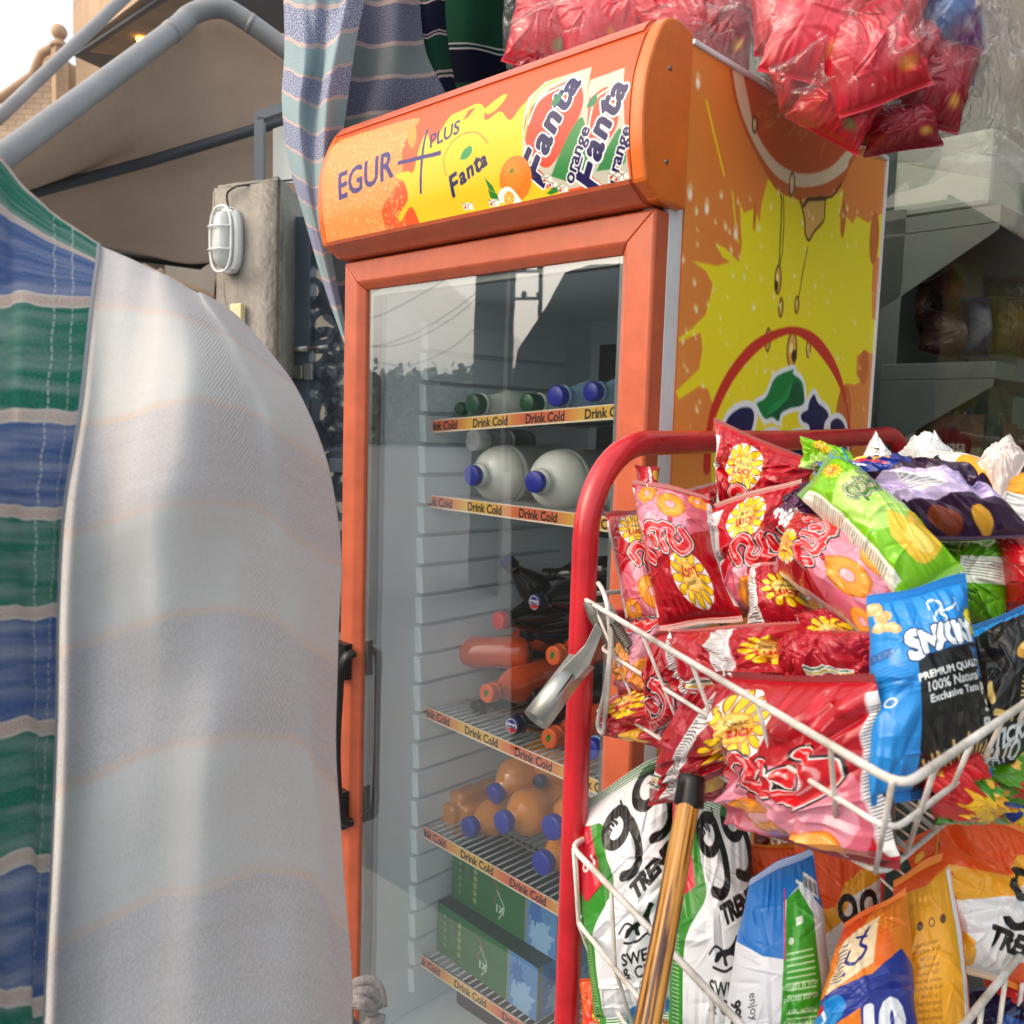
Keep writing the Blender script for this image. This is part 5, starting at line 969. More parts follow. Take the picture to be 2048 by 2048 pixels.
# clamp with steel tube hooked over the basket corner
CL = empty('tube_clamp', tuple(at(1150, 1330, .93)), label='worn steel tube and spring clamp hooked on the upper basket corner', cat='clamp')
mb = MB(); a_, b_ = at(1072, 1440, .90), at(1158, 1325, .93); ax = (b_-a_)/np.linalg.norm(b_-a_)
n_ = 28; u_ = np.cross(ax, fw); u_ /= np.linalg.norm(u_); v_ = np.cross(ax, u_); vs = []
for p, r_ in ((a_, .0145), (b_, .0135), (b_, .0115), (a_, .0125)):
    for k in range(n_): an = 2*math.pi*k/n_; vs.append(p+r_*(u_*math.cos(an)+v_*math.sin(an)))
mb.add(vs, [(i*n_+k, i*n_+(k+1) % n_, ((i+1) % 4)*n_+(k+1) % n_, ((i+1) % 4)*n_+k) for i in range(4) for k in range(n_)], 0, True); mb.build('steel_tube', M['steel2'], CL)
mb = MB(); mb.tube([a_+ax*.01-fw*.0142, b_-ax*.005-fw*.0137], .0014, 6); mb.build('tube_slot', M['dark'], CL)
mb = MB()
q = [at(1110, 1352, .915), at(1140, 1370, .912), at(1180, 1330, .905), at(1206, 1262, .90), at(1192, 1246, .90), at(1170, 1290, .905)]; mb.prism(q, fw*.0025)
q = [at(1140, 1370, .910), at(1150, 1376, .925), at(1190, 1335, .925), at(1180, 1330, .905)]; mb.prism(q, fw*.0025)
mb.build('tube_bracket', M['steel2'], CL, bevel=.0008)
mb = MB()
for off, col in ((0, 0), (.016, 0)):
    q = [at(1166+off*700, 1206, .955+off), at(1206+off*900, 1205, .955+off), at(1262+off*500, 1280, .94+off), at(1262+off*300, 1322, .94+off), at(1236, 1326, .945+off), at(1178, 1240, .955+off)]; mb.prism(q, fw*.002)
mb.build('jaw_plate', M['steel'], CL, bevel=.0006)
mb = MB(); s0, s1 = at(1226, 1242, .925), at(1256, 1292, .925); ax = s1-s0; u_ = np.cross(ax, fw); u_ /= np.linalg.norm(u_)
mb.tube([s0+ax*(k/130)+.0052*(u_*math.cos(k*.62)-fw*math.sin(k*.62)) for k in range(131)], .0011, 5)
mb.tube(cat([s1, at(1252, 1300, .92), at(1262, 1310, .92), at(1254, 1320, .93)], 14), .0016, 6); mb.build('spring', M['steel'], CL)
mb = MB(); mb.tube(cat([at(1196, 1166, .96), at(1204, 1178, .95), at(1212, 1200, .93), at(1217, 1230, .925), at(1220, 1300, .93), at(1210, 1380, .94), at(1196, 1445, .96), at(1206, 1464, .955), at(1214, 1400, .94), at(1222, 1310, .93), at(1224, 1250, .925)], 60), .0026, 8); mb.build('hanging_hook', M['wire'], CL)
# wooden stick
SK = empty('wooden_stick', tuple(at(1300, 2048, .70)), label='brown wooden stick with black rubber cap leaning in front of the lower basket', cat='stick')
mb = MB(); t0_, t1_ = at(1378, 1598, .72), at(1245, 2320, .60); n_ = 40; pa = [t0_+(t1_-t0_)*k/n_ for k in range(n_+1)]; mb.tube(pa, [.0092+.0010*k/n_ for k in range(n_+1)], 24)
m_w, t_w, p_w = new_mat('striped_wood'); N_ = t_w.nodes; tc_ = N_.new('ShaderNodeTexCoord'); mp_ = N_.new('ShaderNodeMapping'); dax = (t1_-t0_)/np.linalg.norm(t1_-t0_)
q_ = Vector(dax).rotation_difference(Vector((0, 0, 1))).to_euler(); mp_.inputs['Rotation'].default_value = q_; mp_.inputs['Scale'].default_value = (1, 1, 1); mp2 = N_.new('ShaderNodeMapping'); mp2.inputs['Scale'].default_value = (330, 330, 14)
nw = N_.new('ShaderNodeTexNoise'); nw.inputs['Scale'].default_value = 1; nw.inputs['Detail'].default_value = 3; rw = N_.new('ShaderNodeValToRGB'); e_ = rw.color_ramp.elements; e_[0].position = .38; e_[0].color = sr((.28, .13, .03)); e_[1].position = .50; e_[1].color = sr((.74, .50, .18)); e2 = e_.new(.68); e2.color = sr((.80, .58, .26))
for a, b in ((tc_.outputs['Object'], mp_.inputs[0]), (mp_.outputs[0], mp2.inputs[0]), (mp2.outputs[0], nw.inputs['Vector']), (nw.outputs['Fac'], rw.inputs[0]), (rw.outputs[0], p_w.inputs['Base Color'])): t_w.links.new(a, b)
p_w.inputs['Roughness'].default_value = .35; p_w.inputs['Coat Weight'].default_value = .3; mb.build('shaft', m_w, SK)
mb = MB(); cA, cB_ = at(1385, 1548, .725), at(1377, 1612, .72); axc = cB_-cA; mb.lathe([(0, .008), (.002, .0105), (.008, .0112), (np.linalg.norm(axc)*.9, .0120), (np.linalg.norm(axc), .0120)], cA, axc, 26); mb.build('rubber_cap', M['black'], SK)

# ------------------------------------------------------------------ snack bags
def creases(u, v, seed, n, amp, asp, keep=1.0):
    R = np.random.RandomState(seed); h = np.zeros_like(u)
    for i in range(n):
        cx, cy = R.rand(), R.rand()*asp; e = min(cx, 1-cx, cy/asp, 1-cy/asp)
        th = math.atan2(asp/2-cy, .5-cx)+R.randn()*.5 if R.rand() < .6 else R.rand()*math.pi
        L_ = .10+.28*R.rand(); wd = .018+.07*R.rand()**2; a = amp*(.25+R.rand()**2)*(1 if R.rand() < .6 else -1)*(1.5 if e < .2 else .8)
        x = u-cx; y = v*asp-cy; dp = x*math.cos(th)+y*math.sin(th); dn = -x*math.sin(th)+y*math.cos(th); dn = dn+.6*dp*dp*(R.rand()-.5)
        h += a*(wd/.05)**.5*np.clip(1-np.abs(dn)/wd, 0, 1)**1.2*np.clip(1-(dp/L_)**2, 0, 1)
    return h
def facets(u, v, seed, n, asp):
    R = np.random.RandomState(seed+99); h = np.full(u.shape, 9.0); g2 = np.full(u.shape, 9.0)
    for i in range(n):
        g_ = R.randn(2)*.35; cx, cy = R.rand(), R.rand()*asp; z = ((u-cx)**2+(v*asp-cy)**2)*6+(u-cx)*g_[0]+(v*asp-cy)*g_[1]; pl_ = (u-cx)*g_[0]*1.5+(v*asp-cy)*g_[1]*1.5
        s_ = z < h; h = np.where(s_, z, h); g2 = np.where(s_, pl_, g2)
    return h
GU, GL = 'snack bags heaped in the upper wire basket', 'snack bags standing in the lower wire basket'
NEED = {GU: (((1155, 1300, 1500, 1700, 1800, 1850, 1950, 2048), (1.0, .82, .66, .55, .51, .53, .59, .67)), .035), GL: (((1140, 1300, 1480, 1700, 1929, 2047), (1.0, .84, .71, .60, .70, .80)), .02)}
def snack(quad, T, art, seed, label, mats='foil', name='snack_bag', group=None, rot=0, flip=False, nu=150, nv=190, cr=.0085, ncr=85, belly=.10, crop=(0, 1, 0, 1), seal=True, bend=0, tint=1.0, catn='snack bag'):
    """quad: image corners TL TR BR BL as (px, py, metres from the lens); art upright along TL->BL, turned by rot*90 degrees"""
    if group in NEED:
        tb, ofs = NEED[group]; quad = [(x, y, max(d, float(np.interp(x, tb[0], tb[1]))+ofs+.55*T+(.00022*max(0, y-float(np.interp(x, (1155, 1800, 2048), (1190, 1565, 1400)))) if group == GU else 0))) for x, y, d in quad]
    q = [at(*c) for c in quad]; q = q[rot:]+q[:rot] if rot else q
    TL, TR, BR, BL = q; wM = (np.linalg.norm(TR-TL)+np.linalg.norm(BR-BL))/2; hM = (np.linalg.norm(BL-TL)+np.linalg.norm(BR-TR))/2; asp = hM/wM
    n_ = np.cross(TR-TL, BL-TL)+np.cross(BR-TR, BL-TR)*0; n_ /= np.linalg.norm(n_); n_ = n_ if n_@(CP-TL) > 0 else -n_
    def surf(nu, nv, sgn, amp):
        U, V = np.meshgrid(np.linspace(0, 1, nu), np.linspace(0, 1, nv)); se = .045
        body = np.clip((V-se)/(1-2*se), 0, 1); taper = np.sin(np.pi*body)**.55
        Uc = .5+(U-.5)*(1-belly*np.sin(np.pi*body)**.8)
        wob = .012*np.sin(V*9+seed)+.006*np.sin(V*23+seed*2); Uc = Uc+wob*(np.abs(U-.5)*2)**3*np.sign(U-.5)*-1
        Ve = V+.010*np.sin(U*7+seed)*(np.abs(V-.5)*2)**6
        P = (TL*(1-Uc)[..., None]+TR*Uc[..., None])*(1-Ve)[..., None]+(BL*(1-Uc)[..., None]+BR*Uc[..., None])*Ve[..., None]
        pr = (1-np.abs(2*U-1)**2.6)**.62*taper
        h = T*pr*1.25
        if amp:
            edge = np.clip(1.15-body*(1-body)*5, 0, 1)
            rib = (np.abs(((U*9+seed*.37+.35*np.sin(U*13+seed)) % 1)-.5)-.25)*4
            h = h+creases(U, V, seed, ncr, cr*wM/.16, asp)*np.clip(taper*1.25, 0, 1)*(.35+.65*pr**.3)+.0035*rib*edge*taper**.5*(wM/.16)+.006*(facets(U, V, seed, 16, asp)-.1)*taper*pr**.5*(wM/.16)
            s_ = ((V < se) | (V > 1-se)); h = h+np.where(s_, .0006*np.sin(V/se*math.pi*9), 0)
            h = h+.0012*(np.abs((U*44) % 1-.5))*s_*0
        if bend: h = h-bend*((V-.5)*2)**2*sgn
        return U, V, P+n_*(h*sgn)[..., None]
    U, V, P = surf(nu, nv, 1, 1); W_2 = art.w
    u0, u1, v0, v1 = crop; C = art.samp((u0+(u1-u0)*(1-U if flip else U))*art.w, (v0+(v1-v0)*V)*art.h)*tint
    # zigzag seal edge
    zz_ = .0022*(np.abs(((U[0]*38) % 1)-.5)*2-.5); P[0] += (TL-BL)/hM*zz_[:, None]; P[-1] -= (TL-BL)/hM*zz_[:, None]
    U2, V2, Pb = surf(nu//3, nv//3, -1, 0); Cb = art.samp(np.full(U2.shape, .02*art.w), .5*art.h+0*V2)*tint
    me = grid_mesh(name, [(P, C, 0), (Pb[:, ::-1], Cb, 0)]); o = link(name, me, M[mats])
    tag(o, label, catn, group); return o
rd, rdk, pkk, yl, oj, wh = (.66, .035, .10), (.52, .05, .10), (.88, .56, .62), (.95, .78, .10), (.90, .52, .14), (.90, .89, .89)
def flower(a, x, y, r, rot=0, back=False):
    if back: a.ell(x, y, r*1.85, r*1.85, wh)
    for k in range(12):
        an = 2*math.pi*k/12+rot; cx, cy = x+r*1.35*math.cos(an), y+r*1.35*math.sin(an); a.ell(cx, cy, r*.52, r*.31, (.55, .3, .05), rot=an); a.ell(cx, cy, r*.44, r*.24, yl, rot=an)
    a.ell(x, y, r*.95, r*.95, (.80, .55, .10)); a.ell(x, y, r*.85, r*.85, (.90, .72, .30)); a.ell(x-r*.2, y-r*.3, r*.55, r*.4, (.95, .88, .6), al=.6, soft=r*.5)
    a.text('classic', x, y-r*.35, r*.5, (.3, .15, .1), rot=-.1); a.text('Lucy', x, y+r*.22, r*.95, (.72, .10, .10), rot=-.15, bold=r*.03, shear=.2)
def snackring(a, x, y, r, rot=0):
    a.ell(x, y, r*1.15, r, (.80, .42, .10), rot=rot); a.ell(x, y, r*1.05, r*.9, (.92, .58, .18), rot=rot); a.ell(x-r*.3, y-r*.3, r*.5, r*.35, (.96, .70, .32), rot=rot, al=.7, soft=r*.3); a.ell(x, y, r*.45, r*.36, (.78, .40, .10), rot=rot); a.ell(x, y, r*.38, r*.30, (.9, .66, .68), rot=rot)
def arabic(a, x, y, s, c=(.80, .08, .12)):
    K = [[(-1.6, .5), (-1.9, -.1), (-1.3, -.6), (-.7, -.2), (-.9, .5), (-.2, .7), (.2, .2), (.0, -.5)], [(.2, .6), (1.0, .75), (1.7, .3), (1.75, -.5), (1.2, -.9)], [(.7, -.2), (.9, .1)]]
    for wd, cc in ((.75, (.08, .02, .03)), (.60, (.93, .9, .9)), (.50, c)):
        for k in K: a.line([(x+p[0]*s, y+p[1]*s) for p in k], wd*s, cc, smooth=24)
    for k in K: a.line([(x+p[0]*s-.08*s, y+p[1]*s-.12*s) for p in k], .09*s, (.97, .75, .75), smooth=24, al=.8)
    a.ell(x-.9*s, y+1.15*s, .2*s, .2*s, (.08, .02, .03)); a.ell(x-.9*s, y+1.15*s, .15*s, .15*s, c)
def lines(a, x, y, w, h, n, c, seed=0):
    R = random.Random(seed)
    for k in range(n):
        yy = y+h*k/n; xx = x
        while xx < x+w: L_ = R.uniform(.02, .1)*w; a.line([(xx, yy), (min(xx+L_, x+w), yy)], h/n*.35, c, al=.8); xx += L_+w*.03
def red_art(v=0):
    a = Art(1, 1.3, 340, rd)
    a.poly([(.02, .82), (.22, .66), (.45, .52), (.78, .54), (.95, .66), (.93, 1.12), (.7, 1.2), (.25, 1.18), (.05, 1.08)], (.78, .36, .44), smooth=60); a.poly([(.2, .75), (.6, .5), (.9, .7), (.85, 1.1), (.3, 1.15)], (.84, .54, .62), smooth=40)
    for k in range(7): a.line([(.06+.14*k, .12), (.02+.16*k, .40)], .03, (.80, .12, .2), al=.5)
    a.poly([(0, 0), (1, 0), (1, .055), (0, .055)], (.70, .06, .12)); a.poly([(0, 1.245), (1, 1.245), (1, 1.3), (0, 1.3)], (.72, .10, .16))
    flower(a, .36, .30, .115, back=True); arabic(a, .56, .60, .165); snackring(a, .40, .97, .155, .3); snackring(a, .72, 1.08, .12, -.5); snackring(a, .12, 1.12, .09, .8)
    a.poly([(.955, .1), (1, .1), (1, 1.2), (.955, 1.2)], wh); a.poly([(0, .12), (.035, .12), (.035, 1.18), (0, 1.18)], wh); lines(a, .003, .2, .026, .9, 40, (.3, .3, .3)); lines(a, .962, .2, .03, .9, 40, (.3, .3, .3), 2)
    a.text('SALT FLAVOR', .75, 1.19, .05, (.9, .75, .75)); return a
def red_back():
    a = Art(1, 1.3, 300, (.66, .08, .14))
    for k in range(7): a.poly([(k*.16, .06), (k*.16+.08, .06), (k*.16+.02, .6), (k*.16-.06, .6)], (.70, .16, .22), al=.7)
    a.poly([(.42, .08), (.55, .08), (.55, 1.22), (.42, 1.22)], wh); lines(a, .43, .15, .10, .9, 34, (.3, .28, .28)); a.poly([(.15, .8), (.35, .8), (.35, 1.0), (.15, 1.0)], wh)
    for k, c in enumerate(((.1, .4, .2), (.85, .75, .2), (.75, .2, .15), (.1, .3, .15))): a.line([(.16, .83+.04*k), (.34, .83+.04*k)], .02, c)
    flower(a, .8, .5, .11); a.poly([(.7, .95), (.85, .9), (.88, 1.1), (.72, 1.1)], (.85, .65, .2), smooth=20); a.poly([(0, 0), (1, 0), (1, .055), (0, .055)], (.55, .05, .1)); return a
def lime_art():
    lg = (.45, .72, .08); a = Art(1, 1.5, 320, lg); a.poly([(.15, .5), (.6, .4), (.95, .6), (.9, 1.0), (.3, 1.0)], (.66, .83, .40), smooth=40); a.poly([(0, .08), (.14, .08), (.16, 1.35), (0, 1.35)], (.86, .88, .82)); lines(a, .015, .25, .1, 1.0, 34, (.35, .4, .3))
    a.poly([(0, 0), (1, 0), (1, .06), (0, .06)], (.36, .62, .06)); a.poly([(.86, 0), (.9, 0), (.9, .5), (.86, .5)], (.1, .5, .8)); arabic(a, .62, .62, .13, (.25, .45, .12)); flower(a, .55, .25, .08)
    a.poly([(.4, 1.1), (.6, .95), (.75, 1.05), (.9, 1.0), (.92, 1.3), (.5, 1.35)], (.90, .74, .22), smooth=30); a.poly([(.55, 1.15), (.75, 1.1), (.8, 1.3), (.6, 1.3)], (.95, .84, .4), smooth=20); return a
def lime2_art():
    a = Art(1, 1.2, 300, (.34, .62, .08)); a.poly([(.55, .35), (1, .3), (1, .65), (.6, .7)], (.88, .9, .86)); lines(a, .6, .4, .36, .22, 6, (.3, .35, .3)); a.text('CHIPS', .38, .2, .14, (.16, .36, .06), bold=.006, rot=.1)
    a.text('LAYERS', .35, .32, .10, (.16, .36, .06), bold=.004, rot=.1); a.line([(.1, .7), (.3, .62), (.5, .72), (.75, .8)], .02, (.06, .1, .04), smooth=20); a.ell(.12, .66, .05, .04, (.05, .08, .04)); a.poly([(0, 0), (.08, 0), (.1, 1.2), (0, 1.2)], (.86, .88, .86)); return a
def purple_art():
    a = Art(1.7, 1, 330, (.18, .08, .20)); a.poly([(0, 0), (1.0, 0), (.9, .28), (.5, .42), (0, .35)], (.06, .16, .52), smooth=0); a.poly([(0, 0), (.55, 0), (.3, .16), (0, .14)], (.05, .45, .78))
    a.ell(.45, .10, .14, .06, (.93, .76, .3), rot=.2); a.ell(.62, .18, .12, .06, (.9, .68, .25), rot=-.3); a.ell(1.05, .14, .11, .07, (.93, .6, .2), rot=.3); a.line([(.25, .1), (.55, .32)], .05, (.78, .12, .2)); a.text('Tako', .22, .18, .16, (.93, .93, .95), rot=.6, bold=.01)
    a.poly([(.1, .46), (1.1, .40), (1.7, .52), (1.7, .66), (1.1, .70), (.2, .78)], (.72, .66, .82)); a.poly([(.5, .48), (.98, .46), (1.0, .62), (.55, .66)], (.88, .88, .9)); lines(a, .53, .49, .42, .14, 7, (.35, .35, .5)); a.text('SUPERFRESH', .28, .6, .07, (.25, .2, .5), rot=.15); lines(a, 1.1, .47, .4, .16, 6, (.3, .28, .55), 4)
    a.ell(.7, .88, .2, .08, (.45, .2, .12)); a.ell(1.15, .88, .13, .08, (.80, .58, .16), rot=-.3); a.ell(1.5, .35, .12, .06, (.2, .1, .3)); return a
def snacky_art():
    bl = (.05, .50, .80); a = Art(1, 1.55, 430, bl); a.poly([(.30, .58), (1.0, .52), (1, 1.28), (.92, 1.55), (.30, 1.55)], (.04, .045, .05))
    for x, y, r in ((.05, .12, .07), (.10, .20, .07), (.06, .28, .055), (.13, .30, .05), (.18, .33, .045), (.08, .18, .04)): a.ell(x, y, r, r*.8, (.80, .64, .42)); a.ell(x-.01, y-.015, r*.6, r*.4, (.90, .80, .62), al=.8)
    a.line([(.48, .24), (.50, .17), (.60, .17), (.63, .23), (.55, .27), (.50, .33), (.56, .38), (.64, .33), (.60, .27), (.72, .25), (.80, .21)], .018, (.9, .93, .95), smooth=60); a.line([(.80, .17), (.80, .27)], .015, (.9, .93, .95))
    for i, (ch, x, s_) in enumerate(zip('SNACKY', (.30, .43, .55, .65, .75, .84), (.30, .23, .23, .23, .23, .23))): a.text(ch, x, .48-.10*(x-.3), s_, (.92, .95, .96), bold=.018, rot=-.12, out=(.10, .22, .42), ow=.012)
    a.text('S', .935, .36, .26, (.90, .82, .15), bold=.015, rot=-.1, out=(.4, .4, .1), ow=.008)
    for i, (t_, s_) in enumerate((('PREMIUM QUALITY', .075), ('100% Natural', .095), ('Exclusive Taste', .078))): a.text(t_, .61, .70+.085*i, s_, (.90, .92, .93), rot=-.10, bold=.002)
    for i, t_ in enumerate(('YO', '&', 'P', 'S', 'P')): a.text(t_, .90, .60+.13*i, .12, (.1, .5, .78) if i < 2 else (.88, .9, .9), bold=.006)
    R = random.Random(3)
    for k in range(20):
        x = .45+.025*k; y = 1.5; L_ = R.uniform(.15, .33); an = -1.57+(k-10)*.07; a.line([(x, y), (x+L_*math.cos(an), y+L_*math.sin(an))], .024, (.60, .45, .22)); a.line([(x, y), (x+L_*math.cos(an), y+L_*math.sin(an))], .016, (.88, .76, .50))
    a.text('I.E.P.P', .07, .50, .05, (.9, .92, .95)); a.poly([(.0, .47), (.12, .46), (.12, .53), (.0, .54)], (.1, .25, .5), al=.6); a.ell(.10, .86, .035, .035, (.85, .9, .93)); a.ell(.10, .86, .025, .025, (.2, .45, .7)); lines(a, .03, .6, .2, .2, 7, (.04, .38, .66)); return a
def black_art():
    a = Art(1, 1.3, 330, (.035, .035, .04)); a.poly([(0, 0), (1, 0), (1, .30), (.6, .12), (0, .16)], (.05, .50, .80)); R = random.Random(8)
    a.ell(.55, .5, .2, .09, (.75, .55, .22), rot=-.2); a.ell(.52, .47, .12, .04, (.88, .74, .42), rot=-.2); a.ell(.85, .35, .14, .12, (.85, .70, .3), rot=.5); a.ell(.8, .7, .12, .05, (.7, .5, .2)); a.line([(.10, .70), (.12, .86)], .045, (.88, .76, .45)); a.line([(.15, .95), (.32, 1.02)], .045, (.86, .74, .42))
    for k in range(12): an = 2.6+k*.07; a.line([(1, .95), (1+.6*math.cos(an), .95+.5*math.sin(an)-.1)], .014, (.84, .74, .5))
    a.text('TICKS', .35, 1.12, .14, (.88, .9, .9), rot=-.15, bold=.008); a.text('POTATO', .2, 1.25, .14, (.88, .9, .9), rot=-.15, bold=.008); return a
def n99(a, x, y, s, c=(.05, .05, .06), rot=0):
    for dx in (-.30, .30):
        cx = x+dx*s*math.cos(rot); cy = y+dx*s*math.sin(rot); e = lambda px_, py_: (cx+(px_*math.cos(rot)-py_*math.sin(rot))*s, cy+(px_*math.sin(rot)+py_*math.cos(rot))*s)
        a.line([e(.20*math.cos(t_), -.22+.20*math.sin(t_)) for t_ in np.linspace(0, 6.3, 24)], .13*s, c); a.line([e(.20, -.22), e(.22, .1), e(.12, .38), e(-.05, .46), e(-.2, .38)], .13*s, c, smooth=20)
def horse(a, x, y, s, c=(.05, .05, .06)):
    a.poly([(x+p[0]*s, y+p[1]*s) for p in ((-1, .2), (-.5, 0), (0, -.1), (.5, -.5), (.7, -.8), (1.0, -.6), (.8, -.4), (.6, 0), (.7, .5), (.5, .5), (.4, .2), (-.2, .3), (-.1, .7), (-.4, .7), (-.5, .3), (-.9, .6), (-1.2, .6))], c, smooth=50); a.line([(x-.6*s, y), (x-1.1*s, y-.1*s), (x-1.6*s, y+.3*s)], .12*s, c, smooth=14)
def sweet(a, x, y, s, c=(.06, .06, .07)):
    a.line([(x-.5*s, y-.75*s), (x-.1*s, y-.7*s), (x+.2*s, y-.8*s), (x+.5*s, y-.75*s)], .06*s, c, smooth=20); a.line([(x+.3*s, y-1.1*s), (x+.3*s, y-.75*s)], .06*s, c); a.text('SWEET', x, y-.35*s, .42*s, c, bold=.012*s); a.text('& CHILI', x, y+.02*s, .42*s, c, bold=.012*s); a.text('CHIPS', x+.15*s, y+.36*s, .26*s, c)
def green99():
    a = Art(1, 1.8, 330, (.86, .87, .89)); G_ = (.16, .50, .12); a.poly([(0, .22), (.30, .25), (.36, .50), (.42, .72), (.22, .95), (.16, 1.15), (.14, 1.8), (0, 1.8)], G_, smooth=60); a.poly([(0, .18), (.18, .22), (.24, .45), (.30, .68), (.12, .78), (0, .7)], (.76, .08, .18)); a.line([(.04, 1.0), (.07, 1.7)], .05, (.10, .38, .10)); lines(a, .03, 1.0, .08, .7, 30, (.6, .8, .55))
    a.poly([(0, 0), (1, 0), (1, .06), (0, .06)], (.80, .80, .82)); a.poly([(.4, 1.66), (.8, 1.56), (.85, 1.72), (.6, 1.8), (.35, 1.8)], (.05, .48, .78)); n99(a, .66, .36, .56, rot=-.5); a.text('enjoy', .42, .26, .12, (.05, .05, .06), rot=-.9, bold=.004); a.text('TREND', .80, .72, .17, (.05, .05, .06), bold=.010, sx=.8, rot=-.45)
    horse(a, .66, 1.02, .13); sweet(a, .64, 1.36, .30); a.text('G.1', .14, .50, .12, (.95, .9, .9), rot=-.3, bold=.006); return a
def blue_art():
    a = Art(1, 1.6, 330, (.87, .88, .90)); a.poly([(0, 0), (1, 0), (1, .5), (.75, .25), (.52, .35), (.52, .78), (.3, .72), (0, .55)], (.06, .44, .76)); a.poly([(.56, .33), (.72, .28), (.86, .5), (.92, 1.6), (.50, 1.6), (.52, .75)], (.20, .60, .14)); a.line([(.70, .22), (.88, .38), (.96, .9), (.97, 1.6)], .03, (.9, .92, .94), smooth=20); a.line([(.535, .25), (.53, .78)], .018, (.85, .15, .45))
    R = random.Random(4)
    a.ell(.60, .66, .028, .028, (.85, .93, .85)); a.poly([(.66, .5), (.74, .49), (.74, .55), (.66, .56)], (.88, .93, .88)); lines(a, .56, .75, .27, .35, 8, (.78, .90, .75), 6); lines(a, .56, 1.18, .27, .12, 3, (.78, .9, .75), 7)
    for i in range(6): a.text(('cheese & sour', 'potato starch', 'salt, whey', 'EXP: see top', 'store cool', 'net 38 g')[i], .69, .98+.09*i, .06, (.85, .93, .83), rot=-.03)
    a.poly([(.80, .16), (.98, .28), (.96, .42), (.78, .28)], (.9, .9, .9)); 
    for k in range(9): a.line([(.80+.018*k, .20+.012*k), (.795+.018*k, .28+.012*k)], .006+.004*(k % 3), (.1, .1, .1))
    horse(a, .22, 1.42, .12); a.text('99T', .10, 1.15, .13, (.06, .06, .07), rot=1.4, bold=.006); a.text('enjoy', .26, 1.1, .10, (.06, .06, .07), rot=1.4); return a
def orange99():
    O = (.88, .32, .10); Y = (.90, .64, .16); a = Art(1, 1.6, 330, (.87, .87, .88)); a.poly([(0, 0), (1, 0), (1, .12), (.55, .32), (.42, .5), (0, .58)], O); a.poly([(1, .12), (1, .30), (.62, .42), (.48, .62), (0, .85), (0, .58), (.42, .50), (.55, .32)], Y)
    n99(a, .70, .60, .44, rot=-.1); a.text('TREND', .68, .93, .20, (.05, .05, .06), bold=.012, sx=.85); a.poly([(0, 1.0), (.25, .98), (.40, 1.15), (.36, 1.35), (.2, 1.6), (0, 1.6)], (.90, .66, .18), smooth=30); a.ell(.12, 1.15, .1, .06, (.95, .8, .4)); a.poly([(.7, 1.05), (1, 1.0), (1, 1.6), (.8, 1.6)], O); return a
def yellow_art():
    a = Art(1, 1.9, 330, (.88, .62, .12)); a.poly([(0, 0), (1, 0), (1, .12), (.5, .25), (0, .2)], (.88, .32, .10)); a.poly([(.86, .2), (1, .1), (1, 1.9), (.9, 1.9)], (.86, .87, .88)); a.poly([(.95, .2), (1, .1), (1, 1.9), (.96, 1.9)], (.86, .28, .10))
    for k in range(4): a.ell(.18+.17*k, .62, .045, .045, (.35, .24, .06)); a.ell(.18+.17*k, .62, .03, .03, (.88, .62, .12)) if k % 2 == 0 else None
    for k in range(15):
        a.text(('natural potato', 'corn flour & oil', 'salt 2,1 g', 'paprika spice', 'flavour E621')[k % 5], .42, .80+.07*k, .058, (.45, .30, .06), rot=0)
    return a
def snack10():
    a = Art(1, 1.6, 330, (.90, .50, .14)); a.poly([(0, 0), (.6, 0), (.35, .3), (0, .35)], (.88, .30, .08)); a.poly([(.16, .35), (.62, .22), (.60, .72), (.10, .92)], (.90, .82, .68)); a.line([(.50, .32), (.42, .48), (.50, .56), (.40, .68), (.28, .64), (.30, .54)], .035, (.10, .12, .45), smooth=40); a.line([(.36, .40), (.48, .42)], .03, (.1, .12, .45)); a.ell(.28, .76, .02, .02, (.1, .12, .45))
    lines(a, .14, .45, .12, .4, 9, (.25, .3, .5), 3); a.poly([(.62, .35), (.80, .45), (.86, .8), (.62, .75)], (.90, .42, .10)); a.poly([(0, .92), (.6, .82), (.9, .6), (1, .7), (1, 1.6), (0, 1.6)], (.12, .20, .55)); a.poly([(0, 1.0), (.25, .95), (.35, 1.1), (.1, 1.35), (0, 1.4)], (.08, .52, .80), smooth=24); a.poly([(.28, 1.2), (.5, 1.1), (.55, 1.6), (.25, 1.6)], (.90, .48, .12))
    a.text('10', .72, 1.22, .42, (.90, .92, .95), rot=-.25, bold=.03, shear=.2); a.line([(.10, 1.05), (.16, 1.15), (.10, 1.2)], .03, (.9, .9, .9)); a.ell(.05, 1.02, .05, .05, (.8, .12, .15)); return a
def mixed(c1, c2, c3, seed, w=1, h=1.3, txt=None):
    a = Art(w, h, 260, c1); R = random.Random(seed); a.splat(w*.5, h*.5, .3*w, c2, 8, seed, .6); a.splat(w*.7, h*.3, .15*w, c3, 7, seed+2, .6); a.poly([(0, h*.8), (w, h*.7), (w, h), (0, h)], c3)
    for k in range(5): a.ell(R.random()*w, R.random()*h, .07, .05, (.9, .7, .25), rot=R.random()*3)
    if txt: a.text(txt, w*.5, h*.45, .22*w, (.92, .92, .92), bold=.012, rot=-.2)
    lines(a, .05*w, h*.85, w*.5, h*.08, 3, (.85, .85, .85), seed); return a
def plainfilm(c, c2, txt=None):
    a = Art(1, 1.2, 220, c); a.poly([(0, 0), (1, 0), (1, .06), (0, .06)], c2); a.line([(.1, .2), (.9, .9)], .02, c2, al=.5)
    if txt: a.text(txt, .5, .5, .3, (.05, .05, .06), bold=.012, rot=-.3)
    return a
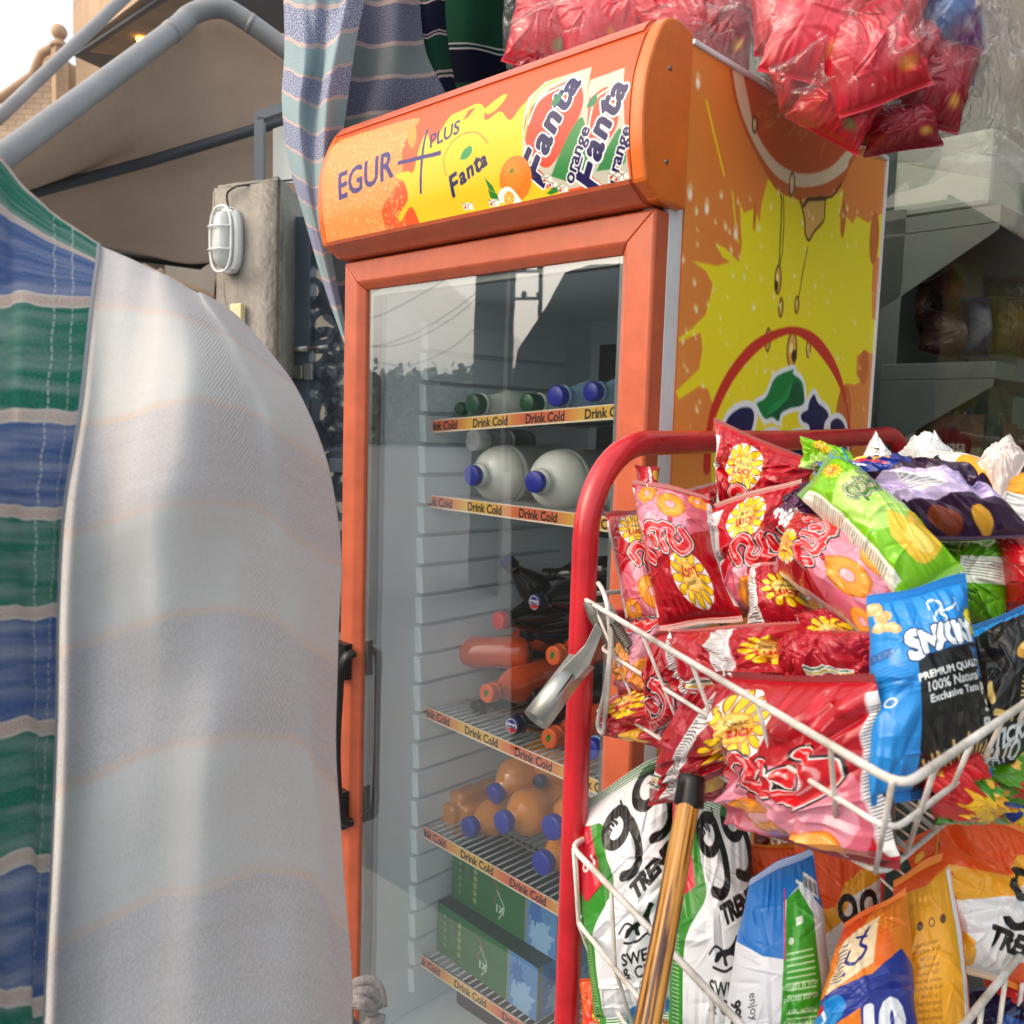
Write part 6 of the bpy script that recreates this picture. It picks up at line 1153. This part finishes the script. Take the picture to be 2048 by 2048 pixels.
def cow():
    a = Art(1.3, 1, 260, (.86, .87, .87)); a.poly([(.10, .12), (.45, .05), (.55, .2), (.3, .28), (.42, .42), (.2, .36)], (.04, .04, .05)); a.ell(.42, .55, .05, .05, (.04, .04, .05)); a.ell(.62, .62, .05, .05, (.04, .04, .05)); a.poly([(.95, .2), (1.3, .1), (1.3, .9), (.9, .95), (.85, .5)], (.92, .62, .12), smooth=30); return a
RA, RBk, LI, LI2, PU, SN, BK, G9, BA, O9, YA, S10 = red_art(), red_back(), lime_art(), lime2_art(), purple_art(), snacky_art(), black_art(), green99(), blue_art(), orange99(), yellow_art(), snack10()
def s4(*v): return list(v)
# upper basket, back to front
snack(s4((1716, 935, .98), (1752, 860, .98), (1782, 905, .97), (1790, 960, .96)), .012, plainfilm((.88, .88, .88), (.8, .8, .8), '1:1'), 1, 'small white bag tip printed 1:1 poking up behind the purple bag', 'matte', group=GU, nu=80, nv=80)
snack(s4((1795, 905, 1.00), (1868, 866, .99), (1905, 900, .96), (1880, 990, .92)), .02, plainfilm((.84, .85, .86), (.7, .72, .74)), 2, 'plain white crumpled bag left of the black spotted bag', 'matte', group=GU, nu=100, nv=100, cr=.012)
snack(s4((1950, 925, .88), (2020, 868, .88), (2056, 915, .86), (2000, 1010, .84)), .018, plainfilm((.88, .82, .80), (.5, .52, .54)), 3, 'white crumpled bag at the top right corner of the heap', 'matte', group=GU, nu=100, nv=100, cr=.012)
snack(s4((1850, 900, .94), (1925, 905, .90), (2100, 960, .84), (2060, 1080, .84)), .025, cow(), 4, 'white bag with black spots and orange end at the top right', 'matte', group=GU, crop=(0, 1, 0, 1), rot=0)
snack(s4((1985, 1060, .80), (2110, 1040, .78), (2110, 1240, .78), (2010, 1230, .80)), .03, plainfilm((.66, .05, .10), (.5, .04, .08)), 5, 'plain deep red bag at the far right of the heap', group=GU)
snack(s4((1840, 1060, .86), (2040, 1075, .80), (2010, 1260, .78), (1850, 1250, .84)), .03, LI2, 6, 'darker lime bag with white label under the purple bag, right side', group=GU)
snack(s4((1430, 838, 1.00), (1632, 925, .93), (1600, 1060, .94), (1432, 1030, 1.0)), .026, RA, 11, 'red snack bag topmost of the heap, its corner rising over the red rail', group=GU, crop=(-.05, .95, .0, .62), belly=.04)
snack(s4((1530, 985, .93), (1640, 960, .88), (1660, 1140, .86), (1540, 1150, .9)), .02, mixed((.2, .05, .18), (.75, .75, .78), (.3, .1, .25), 3, txt='WOW'), 12, 'dark plum bag wedged behind the lime bag', group=GU)
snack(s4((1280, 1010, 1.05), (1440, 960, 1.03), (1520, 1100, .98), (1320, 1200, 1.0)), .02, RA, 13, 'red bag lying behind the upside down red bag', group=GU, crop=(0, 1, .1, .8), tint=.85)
snack(s4((1413, 1010, .96), (1606, 955, .90), (1590, 1210, .86), (1440, 1250, .92)), .030, RA, 14, 'red bag with whole yellow flower just under the topmost bag', group=GU, crop=(-.18, .82, .0, .85))
snack(s4((1500, 1130, .86), (1570, 1120, .84), (1660, 1260, .80), (1490, 1270, .84)), .02, RBk, 15, 'red bag end with white side strip in the middle of the heap', group=GU, crop=(.4, .9, .1, .7))
snack(s4((1210, 1026, 1.04), (1290, 1016, 1.03), (1345, 1262, .95), (1256, 1262, .98)), .028, RA, 16, 'narrow red bag at the far left of the heap with white side strip', group=GU, crop=(0, .5, .0, 1), belly=.02)
snack(s4((1262, 955, 1.00), (1418, 990, .96), (1484, 1240, .88), (1322, 1262, .92)), .042, RA, 17, 'red bag standing upside down, ring snack at its top and inverted lettering', group=GU, rot=2, belly=.06)
snack(s4((1270, 930, 1.02), (1320, 935, 1.02), (1318, 1010, .99), (1278, 1010, .99)), .012, RBk, 18, 'folded red bag ear sticking up at the upper left of the heap', group=GU, nu=70, nv=70)
snack(s4((1308, 1262, .88), (1650, 1240, .76), (1640, 1400, .72), (1400, 1440, .78)), .028, RBk, 19, 'wide dull red bag lying flat across the middle of the basket', group=GU, crop=(0, 1, 0, .9), belly=.03)
snack(s4((1560, 1262, .76), (1750, 1262, .70), (1750, 1380, .69), (1560, 1380, .73)), .02, RBk, 20, 'dull red bag with crimped seal right behind the blue bag', group=GU, crop=(0, .4, 0, .8), belly=.02)
snack(s4((1545, 1140, .82), (1588, 1018, .84), (1865, 1130, .72), (1770, 1310, .70)), .040, RA, 21, 'red bag tilted to the right in the middle of the heap above the blue bag', group=GU, rot=0, flip=False, belly=.02, crop=(0, 1, .0, 1))
snack(s4((1600, 872, .90), (1700, 905, .86), (1745, 960, .84), (1598, 935, .88)), .012, LI, 22, 'small lime bag corner with yellow print on top of the heap', group=GU, crop=(.2, 1, 0, .4), nu=90, nv=90)
snack(s4((1635, 925, .86), (1930, 925, .80), (2075, 1075, .76), (1800, 1080, .78)), .032, PU, 23, 'glossy blue and dark purple bag with pale lilac label across the top', group=GU, nu=190, nv=150, belly=.02)
snack(s4((1597, 990, .80), (1668, 900, .81), (1935, 1138, .72), (1812, 1215, .70)), .036, LI, 24, 'long lime green bag sloping down from the top centre to the blue bag', group=GU, rot=0, belly=-.02)
snack(s4((1204, 1400, .96), (1320, 1345, .90), (1330, 1500, .84), (1215, 1470, .92)), .022, RBk, 25, 'small dull red bag at the left corner of the upper basket', group=GU, crop=(.3, 1, .2, .9))
snack(s4((1300, 1270, .88), (1340, 1260, .86), (1400, 1400, .80), (1300, 1480, .86)), .02, RA, 26, 'red bag sliver between clamp and the white striped bag', group=GU, crop=(.5, 1, .1, .6))
snack(s4((1390, 1330, .79), (1560, 1380, .72), (1430, 1600, .72), (1296, 1610, .80)), .030, RBk, 27, 'red bag turned back with white text strip, left of the front bag', group=GU, belly=.02, crop=(.1, .85, 0, 1))
snack(s4((1640, 1560, .66), (1780, 1560, .62), (1790, 1680, .62), (1650, 1690, .66)), .018, mixed((.35, .12, .08), (.8, .5, .15), (.5, .1, .1), 5), 28, 'brown and orange snack bag under the blue bag at the basket corner', group=GU)
snack(s4((1425, 1345, .70), (1748, 1352, .62), (1800, 1745, .60), (1485, 1660, .68)), .036, RA, 29, 'large front red bag with upright yellow flower and red lettering above ring snacks', group=GU, belly=.06, crop=(0.02, .98, .0, 1), nu=240, nv=300)
snack(s4((1736, 1195, .66), (1928, 1150, .66), (1990, 1560, .60), (1738, 1618, .585)), .030, SN, 30, 'bright blue and black peanut snack bag standing in the basket corner', 'matte', group=GU, belly=.03, nu=240, nv=340, cr=.004)
snack(s4((1932, 1255, .72), (2120, 1185, .70), (2120, 1520, .66), (1945, 1530, .66)), .032, BK, 31, 'black and blue potato stick bag at the right edge beside the blue bag', 'matte', group=GU, cr=.004, nu=200, nv=240)
snack(s4((1850, 1560, .62), (1960, 1500, .64), (2000, 1640, .68), (1870, 1650, .64)), .018, mixed((.72, .1, .12), (.9, .7, .15), (.2, .5, .1), 6), 32, 'red and yellow bag low in the right part of the upper basket', group=GU)
snack(s4((1950, 1520, .70), (2090, 1440, .72), (2100, 1600, .76), (1970, 1620, .72)), .02, mixed((.30, .55, .08), (.8, .15, .15), (.1, .3, .6), 7), 33, 'lime and red bag low at the right edge of the upper basket', group=GU)
snack(s4((1345, 1060, 1.00), (1450, 1010, .96), (1500, 1150, .94), (1400, 1220, .96)), .022, RBk, 61, 'dull red bag edge showing behind the upside down red bag', group=GU, crop=(.2, .9, .1, .8))
snack(s4((1590, 1230, .80), (1700, 1215, .76), (1760, 1300, .72), (1620, 1320, .76)), .02, RBk, 62, 'dark red crimped bag end under the tilted red bag', group=GU, crop=(.5, 1, 0, .5))
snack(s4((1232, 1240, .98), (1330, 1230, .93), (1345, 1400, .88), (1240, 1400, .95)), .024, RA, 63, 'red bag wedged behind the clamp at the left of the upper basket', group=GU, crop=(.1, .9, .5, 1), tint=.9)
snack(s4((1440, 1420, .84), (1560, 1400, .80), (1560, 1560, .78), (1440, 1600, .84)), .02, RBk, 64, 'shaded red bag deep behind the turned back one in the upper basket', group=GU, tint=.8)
snack(s4((1780, 1180, .78), (1880, 1130, .78), (1930, 1230, .74), (1830, 1260, .74)), .02, LI, 65, 'lime bag end tucked between the blue bag and the long lime bag', group=GU, crop=(.2, 1, .5, 1))
# lower basket
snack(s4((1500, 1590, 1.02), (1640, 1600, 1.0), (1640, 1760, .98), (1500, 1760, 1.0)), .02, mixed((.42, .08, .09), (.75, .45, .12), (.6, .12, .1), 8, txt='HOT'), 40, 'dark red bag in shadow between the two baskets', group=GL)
snack(s4((1480, 1690, .96), (1600, 1690, .96), (1610, 1860, .95), (1480, 1850, .95)), .02, O9, 41, 'yellow bag piece in shadow behind the blue topped bag', 'matte', group=GL, crop=(0, .5, 0, .6))
snack(s4((1160, 1960, 1.02), (1240, 1950, 1.0), (1260, 2120, 1.0), (1160, 2120, 1.02)), .015, mixed((.80, .30, .10), (.85, .2, .15), (.9, .85, .8), 9), 42, 'small orange bag at the bottom left of the lower basket', group=GL)
snack(s4((1590, 1680, .92), (1765, 1680, .90), (1760, 2080, .86), (1610, 2080, .88)), .026, O9, 43, 'orange yellow and white bag with large 99, middle of the lower basket', 'matte', group=GL, belly=.02)
snack(s4((1148, 1610, 1.03), (1350, 1496, 1.0), (1385, 2040, .93), (1185, 2055, .95)), .036, G9, 44, 'white green and red bag with large 99, leftmost in the lower basket', 'matte', group=GL, belly=.03, nu=210, nv=330, cr=.006)
snack(s4((1345, 1570, .97), (1500, 1640, .94), (1535, 2150, .86), (1330, 2150, .88)), .036, G9, 45, 'white green and red bag with large 99, right behind the wooden stick', 'matte', group=GL, belly=.03, nu=210, nv=330, cr=.006, crop=(-.02, .98, .06, 1))
snack(s4((1965, 1700, .88), (2110, 1650, .9), (2110, 2100, .86), (1980, 2100, .84)), .03, mixed((.78, .10, .12), (.93, .78, .12), (.10, .25, .6), 10), 46, 'red yellow and blue bag at the right edge of the lower basket', group=GL)
snack(s4((1985, 1540, .92), (2110, 1500, .92), (2110, 1720, .90), (1985, 1720, .90)), .025, mixed((.10, .28, .62), (.93, .8, .15), (.78, .1, .15), 12), 47, 'blue and yellow bag just below the upper basket at the right edge', group=GL)
snack(s4((1920, 1980, .86), (2110, 1960, .84), (2110, 2150, .82), (1920, 2150, .84)), .02, mixed((.05, .09, .25), (.1, .3, .6), (.05, .07, .2), 13), 48, 'dark blue striped bag in the bottom right corner', group=GL)
snack(s4((1800, 1690, .90), (1985, 1585, .90), (1990, 1900, .86), (1860, 1900, .84)), .026, mixed((.86, .32, .10), (.88, .36, .12), (.9, .62, .15), 14), 49, 'orange bag leaning behind the white bag printed TREND', 'matte', group=GL)
snack(s4((1885, 1585, .84), (2120, 1690, .82), (2060, 1990, .80), (1845, 1915, .80)), .028, O9, 50, 'white and orange bag printed 99 TREND tilted at the right', 'matte', group=GL, belly=.03, crop=(.02, 1, .05, .78), nu=200, nv=260)
snack(s4((1785, 1760, .82), (1900, 1695, .82), (1955, 2120, .76), (1785, 2120, .76)), .026, YA, 51, 'yellow bag turned back with printed symbols and small text', 'matte', group=GL, belly=.0, nu=180, nv=280, cr=.004)
snack(s4((1500, 1755, .84), (1625, 1690, .84), (1680, 2140, .76), (1432, 2140, .76)), .032, BA, 52, 'blue topped white and green bag in the centre of the lower basket', 'matte', group=GL, belly=-.04, nu=220, nv=320, cr=.006)
snack(s4((1690, 1845, .78), (1812, 1775, .78), (1840, 2150, .72), (1600, 2150, .72)), .030, S10, 53, 'orange cream and dark blue bag printed 10 right of the centre', 'matte', group=GL, belly=-.03, nu=210, nv=300, cr=.006)

# ------------------------------------------------------------------ clear sacks of small red packs
film = glassmat('clear_film', (.97, .965, .97), 1.5, 1.2, .08, .02, bump=.6, bs=34, veil=.045)
def sack(label, rows, seed, nv=150, nu=150, cr=.03, D=.16, name='clear_sack'):
    """rows: left (x,y,d), right (x,y,d): bellied transparent film around its contents"""
    L_ = cat(np.array([at(*r[0]) for r in rows]), nv); R_ = cat(np.array([at(*r[1]) for r in rows]), nv); S_ = []
    U, V = np.meshgrid(np.linspace(0, 1, nu), np.linspace(0, 1, nv))
    for sg in (1, -1):
        b = (1-np.abs(2*U-1)**2.3)**.55*np.clip(np.sin(np.pi*np.clip(V*.93+.35*(sg > -2), 0, 1)), .0, 1)**.5
        h = D*b+(creases(U, V, seed+sg, 130, cr, 1)*(b > 0))*np.clip(b*2, 0, 1)
        S_.append((L_[:, None]*(1-U)[..., None]+R_[:, None]*U[..., None]-fw*(h*sg)[..., None], None, 0))
    o = link(name, grid_mesh(name, [(S_[0]), (S_[1][0][:, ::-1], None, 0)]), film); return tag(o, label, 'plastic sack', 'clear plastic sacks of snacks above the fridge')
sack('clear plastic sack of pink red packs hanging over the fridge top corner', [[(1440, -220, 1.22), (1880, -240, 1.28)], [(1500, -40, 1.16), (1960, -40, 1.24)], [(1530, 110, 1.14), (1965, 90, 1.24)], [(1575, 225, 1.16), (1930, 215, 1.26)], [(1690, 300, 1.22), (1860, 312, 1.28)], [(1765, 322, 1.25), (1800, 326, 1.28)]], 3, D=.10)
sack('loose empty part of the clear plastic film trailing to the right edge', [[(1880, -120, 1.24), (1985, -100, 1.25)], [(1930, 60, 1.22), (2010, 60, 1.24)], [(1900, 220, 1.24), (2060, 230, 1.22)], [(1800, 310, 1.27), (2100, 330, 1.22)], [(1840, 335, 1.28), (2120, 380, 1.22)]], 8, D=.025, cr=.016)
sack('clear plastic sack of red packs lying on top of the fridge behind the header', [[(1020, -160, 1.62), (1500, -200, 1.45)], [(1010, -20, 1.58), (1520, -40, 1.42)], [(1005, 60, 1.58), (1515, 50, 1.42)], [(1015, 140, 1.60), (1500, 130, 1.46)], [(1060, 185, 1.62), (1440, 160, 1.5)]], 5, D=.09)
def pk_art(c, c2, c3, seed, t_=None):
    a = Art(1, 1.2, 180, c); a.ell(.5, .5, .4, .36, c2, soft=.3, al=.8); a.ell(.25, .9, .2, .16, c2, soft=.2, al=.6); a.ell(.72, .92, .10, .08, c3, soft=.08, al=.7); a.ell(.6, .2, .2, .1, tuple(x*.75 for x in c), soft=.1, al=.7)
    if t_: a.text(t_, .5, .5, .26, (.92, .9, .9), bold=.01, rot=.3)
    return a
PA = [pk_art((.80, .10, .18), (.86, .28, .34), (.9, .7, .2), 1), pk_art((.72, .08, .15), (.80, .22, .28), (.35, .6, .3), 2), pk_art((.52, .05, .12), (.62, .14, .2), (.9, .8, .3), 3), pk_art((.45, .25, .45), (.2, .45, .7), (.8, .75, .8), 4, 'Mix'), pk_art((.15, .42, .72), (.85, .25, .3), (.9, .9, .92), 5)]
GP = 'small packs inside the clear plastic sacks'
for i, (cx_, cy_, d_, w_, h_, ro, k, lb_) in enumerate((
    (1630, 60, 1.13, 95, 105, .2, 0, 'pink red pack upper left in the hanging sack'), (1560, 20, 1.18, 60, 90, -.1, 1, 'narrow red pack at the left wall of the hanging sack'), (1740, 110, 1.12, 105, 100, -.35, 0, 'large bright pink red pack in the middle of the hanging sack'),
    (1670, 222, 1.16, 85, 58, .5, 1, 'red pack at the bottom left of the hanging sack'), (1800, 255, 1.19, 80, 48, -.15, 2, 'deep red pack at the very bottom of the hanging sack'), (1880, 165, 1.19, 65, 90, .3, 2, 'deep red pack at the right side of the hanging sack'),
    (1885, 20, 1.20, 70, 100, -.15, 3, 'violet and blue printed pack at the upper right of the hanging sack'), (1700, -40, 1.14, 70, 55, .1, 4, 'blue and red pack near the picture top in the hanging sack'), (1790, 20, 1.16, 60, 80, .4, 0, 'pink red pack upper middle in the hanging sack, right of centre'),
    (1095, 60, 1.56, 80, 80, .2, 1, 'red pack at the left end of the sack on the fridge'), (1180, 50, 1.54, 75, 85, -.3, 0, 'pink red pack second from left in the sack on the fridge'), (1080, 130, 1.58, 60, 40, .1, 2, 'dim red pack low at the left end of the sack on the fridge'), (1270, 20, 1.52, 85, 70, .3, 0, 'pink red pack in the middle of the sack on the fridge'), (1360, 60, 1.48, 80, 70, -.2, 1, 'red pack right of the middle of the sack on the fridge'), (1450, 60, 1.46, 60, 80, .15, 2, 'deep red pack at the right end of the sack on the fridge'), (1210, 130, 1.56, 90, 45, -.1, 1, 'red pack low in the middle of the sack on the fridge'), (1160, -60, 1.56, 120, 60, .1, 1, 'red pack near the picture top in the sack on the fridge'), (1600, 150, 1.19, 60, 60, -.3, 1, 'red pack by the lower left wall of the hanging sack'), (1740, 250, 1.21, 70, 42, .1, 2, 'deep red pack hidden low behind the others in the hanging sack'), (1925, 90, 1.23, 32, 80, .1, 3, 'narrow violet pack at the right wall of the hanging sack'), (1810, 110, 1.20, 80, 90, .1, 1, 'red pack behind the bright middle one in the hanging sack'), (1400, -50, 1.48, 110, 70, -.1, 0, 'pink red pack near the picture top right in the sack on the fridge'))):
    c_, s_ = math.cos(ro), math.sin(ro); snack([(cx_+(a*c_-b*s_), cy_+(a*s_+b*c_), d_+.02) for a, b in ((-w_, -h_), (w_, -h_), (w_, h_), (-w_, h_))], .028 if d_ < 1.3 else .035, PA[k], 60+i, lb_, 'foil', name='snack_pack', group=GP, nu=90, nv=90, cr=.008, ncr=40, catn='snack pack')
# packs behind the shop window
GW = 'packs on the upper shelf behind the shop window'
for i, (cx_, cy_, d_, w_, h_, ro, cc, lb_) in enumerate(((1850, 600, 2.12, 45, 70, .4, ((.35, .16, .08), (.6, .3, .1), (.5, .45, .3)), 'orange brown pack, topmost on the shelf behind the window'), (1800, 640, 2.2, 50, 70, -.1, ((.18, .08, .09), (.3, .12, .1), (.4, .35, .35)), 'dark maroon pack at the left on the shelf behind the window'),
    (1905, 600, 2.05, 35, 60, -.5, ((.30, .14, .10), (.5, .22, .1), (.3, .2, .1)), 'tilted brown pack beside the topmost orange one behind the window'), (1895, 670, 2.0, 55, 45, .2, ((.28, .12, .12), (.6, .5, .5), (.55, .2, .12)), 'shiny maroon and grey pack in front on the shelf behind the window'), (1950, 655, 1.98, 30, 60, 0, ((.14, .12, .32), (.6, .6, .65), (.2, .15, .4)), 'dark blue pack in the middle of the shelf behind the window'), (2020, 655, 2.0, 50, 60, .1, ((.36, .32, .10), (.5, .42, .12), (.5, .25, .1)), 'olive green pack at the right of the shelf behind the window'), (2010, 610, 2.1, 45, 60, 0, ((.14, .22, .12), (.2, .3, .15), (.3, .25, .1)), 'dark green pack behind the olive one on the window shelf'))):
    c_, s_ = math.cos(ro), math.sin(ro); snack([(cx_+(a*c_-b*s_), cy_+(a*s_+b*c_), d_+.02) for a, b in ((-w_, -h_), (w_, -h_), (w_, h_), (-w_, h_))], .035, pk_art(*cc, 20+i), 90+i, lb_, 'foil', name='snack_pack', group=GW, nu=80, nv=80, cr=.012, ncr=40, catn='snack pack')
